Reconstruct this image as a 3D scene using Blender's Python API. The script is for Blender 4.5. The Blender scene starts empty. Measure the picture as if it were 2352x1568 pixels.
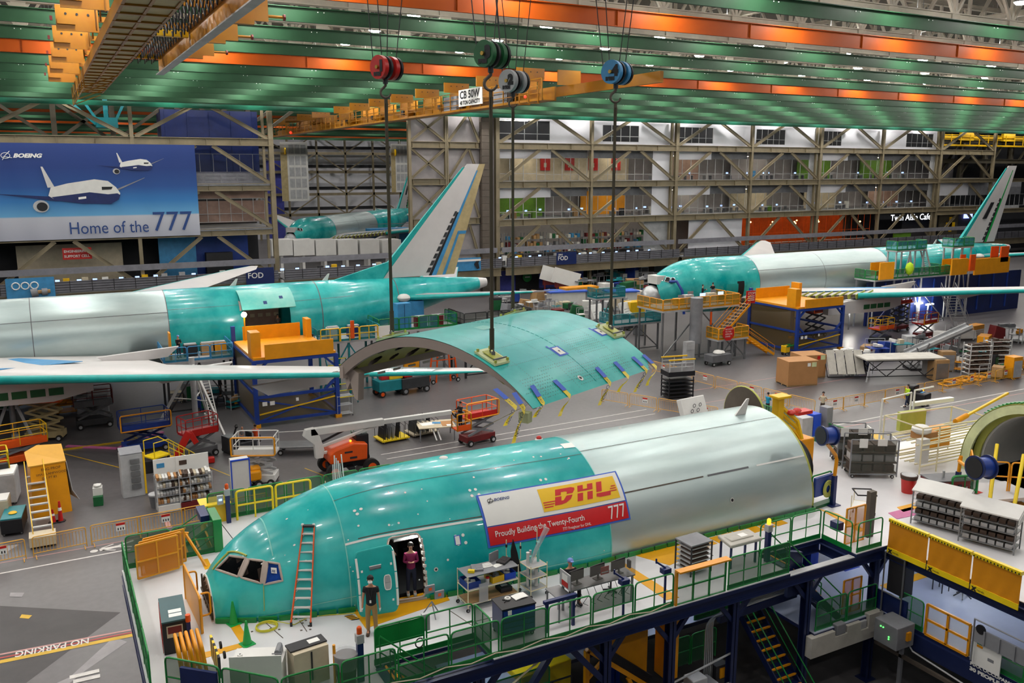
import bpy,bmesh,math,random
from mathutils import Vector,Matrix
from math import pi,sin,cos,radians as rad
S=bpy.context.scene
COL=S.collection
# ---- camera -------------------------------------------------------------
FPX,CX,CY,TH,AZ,CH=2009.0,1176.0,784.0,rad(11.1),rad(28.15),18.6
CF=Vector((sin(AZ)*cos(TH),cos(AZ)*cos(TH),-sin(TH)))
CR=Vector((cos(AZ),-sin(AZ),0));CU=CR.cross(CF)
cd=bpy.data.cameras.new('camera');cd.sensor_width=36;cd.lens=FPX/2352*36;cd.clip_end=900;cd.clip_start=.1
cam=bpy.data.objects.new('camera',cd);COL.objects.link(cam)
cam.matrix_world=Matrix(((CR.x,CU.x,-CF.x,0),(CR.y,CU.y,-CF.y,0),(CR.z,CU.z,-CF.z,CH),(0,0,0,1)))
S.camera=cam
# ---- world, exposure ----------------------------------------------------
w=bpy.data.worlds.new('world');S.world=w;w.use_nodes=True
bg=w.node_tree.nodes['Background'];bg.inputs[0].default_value=(.86,.93,1,1);bg.inputs[1].default_value=.12
S.view_settings.view_transform='Standard';S.view_settings.look='None'
S.view_settings.exposure=0.0;S.view_settings.gamma=1;S.view_settings.use_curve_mapping=False
S.cycles.max_bounces=6;S.cycles.diffuse_bounces=2;S.cycles.glossy_bounces=3;S.cycles.transmission_bounces=4
S.cycles.transparent_max_bounces=12;S.cycles.use_light_tree=True;S.cycles.caustics_reflective=False;S.cycles.caustics_refractive=False
S.cycles.sample_clamp_indirect=4
LAMP=215.0
R=random.Random(7)
# ---- places -------------------------------------------------------------
def ray(u,v):return CF+CR*((u-CX)/FPX)+CU*(-(v-CY)/FPX)
def pz(u,v,z=0.0):
 d=ray(u,v);t=(z-CH)/d.z;return Vector((d.x*t,d.y*t,z))
def py(u,v,y):
 d=ray(u,v);t=y/d.y;return Vector((d.x*t,y,CH+d.z*t))
def pd(u,v,D):
 d=ray(u,v);return Vector((d.x*D,d.y*D,CH+d.z*D))
def V(*a):return Vector(a)
# ---- materials ----------------------------------------------------------
def lin(c):return tuple((x/12.92 if x<=.04045 else((x+.055)/1.055)**2.4)for x in c)
def hx(h):return lin(tuple(int(h[i:i+2],16)/255 for i in(0,2,4)))
MT={}
def mat(n,h,rough=.5,metal=0,var=.12,scale=1.2,h2=None,bump=0,emit=0,spec=.5,stretch=None,alpha=1,coat=0):
 if n in MT:return MT[n]
 m=bpy.data.materials.new(n);m.use_nodes=True;t=m.node_tree;b=t.nodes['Principled BSDF']
 c=hx(h);m.diffuse_color=(*c,1)
 b.inputs['Roughness'].default_value=rough;b.inputs['Metallic'].default_value=metal
 b.inputs['Specular IOR Level'].default_value=spec;b.inputs['Coat Weight'].default_value=coat
 if emit:
  b.inputs['Base Color'].default_value=(*c,1);b.inputs['Emission Color'].default_value=(*c,1);b.inputs['Emission Strength'].default_value=emit
 elif var or h2:
  tc=t.nodes.new('ShaderNodeTexCoord');mp=t.nodes.new('ShaderNodeMapping');nz=t.nodes.new('ShaderNodeTexNoise');cr=t.nodes.new('ShaderNodeValToRGB')
  t.links.new(tc.outputs['Object'],mp.inputs[0]);t.links.new(mp.outputs[0],nz.inputs['Vector'])
  if stretch:mp.inputs['Scale'].default_value=stretch
  nz.inputs['Scale'].default_value=scale;nz.inputs['Detail'].default_value=5;nz.inputs['Roughness'].default_value=.62
  c2=hx(h2)if h2 else tuple(min(1,x*(1+var))for x in c);c1=c if h2 else tuple(x*(1-var)for x in c)
  cr.color_ramp.elements[0].position=.38;cr.color_ramp.elements[1].position=.66
  cr.color_ramp.elements[0].color=(*c1,1);cr.color_ramp.elements[1].color=(*c2,1)
  t.links.new(nz.outputs[0],cr.inputs[0]);t.links.new(cr.outputs[0],b.inputs['Base Color'])
  if bump:
   bp=t.nodes.new('ShaderNodeBump');bp.inputs['Strength'].default_value=bump;bp.inputs['Distance'].default_value=.02
   t.links.new(nz.outputs[0],bp.inputs['Height']);t.links.new(bp.outputs[0],b.inputs['Normal'])
 else:b.inputs['Base Color'].default_value=(*c,1)
 MT[n]=m;return m
def glassy(n,h,tr,rough=.05):
 m=bpy.data.materials.new(n);m.use_nodes=True;t=m.node_tree;t.nodes.clear()
 o=t.nodes.new('ShaderNodeOutputMaterial');mx=t.nodes.new('ShaderNodeMixShader');a=t.nodes.new('ShaderNodeBsdfTransparent');p=t.nodes.new('ShaderNodeBsdfPrincipled')
 p.inputs['Base Color'].default_value=(*hx(h),1);p.inputs['Roughness'].default_value=rough
 mx.inputs[0].default_value=1-tr
 t.links.new(a.outputs[0],mx.inputs[1]);t.links.new(p.outputs[0],mx.inputs[2]);t.links.new(mx.outputs[0],o.inputs[0]);MT[n]=m;return m
glassy('glass','20282c',.86);glassy('dark_glass','10161c',.72,.08);glassy('plastic_sheet','c8ccd0',.62,.15);glassy('screen_mesh','2c6a44',.5,.5)
glassy('grey_mesh','5b6058',.55,.5);glassy('yellow_mesh','a8871c',.45,.5);glassy('teal_mesh','1d7f86',.5,.5);glassy('smoke','8a8580',.5,.2);glassy('orange_mesh','e0850c',.35,.5);glassy('brown_mesh','5a4a26',.3,.5)
for n,h,k in[('teal','00a2a4',dict(rough=.25,h2='46cdc9',scale=.38,coat=.2)),('teal_flat','12a8a4',dict(rough=.42)),('teal_pale','5cc9bf',dict(rough=.35,h2='8fd8cc',scale=.5)),
  ('skin_silver','a9bdbd',dict(rough=.34,metal=.6,h2='c4d3d2',scale=.35,stretch=(.25,1,1))),('silver','b4b8ba',dict(rough=.3,metal=.7)),('steel','84878a',dict(rough=.4,metal=.6)),('dark_steel','45474a',dict(rough=.45,metal=.5)),
  ('white','dcdcd8',dict(rough=.5,var=.04)),('white_gloss','e6e6e2',dict(rough=.22,var=.03)),('plane_white','d2d0cf',dict(rough=.35,var=.04,scale=.5)),('grey_plane','a9a8ab',dict(rough=.4,var=.05)),('cream','c9bda3',dict(rough=.6,var=.1)),
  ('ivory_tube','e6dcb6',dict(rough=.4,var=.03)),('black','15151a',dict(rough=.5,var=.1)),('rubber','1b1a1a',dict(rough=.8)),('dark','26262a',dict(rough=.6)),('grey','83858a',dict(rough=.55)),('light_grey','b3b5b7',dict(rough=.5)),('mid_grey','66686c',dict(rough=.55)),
  ('green_rail','13823a',dict(rough=.35,var=.12)),('green_dark','0c5c30',dict(rough=.5)),('green_beam','1f4029',dict(rough=.5,spec=.25,var=.1,scale=.25,h2='2a5036')),('green_edge','185c46',dict(rough=.4)),('orange_beam','9c4206',dict(rough=.5,h2='a84c06',scale=.3,spec=.2)),
  ('crane_yellow','9a6204',dict(rough=.4,h2='a87208',scale=.4)),('crane_pale','b5a478',dict(rough=.6)),('yellow','edbd14',dict(rough=.38,var=.06)),('safety_yellow','f1d21a',dict(rough=.4,var=.05)),('orange','e8580f',dict(rough=.35,var=.06)),('amber','e89a0c',dict(rough=.4,var=.06)),('barrier','dfa636',dict(rough=.4,var=.05)),
  ('red','c4201a',dict(rough=.35,var=.06)),('dark_red','6d1a1c',dict(rough=.5)),('blue','1c3d92',dict(rough=.38)),('navy','12245c',dict(rough=.4)),('royal','1b4ed0',dict(rough=.5,var=.05)),('tape_blue','3f66cf',dict(rough=.6,var=.04)),('sky_blue','3f8fc4',dict(rough=.45)),('teal_frame','17818a',dict(rough=.4)),
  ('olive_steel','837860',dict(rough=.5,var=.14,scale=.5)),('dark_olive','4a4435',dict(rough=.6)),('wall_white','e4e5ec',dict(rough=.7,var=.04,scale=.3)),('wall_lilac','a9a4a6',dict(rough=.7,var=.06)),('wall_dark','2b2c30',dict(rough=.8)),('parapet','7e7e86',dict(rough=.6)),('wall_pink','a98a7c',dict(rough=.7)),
  ('wood','a9865a',dict(rough=.6,stretch=(1,8,8))),('card','b08050',dict(rough=.8,var=.05)),('plinth','b9b6ad',dict(rough=.6)),('zinc','bcc060',dict(rough=.5,h2='a9b04c')),('zinc_pale','cdd6a4',dict(rough=.5)),('frame_cream','bfb0a6',dict(rough=.5,var=.06)),
  ('skin','c08a6c',dict(rough=.55,var=.03)),('skin_pale','d3a48a',dict(rough=.55,var=.03)),('hair','17110e',dict(rough=.6)),('denim','1b2540',dict(rough=.8)),('khaki','9a7a4c',dict(rough=.8)),('magenta','8a1f55',dict(rough=.8)),('cloth_black','131318',dict(rough=.85)),('cloth_grey','8b8d90',dict(rough=.85)),('hi_vis','b8e01c',dict(rough=.7)),('hi_orange','f0521a',dict(rough=.7)),('cap_blue','7d97d8',dict(rough=.8)),('cyan_cloth','1c9ac0',dict(rough=.8)),('brown_cloth','4a3a30',dict(rough=.8)),('glove','dcdcda',dict(rough=.8)),
  ('dhl_yellow','f4c515',dict(rough=.45,var=.03)),('dhl_red','d01a20',dict(rough=.4,var=.04)),('tape_yellow','e8d01c',dict(rough=.35,var=.03)),('ink','14161c',dict(rough=.6,var=0)),('ink_blue','1c3f7c',dict(rough=.6,var=0)),('paper','eeeeea',dict(rough=.7,var=.02)),('purple_wall','4a4fa8',dict(rough=.6)),('blue_glossy','16439a',dict(rough=.15,var=.3,scale=3,coat=.8)),
  ('cafe_orange','d9621a',dict(rough=.5)),('lime_wall','5c8a1c',dict(rough=.6)),('pit','101014',dict(rough=.9)),('foil','d8dadc',dict(rough=.22,metal=.9,bump=.6,scale=6)),('green_cone','12a04a',dict(rough=.4)),('pink','c86a9c',dict(rough=.5)),('bluish_floor','a3abc0',dict(rough=.4,var=.05,scale=.6)),('orange_curtain','d98e12',dict(rough=.5,bump=.4,scale=1.5,var=.05)),('brass','b99a4a',dict(rough=.35,metal=.7)),('roof_dark','6a6459',dict(rough=.8)),('hose_yellow','d8d23a',dict(rough=.5)),('trunk','5a5148',dict(rough=.7))]:
 mat(n,h,**k)
mat('lamp_glow','fdf8f2',emit=LAMP);mat('office_glow','fff2d8',emit=34);mat('warm_glow','ffb870',emit=9);mat('screen_glow','a8c4ff',emit=1.6);mat('sign_glow','f4f8ff',emit=2.2);mat('work_light','fffaf0',emit=90);mat('door_light','fffaf0',emit=260);mat('tube_light','eef4ff',emit=34);mat('amber_glow','ff9a20',emit=3);mat('red_glow','ff2818',emit=4);mat('green_glow','60ff70',emit=2);mat('violet_glow','8f9cff',emit=3)
# ---- mesh builder -------------------------------------------------------
def rotz(a):return Matrix.Rotation(a,4,'Z')
class M:
 def __init__(s,mt='grey'):s.v=[];s.f=[];s.mi=[];s.ms=[];s.T=None;s.m(mt)
 def m(s,n):
  if n not in s.ms:s.ms.append(n)
  s.c=s.ms.index(n);return s
 def add(s,vs,fs):
  k=len(s.v)
  s.v+=[(s.T@Vector(p))if s.T else Vector(p)for p in vs]
  s.f+=[tuple(i+k for i in f)for f in fs];s.mi+=[s.c]*len(fs);return s
 def box(s,x,y,z,a,b,c,rz=0,rx=0,ry=0):
  """centre x,y and BOTTOM z; sizes a,b,c"""
  T=Matrix.Translation((x,y,z+c/2))@Matrix.Rotation(rz,4,'Z')@Matrix.Rotation(ry,4,'Y')@Matrix.Rotation(rx,4,'X')
  p=[T@Vector((i*a/2,j*b/2,k*c/2))for i in(-1,1)for j in(-1,1)for k in(-1,1)]
  return s.add(p,[(0,1,3,2),(4,6,7,5),(0,4,5,1),(2,3,7,6),(0,2,6,4),(1,5,7,3)])
 def bar(s,p,q,w,h=None,up=(0,0,1)):
  p,q=Vector(p),Vector(q);h=h or w;d=(q-p).normalized();u=Vector(up)
  if abs(d.dot(u))>.98:u=Vector((0,1,0))
  a=d.cross(u).normalized()*w/2;b=a.cross(d).normalized()*h/2
  vs=[e+i*a+j*b for e in(p,q)for i,j in((-1,-1),(1,-1),(1,1),(-1,1))]
  return s.add(vs,[(0,3,2,1),(4,5,6,7),(0,1,5,4),(1,2,6,5),(2,3,7,6),(3,0,4,7)])
 def ibeam(s,p,q,w,h,t=.04):
  p,q=Vector(p),Vector(q);o=Vector((0,0,h/2-t/2))
  if abs((q-p).normalized().z)>.9:
   o=Vector((0,h/2-t/2,0));s.bar(p-o,q-o,w,t,(0,1,0));s.bar(p+o,q+o,w,t,(0,1,0));return s.bar(p,q,t,h,(0,1,0))
  s.bar(p-o,q-o,w,t);s.bar(p+o,q+o,w,t);return s.bar(p,q,t,h)
 def tube(s,pts,r,n=6,closed=False,r2=None):
  pts=[Vector(p)for p in pts];k=len(pts);vs=[];up=None
  for i,p in enumerate(pts):
   a=pts[(i-1)%k]if(closed or i)else p;b=pts[(i+1)%k]if(closed or i<k-1)else p
   d=(b-a).normalized()
   if up is None:up=Vector((0,0,1))if abs(d.z)<.9 else Vector((1,0,0))
   x=d.cross(up).normalized();y=x.cross(d).normalized();up=y
   rr=r if r2 is None else r+(r2-r)*i/(k-1)
   vs+=[p+x*rr*cos(2*pi*j/n)+y*rr*sin(2*pi*j/n)for j in range(n)]
  fs=[(i*n+j,i*n+(j+1)%n,((i+1)%k)*n+(j+1)%n,((i+1)%k)*n+j)for i in range(k if closed else k-1)for j in range(n)]
  if not closed:fs+=[tuple(range(n-1,-1,-1)),tuple((k-1)*n+j for j in range(n))]
  return s.add(vs,fs)
 def cyl(s,p,q,r,n=14,r2=None):
  return s.tube([p,q],r,n,r2=r2)
 def rrail(s,pts,r,n=6,rad_=.12):
  """tube with rounded corners through pts"""
  pts=[Vector(p)for p in pts];o=[pts[0]]
  for i in range(1,len(pts)-1):
   a,b,c=pts[i-1],pts[i],pts[i+1];u=(a-b);v_=(c-b);k=min(rad_,u.length*.45,v_.length*.45)
   A=b+u.normalized()*k;C=b+v_.normalized()*k
   for j in range(4):t=j/3;o.append(A*(1-t)**2+b*2*t*(1-t)+C*t*t)
  o.append(pts[-1]);return s.tube(o,r,n)
 def sph(s,c,r,n=12,sz=1):
  c=Vector(c);k=n//2;vs=[c+Vector((r*sin(pi*i/k)*cos(2*pi*j/n),r*sin(pi*i/k)*sin(2*pi*j/n),r*sz*cos(pi*i/k)))for i in range(k+1)for j in range(n)]
  return s.add(vs,[(i*n+j,(i+1)*n+j,(i+1)*n+(j+1)%n,i*n+(j+1)%n)for i in range(k)for j in range(n)])
 def poly(s,pts,thick=None,dirv=(0,0,1)):
  n=len(pts);pts=[Vector(p)for p in pts]
  if thick is None:return s.add(pts,[tuple(range(n))])
  d=Vector(dirv)*thick
  return s.add(pts+[p+d for p in pts],[tuple(range(n-1,-1,-1)),tuple(range(n,2*n))]+[(i,(i+1)%n,(i+1)%n+n,i+n)for i in range(n)])
 def wheel(s,c,r,w,ax=(1,0,0),hub='grey',tyre='rubber',n=18):
  c=Vector(c);a=Vector(ax).normalized()*w/2;k=s.c
  s.m(tyre);s.tube([c-a,c-a*.9,c+a*.9,c+a],r*.9,n);s.tube([c-a*.8,c+a*.8],r,n)
  s.m(hub);s.cyl(c-a*1.04,c+a*1.04,r*.55,12);s.c=k;return s
def setp(o,label=None,cat=None,group=None,kind=None):
 for k,x in(('label',label),('category',cat),('group',group),('kind',kind)):
  if x:o[k]=x
 return o
def mk(m,name,parent=None,smooth=45,bev=0):
 me=bpy.data.meshes.new(name);me.from_pydata([tuple(p)for p in m.v],[],m.f)
 for n in m.ms:me.materials.append(MT[n])
 me.polygons.foreach_set('material_index',m.mi);me.validate()
 if smooth:
  me.shade_smooth();me.set_sharp_from_angle(angle=rad(smooth))
 o=bpy.data.objects.new(name,me);COL.objects.link(o)
 if parent:o.parent=parent
 if bev:
  b=o.modifiers.new('bevel','BEVEL');b.width=bev;b.segments=2;b.limit_method='ANGLE'
 return o
def T(name,label,cat,loc=(0,0,0),rz=0,group=None):
 o=bpy.data.objects.new(name,None);COL.objects.link(o);o.location=loc;o.rotation_euler=(0,0,rz);o.empty_display_size=.2
 return setp(o,label,cat,group)
def ST(m,name,parent=None,smooth=0):return setp(mk(m,name,parent,smooth),kind='structure')
TN=[0]
def trim(m,smooth=0):
 TN[0]+=1;return ST(m,'trim_%d'%TN[0],None,smooth)
def TH_(m,name,label,cat,group=None,**k):return setp(mk(m,name,None,**k),label,cat,group)
def dup(o,loc=None,rz=None,label=None,group=None,parent=None):
 c=o.copy();COL.objects.link(c)
 if parent:c.parent=parent
 if loc is not None:c.location=loc
 if rz is not None:c.rotation_euler=(0,0,rz)
 if label:c['label']=label
 if group:c['group']=group
 for ch in KIDS(o):dup(ch,parent=c)
 return c
def KIDS(o):return[x for x in COL.objects if x.parent==o]
def tmesh(body,size=1,shear=0,sp=1.0,ext=0,align='LEFT',bold=0):
 cu=bpy.data.curves.new('t','FONT');cu.body=body;cu.size=size;cu.shear=shear;cu.space_character=sp;cu.extrude=ext;cu.align_x=align;cu.offset=bold;cu.resolution_u=3
 o=bpy.data.objects.new('t',cu);COL.objects.link(o);dg=bpy.context.evaluated_depsgraph_get();me=o.evaluated_get(dg).to_mesh()
 vs=[v.co.copy()for v in me.vertices];fs=[tuple(p.vertices)for p in me.polygons]
 o.evaluated_get(dg).to_mesh_clear();bpy.data.objects.remove(o);bpy.data.curves.remove(cu);return vs,fs
def text(m,body,size,org,xd,yd,shear=0,sp=1.0,width=None,align='LEFT',bold=0,lift=.0):
 """lettering on a plane: org + x*xd + y*yd"""
 vs,fs=tmesh(body,size,shear,sp,align=align,bold=bold);xd,yd,org=Vector(xd),Vector(yd),Vector(org)
 k=1
 if width:
  xs=[v.x for v in vs];k=width/(max(xs)-min(xs))
 n=xd.cross(yd).normalized()*lift
 return m.add([org+xd*v.x*k+yd*v.y+n for v in vs],fs)
ORD='first second third fourth fifth sixth seventh eighth ninth tenth eleventh twelfth thirteenth fourteenth fifteenth sixteenth seventeenth eighteenth nineteenth twentieth'.split()
# ======================= BUILDING =======================================
def floor_mat():
 m=bpy.data.materials.new('concrete_floor');m.use_nodes=True;t=m.node_tree;b=t.nodes['Principled BSDF']
 tc=t.nodes.new('ShaderNodeTexCoord');n1=t.nodes.new('ShaderNodeTexNoise');n2=t.nodes.new('ShaderNodeTexNoise');mx=t.nodes.new('ShaderNodeMix');mx.data_type='RGBA';cr=t.nodes.new('ShaderNodeValToRGB')
 n1.inputs['Scale'].default_value=.09;n1.inputs['Detail'].default_value=6;n2.inputs['Scale'].default_value=3;n2.inputs['Detail'].default_value=8
 for n in(n1,n2):t.links.new(tc.outputs['Object'],n.inputs['Vector'])
 cr.color_ramp.elements[0].position=.35;cr.color_ramp.elements[0].color=(*hx('4e4b4d'),1);cr.color_ramp.elements[1].position=.65;cr.color_ramp.elements[1].color=(*hx('5f5c5e'),1)
 t.links.new(n1.outputs[0],cr.inputs[0]);mx.inputs[0].default_value=.05;t.links.new(cr.outputs[0],mx.inputs[6]);t.links.new(n2.outputs[0],mx.inputs[7])
 t.links.new(mx.outputs[2],b.inputs['Base Color']);b.inputs['Roughness'].default_value=.36
 MT['concrete']=m
floor_mat()
mat('asphalt','343133',rough=.5,h2='3d3a3c',scale=.8);mat('floor_pale','8f8c8e',rough=.45);mat('line_white','cfccc8',rough=.5,var=.12,scale=3);mat('line_pink','b98a86',rough=.5,var=.1);mat('line_yellow','c9a21e',rough=.5,var=.1);mat('line_red','a23a34',rough=.5)
m=M('concrete');m.poly([(-140,-40,0),(360,-40,0),(360,300,0),(-140,300,0)]);ST(m,'floor')
def mark(pts,mt,z=.004,label=None,cat='floor marking',name='floor_marking'):
 m=M(mt);m.poly([(p[0],p[1],z)for p in pts]);return TH_(m,name,label,cat,smooth=0)
def line(a,b,w,mt,label,z=.008):
 a,b=Vector(a),Vector(b);n=Vector((-(b-a).y,(b-a).x,0)).normalized()*w/2
 m=M(mt);m.poly([(p.x,p.y,z)for p in(a-n,b-n,b+n,a+n)]);return TH_(m,'painted_line',label,'painted line',smooth=0)
F=lambda u,v:pz(u,v,0)
mark([F(0,1391),F(277,1406),F(60,1568),F(0,1568)],'asphalt',.003,'dark asphalt patch with the upside-down parking words')
mark([F(262,1462),F(292,1474),F(196,1540),F(120,1600),F(60,1600),F(160,1555)],'floor_pale',.006,'pale repaired strip of floor below the yellow stripe')
line(F(0,1503),F(350,1437),.13,'line_pink','faded pink line just above the yellow stripe at lower left',.010)
line(F(0,1511),F(350,1443),.12,'line_red','red line squeezed between pink and yellow stripes',.010)
line(F(0,1520),F(350,1449),.26,'line_yellow','long yellow floor stripe below the dark asphalt patch',.010)
line(F(0,1317),F(300,1261),.12,'line_white','white line along the walkway at far left')
line(F(0,1293),F(330,1234),.08,'line_pink','pink line beside the yellow barriers at far left')
line(F(875,1044),F(1485,940),.10,'line_white','upper white line across the aisle under the hanging door')
line(F(888,1054),F(1505,950),.10,'line_white','lower white line across the aisle under the hanging door')
line(F(1780,1003),F(2420,880),.13,'line_white','white line on the aisle floor beside the black sweeper')
line(F(1890,990),F(2400,893),.10,'line_pink','pink line along the foot of the right-hand barriers')
line(F(1540,905),F(1950,840),.10,'line_pink','thin pink line in front of the cardboard crates')
line(F(1620,925),F(1990,862),.08,'line_pink','thin pink line nearest the checked-shirt man')
line(F(300,1000),F(560,1105),.09,'line_yellow','thin yellow line running under the white scissor lift')
line(F(80,1025),F(300,1080),.09,'line_yellow','thin yellow line beside the grey locker')
line(F(700,1075),F(780,1106),.09,'line_yellow','short yellow line behind the teal nose')
line(F(365,1165),F(390,1212),.25,'line_pink','short wide pink floor bar beside the parts rack')
mark([F(2010,990),F(2120,1003),F(2352,1045),F(2352,1012),F(2150,995)],'asphalt',.004,'dark triangular asphalt patch beyond the pale yellow tubes')
mark([F(1998,996),F(2020,994),F(2046,1026),F(2030,1030)],'line_yellow',.012,'yellow painted bar on the dark triangular patch')
mark([F(2155,1010),F(2230,1000),F(2236,1006),F(2162,1016)],'line_white',.012,'pale arrow painted on the floor at right')
mark([F(50,1411),F(74,1413),F(66,1421),F(45,1419)],'line_yellow',.012,'small yellow rectangle on the dark asphalt')
mark([F(24,1361),F(56,1361),F(50,1371),F(22,1370)],'floor_pale',.012,'small pale steel plate set in the floor')
m=M('line_white')
for a,b in(((160,1556),(228,1540)),((168,1566),(230,1552))):
 a,b=F(*a),F(*b);m.bar(a+V(0,0,.012),b+V(0,0,.012),.25,.01)
TH_(m,'painted_line','pair of short white bars at the bottom edge of the floor','painted line')
o=F(206,1465);e=F(38,1497);xd=(e-o).normalized();yd=V(-xd.y,xd.x,0)
m=M('line_white');text(m,'NO PARKING',.62,(o.x,o.y,.014),xd,yd,width=(e-o).length,bold=.01);TH_(m,'painted_words','white words painted upside down on the dark asphalt','floor lettering')
def pedestrian(o,xd,yd,k,label):
 m=M('line_white');o=Vector(o)
 def q(pts):m.poly([(o+xd*x*k+yd*y*k+V(0,0,.014))for x,y in pts])
 q([(.0+.16*cos(a*pi/6),.16*sin(a*pi/6))for a in range(12)])
 q([(.22,-.14),(.22,.14),(.95,.12),(.95,-.1)]);q([(.3,.1),(.3,.2),(.8,.42),(.84,.34)]);q([(.3,-.1),(.8,-.38),(.84,-.3),(.34,-.02)])
 q([(.95,.12),(1.5,.36),(1.54,.22),(.95,-.02)]);q([(.95,.02),(1.5,-.25),(1.46,-.38),(.95,-.1)]);q([(1.48,.36),(1.56,.2),(1.66,.3),(1.6,.42)])
 TH_(m,'painted_symbol',label,'floor symbol',smooth=0)
xd=(F(280,1253)-F(215,1266)).normalized();pedestrian(F(216,1266),xd,V(-xd.y,xd.x,0),1.15,'white walking figure painted in the walkway at far left')
xd=(F(2096,930)-F(2075,934)).normalized();pedestrian(F(2072,934),xd,V(-xd.y,xd.x,0),.9,'white walking figure painted beside the yellow-vested worker')
xd=(F(1915,975)-F(1885,985)).normalized();pedestrian(F(1884,985),xd,V(-xd.y,xd.x,0),1.,'white walking figure painted near the checked-shirt man')
m=M('floor_pale');m.poly([F(0,1276),F(45,1250),F(0,1254)]);
for p in m.v:p.z=.006
TH_(m,'floor_marking','pale triangular patch beyond the barriers at far left','floor marking',smooth=0)
m=M('roof_dark');m.poly([(-140,-40,36),(-140,300,36),(360,300,36),(360,-40,36)]);ST(m,'ceiling')
XA,XB=-60,300
def runway(y,mt,z=26.6,h=.8,x0=XA,x1=XB,label='',n_bolt=True):
 m=M(mt);m.bar((x0,y,z+h/2),(x1,y,z+h/2),.03,h)
 m.bar((x0,y,z+.03),(x1,y,z+.03),.16,.05);m.bar((x0,y,z+h-.02),(x1,y,z+h-.02),.3,.05)
 b=T('runway_beam',label,'roof beam');mk(m,'girder',b,0)
 if n_bolt:
  k=M('white')
  x=x0+(y*3.7)%5
  while x<min(x1,8+y*1.9):
   for d in(0,.35):k.box(x+d,y-.03,z+h*.72,.05,.04,.05)
   x+=6.1
  mk(k,'bolt_plates',b,0)
 else:
  k=M('orange_beam');x=x0
  while x<x1:k.bar((x,y-.06,z+.05),(x,y-.06,z+h-.05),.03,.08);x+=10.0
  mk(k,'stiffener',b,0)
 return b
gn=['next after the nearer orange beam, counting away from the camera']
Ys=[(36,0),(43.4,1),(50.4,0),(57.6,0),(64.8,0),(72.2,1),(79.2,0),(86.4,0),(93.6,0),(100.8,0),(108,0),(114.6,0)]
gl=0
for y,o in Ys:
 if o:runway(y,'orange_beam',h=.95,label='orange steel crane beam, the %s one'%('nearer, thicker looking' if y<50 else 'farther, thinner looking'),n_bolt=False)
 else:
  gl+=1;runway(y,'green_beam',label='green steel crane beam under the roof, %s row counting from the top right corner'%ORD[gl-1]if y>40 else 'green steel crane beam at the top right corner above the orange one')
m=M('green_edge');m.bar((XA,117.1,26.35),(XB,117.1,26.35),.3,.55);trim(m)
for y,o in((125,0),(133,0),(140,1),(148,0),(156,0),(164,0),(172,1),(181,0),(190,0),(199,0),(208,0),(217,1),(226,0),(236,0)):
 m=M('orange_beam' if o else 'green_beam');m.bar((-60,y,26.9),(200,y,26.9),.3,1.0)
 TH_(m,'runway_beam',('orange' if o else 'green')+' roof beam in the farther bay beyond the opening, row %d'%int((y-117)/8+1),'roof beam','far bay roof beams',smooth=0)
mat('truss_cream','e6decd',rough=.6,var=.12,scale=.5)
for i,y in enumerate((29,39.5,47,54,61,68.5,75.5,90,105)):
 m=M('truss_cream');zb=28.4
 m.ibeam((XA,y,zb),(XB,y,zb),.5,.45,.06);m.ibeam((XA,y,33),(XB,y,33),.35,.4,.05)
 x=XA
 while x<min(XB,10+1.9*y):
  m.bar((x,y,zb),(x+3,y,33),.18,.18);m.bar((x+3,y,33),(x+6,y,zb),.18,.18);m.bar((x,y,zb),(x,y,33),.22,.22);m.bar((x-.4,y-.1,zb-.2),(x+.4,y-.1,zb-.2),.1,.9);x+=6
 trim(m)
for i,x in enumerate(range(-24,181,17)):
 m=M('truss_cream');y0=max(14,x/1.9-6)
 m.ibeam((x,y0,29.2),(x,117,29.2),.4,.4,.05);m.ibeam((x,y0,34.5),(x,117,34.5),.4,.4,.05);y=y0
 while y<115:
  m.bar((x,y,29.2),(x,y+3.6,34.5),.2,.2);m.bar((x,y+3.6,34.5),(x,y+7.2,29.2),.2,.2);y+=7.2
 trim(m)
m=M('truss_cream')
for i,y in enumerate((33,50.5,64.6,82,99)):
 m=M('silver');m.tube([(XA,y,30.3),(286,y,30.3)],.32,8);TH_(m,'duct','round silver air duct running under the roof, %s from the camera'%ORD[i],'duct')
lm=M('light_grey');lm.tube([(0,0,.5),(0,0,.42),(0,0,.12),(0,0,0)],.12,14);lm.v=[];lm.f=[];lm.mi=[]
pr=[(.12,.55),(.16,.35),(.34,.12),(.46,0)]
lm.add([(r_*cos(a*pi/8),r_*sin(a*pi/8),z_)for r_,z_ in pr for a in range(16)],[(i*16+j,i*16+(j+1)%16,(i+1)*16+(j+1)%16,(i+1)*16+j)for i in range(3)for j in range(16)])
lm.cyl((0,0,.5),(0,0,7.5),.025,5)
L0=TH_(lm,'high_bay_lamp','round high-bay lamp hanging among the roof beams','lamp','high-bay lamps under the roof')
g=M('lamp_glow');g.add([(.34*cos(a*pi/8),.34*sin(a*pi/8),-.12)for a in range(16)]+[(.45*cos(a*pi/8),.45*sin(a*pi/8),0)for a in range(16)],[tuple(range(15,-1,-1))]+[(i,(i+1)%16,(i+1)%16+16,i+16)for i in range(16)]);mk(g,'lamp_glass',L0,0)
first=True;rn=0
for y in(18,27,34.5,41.7,48.8,56,63.2,70.6,77.6,84.8,92,99.2,106.4,112.4,116.2):
 x=-34.0+((y*1.37)%10);rn+=1
 while x<26+1.55*y:
  if x>-34+y*.1:
   z=28.5
   lab='round high-bay lamp hanging among the roof beams'
   if first:L0.location=(x,y,z);first=False
   else:dup(L0,(x,y,z),label=lab)
  x+=10
for y in(-8,5):
 for x in range(-25,60,12):dup(L0,(x,y,29.3))
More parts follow.
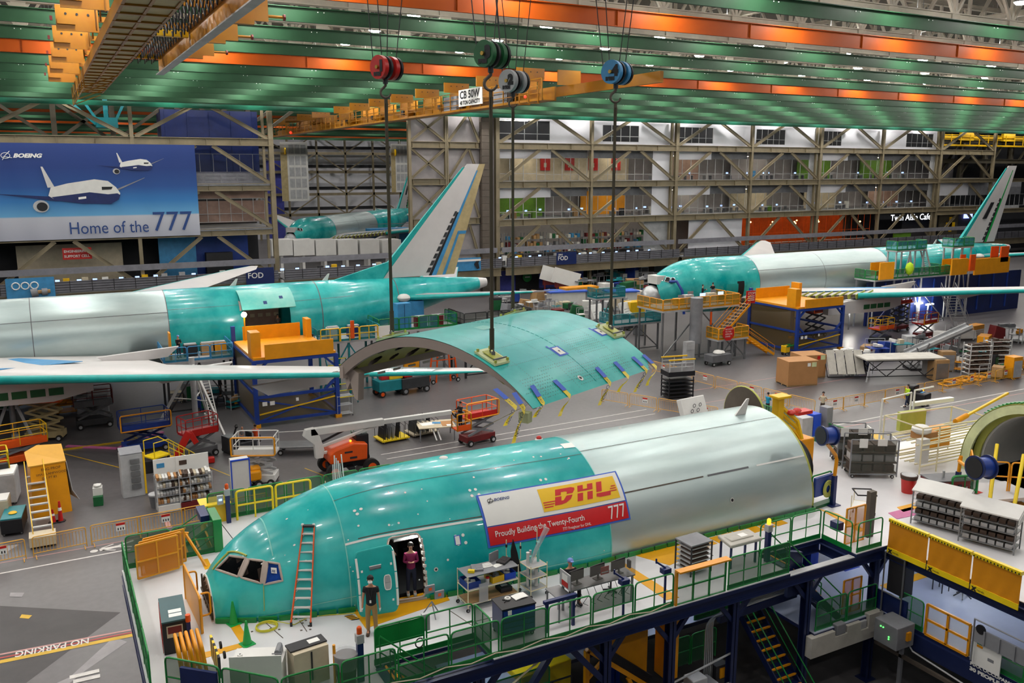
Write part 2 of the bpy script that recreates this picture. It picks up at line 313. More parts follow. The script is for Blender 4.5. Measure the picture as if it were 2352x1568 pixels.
for y in(126,140,154,168,182,196,210,222,232):
 for x in range(-14,120,14):dup(L0,(x,y,29.0),label='high-bay lamp in the farther bay beyond the opening',group='far bay lamps')
# ---- back wall frame at Y=118
YW=118.0
cols=[-22.8,-6.1,10.7,27.4,46.7,60.6,77.3,94.1,110.6,127.3,143.9,161.0,178.0]
for x in cols:
 m=M('olive_steel');m.ibeam((x,YW,0),(x,YW,26.4),.62 if x in(27.4,60.6,94.1,127.3,161.0)else .42,.6,.06)
 if x in(27.4,60.6,94.1,127.3,161.0):m.ibeam((x-.9,YW+.2,0),(x-.9,YW+.2,26.4),.3,.4,.05)
 trim(m)
LV=[4.0,10.7,16.4,22.1]
def girder(x0,x1,z,h=.95):
 m=M('olive_steel');m.ibeam((x0,YW-.05,z),(x1,YW-.05,z),.6,h,.07)
 x=x0+.2
 while x<x1:m.bar((x,YW-.2,z-h/2),(x,YW-.2,z+h/2),.03,.3);x+=4.2
 trim(m)
def brace(a,b,w=.42):
 m=M('olive_steel');m.bar(a,b,w,.06,(0,-1,0));d=(Vector(b)-Vector(a)).normalized().cross(V(0,1,0))*w/2
 for k in(-1,1):m.bar(Vector(a)+d*k,Vector(b)+d*k,.05,.26,(0,1,0))
 trim(m)
bays=[(cols[i],cols[i+1])for i in range(len(cols)-1)if i not in(3,4)]
for x0,x1 in bays:
 for z in LV:girder(x0,x1,z)
 xm=(x0+x1)/2
 for zz,zt in((22.6,26.4),(16.9,21.6),(11.2,15.9),(4.5,10.2)):
  brace((x0+.4,YW-.1,zz),(xm-1,YW-.1,zt));brace((xm+1,YW-.1,zt),(x1-.4,YW-.1,zz))
m=M('wall_lilac');m.box(53.6,YW+.6,0,13.8,.2,26.4);ST(m,'tower_wall')
m=M('trunk')
for z in range(0,27):m.box(58.6,YW-.25,z*.98,1.6,.9,.95)
trim(m)
m=M('olive_steel');m.ibeam((52.4,YW,0),(52.4,YW,26.4),.5,.5,.06);trim(m)
for x0,x1 in((46.9,52.2),(52.7,57.6)):
 for z in(22.1,16.9,11.2,5):girder(x0,x1,z,.9)
 for zz,zt in((22.6,26.4),(17.4,21.6),(11.7,16.4),(5.5,10.7)):
  if x0<50:brace((x0,YW-.1,zz),(x1,YW-.1,zt),.3);brace((x0,YW-.1,zt),(x1,YW-.1,zz),.3)
  else:brace((x0,YW-.1,zz),((x0+x1)/2+.6,YW-.1,zt),.3);brace(((x0+x1)/2+.8,YW-.1,zt),(x1,YW-.1,zz),.3)
wn=[0]
def window(x0,x1,z0,z1,y=YW+.9,nx=3,nz=2,fm='light_grey',split=.33):
 wn[0]+=1;r=bpy.data.objects.new('window_%d'%wn[0],None);COL.objects.link(r);setp(r,kind='structure')
 m=M(fm);t=.09 if nx<5 else .06
 for z in(z0,z1):m.bar((x0,y,z),(x1,y,z),t,t)
 for i in range(nx+1):x=x0+(x1-x0)*i/nx;m.bar((x,y,z0),(x,y,z1),t,t)
 if nz>1:m.bar((x0,y,z0+(z1-z0)*split),(x1,y,z0+(z1-z0)*split),t,t)
 mk(m,'window_frame',r,0);g=M('glass');g.poly([(x0,y,z0),(x1,y,z0),(x1,y,z1),(x0,y,z1)]);mk(g,'pane',r,0);return r
wc=[0]
def wall(x0,x1,z0,z1,mt='wall_white',y=YW+.9,t=.12):
 wc[0]+=1;m=M(mt);m.box((x0+x1)/2,y,z0,x1-x0,t,z1-z0);return ST(m,'wall_back_%d'%wc[0])
oi=[0]
def slab(x0,x1,z,y0=YW+.3,y1=YW+9,mt='grey'):
 oi[0]+=1;m=M(mt);m.box((x0+x1)/2,(y0+y1)/2,z-.3,x1-x0,y1-y0,.3);ST(m,'floor_%d'%oi[0])
for z in(4.5,11.2,16.9,22.6):slab(60.8,178,z)
m=M('wall_lilac');m.box(119.4,YW+9.1,0,117.2,.2,22.3);m.m('wall_dark').box(119.4,YW+9.1,22.3,117.2,.2,4.7);ST(m,'rear_wall')  # upper part coloured dark so the top-storey windows look unlit
def glow(x0,x1,y,z,mt='office_glow',label='',d=.14):
 m=M(mt);m.box((x0+x1)/2,y,z,x1-x0,d,.05);return TH_(m,'glow_strip',label,'light','office ceiling lights',smooth=0)  # serves office fluorescents and the added brightening strips alike
wl={3:[(61.3,70.2),(79.9,87),(94.9,102.5),(112.3,119.2),(127.7,133.5),(151.5,159.5)]}
xs=60.9
for a,b in wl[3]:
 wall(xs,a,22.6,26.4);wall(a,b,25.9 if a<75 else 25.6,26.4);wall(a,b,22.6,23.0);window(a,b,23.0,25.9 if a<75 else 25.6,nx=4 if a<80 else 5);xs=b
wall(xs,161,22.6,26.4)
back=['wall_pink','lime_wall','cream','wall_lilac','amber','cream','lime_wall','wall_lilac']
def office_row(z0,z1,hd,side):
 for i,(a,b)in enumerate(((60.9,77.1),(77.5,93.9),(94.3,110.4),(110.8,127.1),(127.5,143.7),(144.1,160.8))):
  if i%2==0:
   c=a+9.5 if i==0 else a+8;wall(a,c,z1-hd,z1);window(a,c-2.5,z0,z1-hd,nx=3);wall(c,b,z1-hd*.9,z1,'mid_grey');window(c-2.5,b,z0,z1-hd*.9,nx=6,split=.28)
  else:
   e=b-4 if i==1 else b-1.6;wall(e,b,z0,z1,'wall_white' if i==1 else 'light_grey');wall(a,e,z1-hd*.9,z1,'mid_grey');window(a,e,z0,z1-hd*.9,nx=7,split=.28)
  m=M(back[(i*3+side)%8]);m.box((a+b)/2+R.uniform(-2,2),YW+7.5,z0,(b-a)*.55,.15,z1-z0-.8);TH_(m,'partition','%s painted partition inside the offices, %s bay, %s storey'%(R.choice(['tall','wide','plain']),ORD[i],ORD[side]),'partition')
  for k in range(3):glow(a+1.2+k*5,a+4.6+k*5,YW+2.5+k%2*2.5,z1-.7,label='fluorescent light over the office desks')
office_row(16.9,21.6,1.3,2);office_row(11.2,15.9,1.5,1)
for k in range(7):glow(63+k*15,68+k*15,YW+4,26.0,label='fluorescent light in the top storey')
m=M('cream');m.box(77.5,YW+6.5,16.9,22,.12,3.6);TH_(m,'mural_wall','pale patterned wall behind the red hangings','wall panel')
for x in(72.6,77.2,81.8,86.4):
 m=M('red');m.box(x,YW+6.32,18.5,1.7,.25,2.0);m.m('cream');m.box(x-.1,YW+6.17,19,.5,.03,.7)
 TH_(m,'red_hanging','red square hanging in the second-floor lounge, %s from the left'%ORD[int((x-72)/4.5)],'wall hanging','red hangings')
dn=0
def desk_at(x,y,z,n,lab,grp):
 t=T('office_desk',lab,'desk',(x,y,z),0,grp);m=M('light_grey');m.box(0,0,.7,1.6,.8,.06);mk(m,'top',t,0)
 for sx in(-.7,.7):m=M('grey');m.box(sx,0,0,.06,.7,.7);mk(m,'leg',t,0)
 return t
d0=desk_at(64,YW+3,11.2,0,'grey office desk behind the glass of the lower office storeys','office desks')
mo=M('dark');mo.box(0,0,0,.2,.15,.04);mo.box(0,0,.04,.04,.04,.2);mo.box(0,0,.2,.56,.04,.34);mo.m('screen_glow');mo.box(0,-.025,.23,.5,.01,.28)
MON=TH_(mo,'monitor','computer monitor on an office desk in the glass-fronted offices','monitor','office monitors',smooth=0);MON.location=(64,YW+3,11.96)
for z in(11.2,16.9):
 for k in range(24):
  x=63+k*4.05+R.uniform(-.5,.5);y=YW+R.choice([2.2,3.6,5.2])
  if z==16.9 and x<90:continue
  dup(d0,(x,y,z));
  if R.random()<.8:dup(MON,(x+R.uniform(-.4,.4),y,z+.76),R.uniform(-.5,.5))
  if R.random()<.3:
   m=M(R.choice(['sky_blue','wood','white','dark','lime_wall']));h=R.uniform(.9,1.6);m.box(x+1.5,y,z,.8,.5,h);m.box(x+1.5,y-.26,z+h*.5,.76,.02,.03);TH_(m,'filing_cabinet','filing cabinet among the office desks','cabinet','office cabinets',smooth=0)
wall(98,103.5,4.5,10.2);wall(103.5,110,4.5,10.2);wall(88.5,94,4.5,10.2,'light_grey')
window(110.9,127,4.5,10.2,nx=9,nz=2,fm='orange',split=.5);window(127.6,143,4.5,10.2,nx=9,nz=2,fm='orange',split=.5)
m=M('cafe_orange');m.box(127,YW+7.5,4.5,32,.2,5.6);TH_(m,'cafe_wall','orange rear wall of the cafe','wall panel')
m=M('cafe_orange');m.box(119,YW+1.3,4.5,15,.3,1.0);m.m('white');m.box(119,YW+1.25,5.5,15.2,.6,.08);TH_(m,'cafe_counter','orange cafe counter behind the left cafe windows','counter')
m=M('cafe_orange');m.box(135,YW+1.3,4.5,14,.3,1.0);m.m('white');m.box(135,YW+1.25,5.5,14.2,.6,.08);TH_(m,'cafe_counter','orange cafe counter behind the right cafe windows','counter')
for k in range(16):
 m=M('warm_glow');x=112+k*1.95;m.sph((x,YW+1.8+(k%3)*1.6,9.1-(k%2)*.4),.16,8);m.m('dark');m.cyl((x,YW+1.8+(k%3)*1.6,9.2),(x,YW+1.8+(k%3)*1.6,10.95),.02,5)
 TH_(m,'pendant_lamp','small warm pendant lamp inside the orange cafe','lamp','cafe pendant lamps')
for k in range(8):glow(112+k*4,115+k*4,YW+3+2*(k%2),10.6,'warm_glow','warm glowing strip added to brighten the cafe',.3)  # no known fixtures: warm glow added to brighten the cafe interior
for k in range(6):glow(62+k*6,65+k*6,YW+4,10.6,label='glowing strip added to brighten the store shelves behind the balcony')  # glow added to lift the dark store bay, not known fixtures
for k in range(9):
 x=63.5+k*3.6;t=T('store_shelving','grey store shelving with boxes behind the balcony, %s from the left'%ORD[k],'shelving',(x,YW+6.6,4.4))
 m=M('grey');[m.bar((a,b,0),(a,b,4.2),.1)for a in(-1.5,1.5)for b in(-.5,.5)];[m.box(0,0,z,3,1.1,.06)for z in(.9,2.0,3.1)];mk(m,'frame',t,0)
 m=M('wood')
 for z in(.96,2.06,3.16):
  for j in range(5):
   if R.random()<.8:m.m(R.choice(['wood','white','sky_blue','grey','cream','dark_red','green_dark']));m.box(-1.2+j*.6,0,z,.48,.8,R.uniform(.3,.8))
 mk(m,'stored_goods',t,0)
m=M('wall_dark');m.box(152,YW+.6,9.0,16,.4,1.3);m.box(152,YW+.6,10.3,12,.3,.6);TH_(m,'sign_board','dark fascia carrying the cafe name','sign board')
m=M('sign_glow');text(m,'Twin Aisle Cafe',1.7,(144.9+3.3,YW+.38,8.7),(1,0,0),(0,0,1),width=12.0,bold=.004);TH_(m,'sign_letters','glowing white cafe name letters on the dark fascia','sign')
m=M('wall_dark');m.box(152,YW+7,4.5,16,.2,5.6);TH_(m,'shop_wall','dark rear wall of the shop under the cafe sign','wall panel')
m=M('lime_wall');m.box(152.5,YW+.8,4.6,5,.3,1.6);m.m('white');m.box(152.5,YW+.8,6.2,5.1,.5,.08);TH_(m,'shop_counter','pale lime counter under the cafe sign','counter')
wall(161.4,172,13.4,16.0);wall(172,190,13.4,16.0,'grey');wall(161.4,190,10.3,11,'light_grey');window(161.5,178,11.0,13.4,nx=10,nz=1);window(178,195,11.0,13.4,nx=10,nz=1)
m=M('olive_steel');m.ibeam((161,YW-.3,16.4),(215,YW-.3,16.4),.6,.7,.07);trim(m)
m=M('olive_steel');m.ibeam((161,YW-.3,10),(215,YW-.3,10),.6,.9,.07);trim(m)
m=M('wall_dark');m.box(186,YW+.9,4.4,50,.3,5.2);ST(m,'wall_right_lower')
m=M('dark_olive');m.box(166,YW+.5,5.4,6,.2,4);m.m('yellow');m.box(166.6,YW+.35,6,.9,.08,3);m.box(166.6,YW+.35,7,2.8,.08,.9);TH_(m,'cross_sign','large yellow cross on a dark panel at far right','sign',smooth=0)
m=M('violet_glow');m.box(172.3,YW+.5,8.6,2.8,.1,1.3);TH_(m,'small_sign','small violet-blue lit sign beside the yellow cross','sign',smooth=0)
for z,x0,x1 in((20.4,161,215),(24.6,161,215)):
 m=M('dark_olive');m.ibeam((x0,YW+3,z),(x1,YW+3,z),.6,.9,.08);trim(m)
for x in(166,173,181,190):
 m=M('dark_olive');m.bar((x,YW+4,16.8),(x,YW+4,26),.5,.5);trim(m)
 m=M('dark_olive');m.bar((x,YW+4,17),(x+6,YW+4,24),.35,.35);trim(m)
 m=M('trunk');m.box(x+3,YW+6,16.8,1.2,.8,9);trim(m)
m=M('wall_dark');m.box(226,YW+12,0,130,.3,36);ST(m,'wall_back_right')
def mezz(x0,x1,lab,y=YW-2.2,desks=True):
 t=T('balcony',lab,'balcony',(0,0,0));m=M('olive_steel');m.ibeam((x0,y+.2,3.6),(x1,y+.2,3.6),.5,1.2,.08);mk(m,'edge_girder',t,0)
 m=M('grey');m.box((x0+x1)/2,y+4,4.2,x1-x0,8,.2);mk(m,'slab',t,0)
 m=M('parapet');m.box((x0+x1)/2,y-.12,4.4,x1-x0,.08,1.25);
 mk(m,'lower_panel',t,0)
 m=M('dark');
 for z in(4.65,4.95,5.25,5.55):m.bar((x0,y-.2,z),(x1,y-.2,z),.05,.05)
 x=x0
 while x<x1:m.bar((x,y-.2,4.4),(x,y-.2,5.7),.07,.07);x+=2.4
 mk(m,'rail',t,0)
 m=M('parapet');m.box((x0+x1)/2,y+1.4,6.35,x1-x0,.08,.75);mk(m,'upper_panel',t,0)
 return t
mezz(-24,27.0,'long grey balcony with railing under the left banner');mezz(27.8,60.2,'grey balcony in front of the opening and tower');mezz(61,93.6,'grey balcony with blue sign in the first office bays');mezz(94.5,215,'balcony ledge under the cafe and right end')
db=desk_at(0,YW,4.4,0,'office desk on the long grey balcony','balcony desks');db.location=(-8,YW-.5,4.4)
M2=MON.copy();COL.objects.link(M2);M2['label']='lit monitor on the grey balcony';M2['group']='balcony monitors';M2.location=(-8,YW-.6,5.16)
x=-5.5
while x<91:
 y=YW-1.1+R.uniform(0,.9);dup(db,(x,y,4.4))
 if R.random()<.8:dup(M2,(x+R.uniform(-.3,.3),y,5.16),R.uniform(-.4,.4))
 if R.random()<.5:
  m=M(R.choice(['white','white','cream','light_grey','dark','yellow','wood']));h=R.uniform(.4,.7);m.box(x+.9,y+.3,4.4,.7,.5,1.1+h*.5);m.box(x+.9,y+.04,4.9,.5,.02,.04);TH_(m,'storage_cabinet','storage cabinet beside the balcony desks','cabinet','balcony cabinets',smooth=0)
 x+=R.uniform(1.9,2.6)
# ---- left part: banner wall, rooms behind
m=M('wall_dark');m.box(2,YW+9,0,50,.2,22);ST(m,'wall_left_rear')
slab(-24,27,16.9,YW-.3);slab(-24,27,11.2,YW-.3);
wall(17,27,11.8,14.6,'wall_pink',YW+2.2);window(17.8,26.6,11.9,14.9,YW+1.8,nx=6,nz=2,split=.35);wall(17,27.1,14.9,16.4,'wall_pink',YW+1.9)
window(17,27,18.3,20.6,YW+1.6,nx=6,nz=1,fm='grey');wall(17,27,16.9,18.2,'parapet',YW+1.5)
m=M('grey')
for z in(17.1,17.6,18.1):m.bar((17,YW+.5,z),(27,YW+.5,z),.06,.06)
for x in range(17,28,2):m.bar((x,YW+.5,16.9),(x,YW+.5,18.1),.06,.06)
TH_(m,'guard_railing','grey railing in front of the upper left rooms','railing',smooth=0)
for k in range(4):glow(17.6+k*2.4,19+k*2.4,YW+5,16.0,label='fluorescent light in the pink room')
m=M('navy');m.box(20.5,YW+5,16.9,12,4,9.2);
for k in range(5):m.box(15+k*2.7,YW+2.95,17,.12,.1,9)
TH_(m,'blue_enclosure','dark blue tall enclosure behind the upper left bracing','enclosure',smooth=0)
for x in(2.5,9,22.5,25.5):
 m=M('dark_olive');m.bar((x,YW+4,17),(x,YW+4,26.4),.6,.6);trim(m)
 m=M('dark_olive');m.bar((x,YW+4,22),(x+6,YW+4,26.4),.4,.4);trim(m);m=M('dark_olive');m.bar((x,YW+4,22),(x-6,YW+4,26.4),.4,.4);trim(m)
m=M('teal_frame');m.box(8.2,YW+2,23.6,2.4,2,1.2);m.box(8.2,YW+2,24.8,.5,.5,11.2);m.bar((7,YW+2,24.8),(6,YW+2,26.4),.3,.3);m.bar((9.4,YW+2,24.8),(10.2,YW+2,26.4),.3,.3);m.bar((4.6,YW+2,26.4),(7,YW+2,24),.3,.3)
TH_(m,'hoist_carriage','teal hoist carriage hung under the beams at upper left','hoist',smooth=0)
bl,br_,tl,tr=V(-6.0,0,10.45),V(17.75,0,10.45),V(-6,0,21.65),V(17.9,0,21.65);yb=YW-.42
def banner_mat():
 m=bpy.data.materials.new('banner_print');m.use_nodes=True;t=m.node_tree;b=t.nodes['Principled BSDF'];tc=t.nodes.new('ShaderNodeTexCoord');sx=t.nodes.new('ShaderNodeSeparateXYZ');mr=t.nodes.new('ShaderNodeMapRange');cr=t.nodes.new('ShaderNodeValToRGB')
 t.links.new(tc.outputs['Object'],sx.inputs[0]);t.links.new(sx.outputs[2],mr.inputs[0]);mr.inputs[1].default_value=10.4;mr.inputs[2].default_value=21.7;t.links.new(mr.outputs[0],cr.inputs[0]);t.links.new(cr.outputs[0],b.inputs['Base Color'])
 e=cr.color_ramp.elements;e[0].position=0;e[0].color=(*hx('a3a6b4'),1);e[1].position=.235;e[1].color=(*hx('b9bcc6'),1)
 for p_,h in((.25,'5fa0cc'),(.4,'2c74b4'),(.55,'1c4c90'),(.75,'17387c'),(1,'203a7c')):k=e.new(p_);k.color=(*hx(h),1)
 b.inputs['Roughness'].default_value=.45;MT['banner_print']=m
banner_mat()
t=T('hanging_banner','huge blue and white airliner banner hung on the left wall','banner',(0,0,0))
m=M('banner_print');nx=40
vs=[];fs=[]
for i in range(nx+1):
 for j in range(13):
  x=-6+23.85*i/nx;z=10.45+11.2*j/12;vs.append((x,yb+.06*sin(i*1.1+j*.3)*(1-j/14),z))
for i in range(nx):
 for j in range(12):k=i*13+j;fs.append((k,k+13,k+14,k+1))
m.add(vs,fs);mk(m,'cloth',t)
yt=yb-.12
m=M('ink_blue');text(m,'Home of the',2.05,(2.9,yt,11.05),(1,0,0),(0,0,1),width=8.75);text(m,'777',3.4,(12.2,yt,11.15),(1,0,0),(0,0,1),width=4.6);mk(m,'lettering',t,0)
m=M('paper');text(m,'BOEING',.62,(-2.1,yt,20.0),(1,0,0),(0,0,1),shear=.3,width=3.0,bold=.03)
m.tube([(-2.85+.45*cos(a),yt,20.2+.32*sin(a))for a in[i*pi/8 for i in range(16)]],.03,4,True);m.tube([(-3.2,yt,19.7),(-2.9,yt,20.2),(-2.4,yt,20.7)],.03,4);m.tube([(-3.1,yt,20.1),(-2.2,yt,19.95)],.03,4);mk(m,'logo',t,0)
def printed_plane(o,k):
 """airliner picture printed on the cloth, flat"""
 o=Vector(o)
 def q(mt,pts,dy,nm):
  m=M(mt);m.poly([(o.x+x*k,yt+.03-dy,o.z+z*k)for x,z in pts]);mk(m,nm,t,0)
 q('navy',[(-9.3,.3),(-3.2,-.6),(-.5,-.6),(-.5,-.15),(-3.4,-.1)],0,'printed_wing');q('grey',[(2.8,.3),(6.2,1.9),(6.3,2.0),(3.2,.7)],0,'printed_wing')
 q('white',[(-3.9,.0),(-3.6,.9),(-1.9,1.35),(.9,1.8),(2.3,1.6),(3.1,.9),(3.5,.2),(3.3,-.45),(2.4,-1.0),(-.5,-.9),(-3.2,-.5)],.01,'printed_body')
 q('navy',[(-3.6,-.15),(-1.2,.15),(.3,.35),(2.2,.1),(3.2,.2),(3.5,0),(3.3,-.5),(2.4,-1.02),(-.5,-.92),(-3.2,-.55)],.02,'printed_belly')
 q('ink',[(1.6,.95),(2.75,.95),(2.6,.65),(1.6,.6)],.03,'printed_window');q('plane_white',[(-3.9,.9),(-4.4,3.2),(-4.2,3.2),(-3.2,.95)],.005,'printed_fin')
 q('light_grey',[(-4.0-.72+.8*cos(a*pi/8),-1.15+.68*sin(a*pi/8))for a in range(16)],.03,'printed_engine');q('ink',[(-4.0-.62+.55*cos(a*pi/8),-1.2+.5*sin(a*pi/8))for a in range(16)],.04,'printed_engine')
 q('paper',[(-.9,-.45),(-.1,-.35),(-.1,-.1),(-.9,-.2)],.035,'printed_mark')
printed_plane((5.2,0,15.6),1.05);printed_plane((11.0,0,19.0),.5)
def sign(x0,x1,z0,z1,mt,lab,words,wm='paper',y=YW-2.47,sz=.6,name='sign'):
 t=T(name,lab,'sign',((x0+x1)/2,y,z0));m=M(mt);m.box(0,0,0,x1-x0,.06,z1-z0);mk(m,'board',t,0)
 if words:
  m=M(wm)
  for w_,xx,zz,s_ in words:text(m,w_,s_,(xx,-.05,zz),(1,0,0),(0,0,1),bold=.01)
  mk(m,'lettering',t,0)
 return t
sign(22.8,26.4,4.0,6.1,'navy','dark sign reading FOD on the left balcony',[('FOD',-1.6,.8,1.0)])
sign(69.6,73.2,4.2,6.1,'navy','navy sign reading FOD on the office balcony',[('FOD',-1.6,.7,.9),('ZERO',-1.5,1.45,.3)])
sign(52.4,56.6,4.1,6.0,'sky_blue','pale blue picture sign with dark figure on the tower balcony',[])
m=M('paper');m.box(54.5,YW-2.7,5.5,4,.02,.3);m.m('ink');m.poly([(55.9,YW-2.7,4.3),(56.3,YW-2.7,4.4),(56.1,YW-2.7,5.2),(56.4,YW-2.7,5.7),(55.8,YW-2.7,5.6),(55.4,YW-2.7,5.0)]);TH_(m,'sign_figure','dark running figure on the pale blue sign','picture',smooth=0)
t=sign(-4.2,.8,3.6,6.3,'sky_blue','sky-blue picture sign of a jet engine at far left',[])
m=M('paper');[m.tube([(-1.5+i*.95+.4*cos(a*pi/6),-.06,1.8+.4*sin(a*pi/6))for a in range(12)],.07,4,True)for i in range(3)]
m.m('grey');m.cyl((0,-.1,.9),(.7,-.1,1.0),.5,10);m.cyl((1.1,-.1,1),(1.7,-.1,1.0),.42,10);m.m('wood');m.cyl((.7,-.1,1),(2.0,-.1,1.05),.22,8);mk(m,'picture',t)
sign(2.0,5.2,7.9,9.3,'red','red sign naming the engineering support cell',[('ENGINEERING',-1.45,.85,.42),('SUPPORT CELL',-1.45,.25,.42)],y=YW+1)
m=M('cream');m.box(3,YW+6,4.4,12,.2,5);TH_(m,'partition','cream partition behind the left balcony desks','partition')
m=M('sky_blue');m.box(15.5,YW+4,4.4,4.6,.3,5.6);TH_(m,'wall_cladding','mid blue wall panel under the banner corner','wall panel')
m=M('blue');m.box(21,YW+5,4.4,7.5,.3,5.6);TH_(m,'wall_cladding','darker blue wall panel behind the left balcony','wall panel')
m=M('dark');m.box(20.6,YW+3.5,4.4,3.4,1.2,3.4);m.box(20.6,YW+2.88,6,1,.04,.4);TH_(m,'machine_cabinet','black machine cabinet on the left balcony','cabinet',smooth=0)
# ---- farther bay seen through the opening
FY=240
m=M('wall_white');m.box(60,FY+3,0,330,.3,27);ST(m,'wall_far')
for x in range(28,120,8):
 m=M('olive_steel');m.bar((x,FY,0),(x,FY,27),.5,.5);trim(m)
for z in(6.5,12,18,23):
 m=M('olive_steel');m.bar((20,FY,z),(130,FY,z),.5,.7);trim(m)
 for x in range(28,120,16):
  m=M('olive_steel');m.bar((x,FY,z),(x+8,FY,z+5.2),.3,.3);trim(m);m=M('olive_steel');m.bar((x+8,FY,z+5.2),(x+16,FY,z),.3,.3);trim(m)
 m=M('wall_dark');m.box(60,FY+2.8,z+1.2,60,.2,.8);TH_(m,'window_band','dark window band on the far bay wall, storey %s'%ORD[[6.5,12,18,23].index(z)],'windows',smooth=0)
m=M('purple_wall');m.box(56.5,FY+.9,0,4.4,.6,21);TH_(m,'blue_shaft','violet-blue shaft on the far bay wall','shaft',smooth=0)
for xa,xb,zb,zt,lab in((45.5,55.3,13.5,24.6,'left white and yellow hanging in the far bay'),(81.6,86.5,14.5,24,'right white and yellow hanging in the far bay')):
 yy=232;t=T('hanging_banner',lab,'banner',(0,0,0));m=M('white');
 a=py(642,325,yy)if xa<60 else py(897,330,yy);b=py(711,461,yy)if xa<60 else py(940,441,yy)
 m.box((a.x+b.x)/2,yy,b.z,b.x-a.x,.1,a.z-b.z);m.box((a.x+b.x)/2,yy,a.z,.1,.1,36-a.z);mk(m,'cloth',t,0)
 m=M('crane_pale');m.box(a.x+(b.x-a.x)*.12,yy-.1,b.z,(b.x-a.x)*.24,.05,(a.z-b.z)*.82);m.m('yellow');m.tube([(a.x+1.2+.1*cos(k),yy-.1,a.z-2.4)for k in(0,3)],.9,14);mk(m,'yellow_stripe',t)
 m=M('light_grey');
 for i in range(3):
  for j in range(5):m.box(a.x+(b.x-a.x)*(.4+i*.22),yy-.08,b.z+(a.z-b.z)*(.04+j*.19),(b.x-a.x)*.18,.02,(a.z-b.z)*.15)
 mk(m,'printed_squares',t,0)
m=M('white_gloss');
for k in range(6):
 a=py(642+k*50,552+(-1)**k*0,135);m.box(a.x,135,a.z-2.2,3.2,3,2.4);m.box(a.x,135,0,.4,2,a.z-2.2)
TH_(m,'casing_row','long pale casing with ribbed side beyond the opening','casing',smooth=0)
m=M('wall_lilac');m.box(290,60,0,.3,200,36);ST(m,'wall_right')
# ======================= AIRCRAFT ========================================
ORIGIN=Vector((1.7,26.3,5.75))
NT=[(0,.05,-.93,-1.0,-.95),(.25,.42,-.55,-1.35,-.95),(.6,.68,-.2,-1.6,-.85),(1.2,.9,.25,-1.85,-.7),(1.8,1.05,.65,-2.1,-.55),(2.05,1.16,1.0,-2.15,-.5),(2.6,1.4,1.55,-2.25,-.4),(3.5,1.75,2.1,-2.45,-.25),(4.9,2.12,2.65,-2.7,-.1),(6.35,2.45,2.98,-2.85,0),(7.8,2.68,3.1,-2.98,0),(9.5,2.86,3.13,-3.05,0),(11.3,3.0,3.12,-3.1,0),(14,3.1,3.1,-3.1,0),(44,3.1,3.1,-3.1,0),(48,2.95,3.1,-2.6,.1),(52,2.45,3.05,-1.7,.35),(56,1.85,2.95,-.6,.8),(60,1.2,2.75,.55,1.4),(63,.7,2.55,1.25,1.8),(64.3,.4,2.4,1.6,2.0)]
def sec(t):
 if t<=NT[0][0]:return NT[0][1:]
 for i in range(len(NT)-1):
  a,b=NT[i],NT[i+1]
  if t<=b[0]:
   p=NT[i-1]if i else a;n=NT[i+2]if i+2<len(NT)else b;k=(t-a[0])/(b[0]-a[0]);o=[]
   for j in range(1,5):
    m0=(b[j]-p[j])/(b[0]-p[0])*(b[0]-a[0])if b[0]!=p[0]else 0;m1=(n[j]-a[j])/(n[0]-a[0])*(b[0]-a[0])
    if i in(12,13):m0=m1=0
    o.append((2*k**3-3*k*k+1)*a[j]+(k**3-2*k*k+k)*m0+(-2*k**3+3*k*k)*b[j]+(k**3-k*k)*m1)
   return o
 return NT[-1][1:]
def sf(t,ph,off=0):
 w,tp,bt,c=sec(t);s_=sin(ph);h=(tp-c)if s_>0 else(c-bt)
 return Vector((t,-(w+off)*cos(ph),c+(h+off)*s_))
def hit(u,v,off=0,org=ORIGIN):
 d=ray(u,v);o=V(0,0,CH)-org;a=15.0/d.y;
 def g(k):
  p=o+d*k;w,tp,bt,c=sec(p.x);h=(tp-c)if p.z>c else(c-bt);return(p.y/(w+off))**2+((p.z-c)/(h+off))**2-1
 k=a;st=.1
 while g(k)>0 and k<60:k+=st
 lo,hi=k-st,k
 for _ in range(24):
  md=(lo+hi)/2
  if g(md)>0:lo=md
  else:hi=md
 p=o+d*hi;w,tp,bt,c=sec(p.x);h=(tp-c)if p.z>c else(c-bt)
 return p.x,math.atan2((p.z-c)/(h+off),-p.y/(w+off))
def inpoly(x,y,P):
 r=False;n=len(P)
 for i in range(n):
  (x1,y1),(x2,y2)=P[i],P[(i+1)%n]
  if(y1>y)!=(y2>y)and x<(x2-x1)*(y-y1)/(y2-y1)+x1:r=not r
 return r
def shell(m,t0,t1,dt,nph,holes=(),ph0=-pi,ph1=pi,off=0,inner=None):
 nt=max(1,round((t1-t0)/dt));vs=[sf(t0+(t1-t0)*i/nt,ph0+(ph1-ph0)*j/nph,off)for i in range(nt+1)for j in range(nph+1)];fs=[]
 for i in range(nt):
  for j in range(nph):
   t=t0+(t1-t0)*(i+.5)/nt;ph=ph0+(ph1-ph0)*(j+.5)/nph
   if any(inpoly(t,ph,H)for H in holes):continue
   k=i*(nph+1)+j;fs.append((k,k+nph+1,k+nph+2,k+1))
 return m.add(vs,fs)
def band(m,t,ph0,ph1,w=.05,off=.012,n=40):
 vs=[];
 for j in range(n+1):
  ph=ph0+(ph1-ph0)*j/n;vs+=[sf(t-w/2,ph,off),sf(t+w/2,ph,off)]
 return m.add(vs,[(2*j,2*j+1,2*j+3,2*j+2)for j in range(n)])
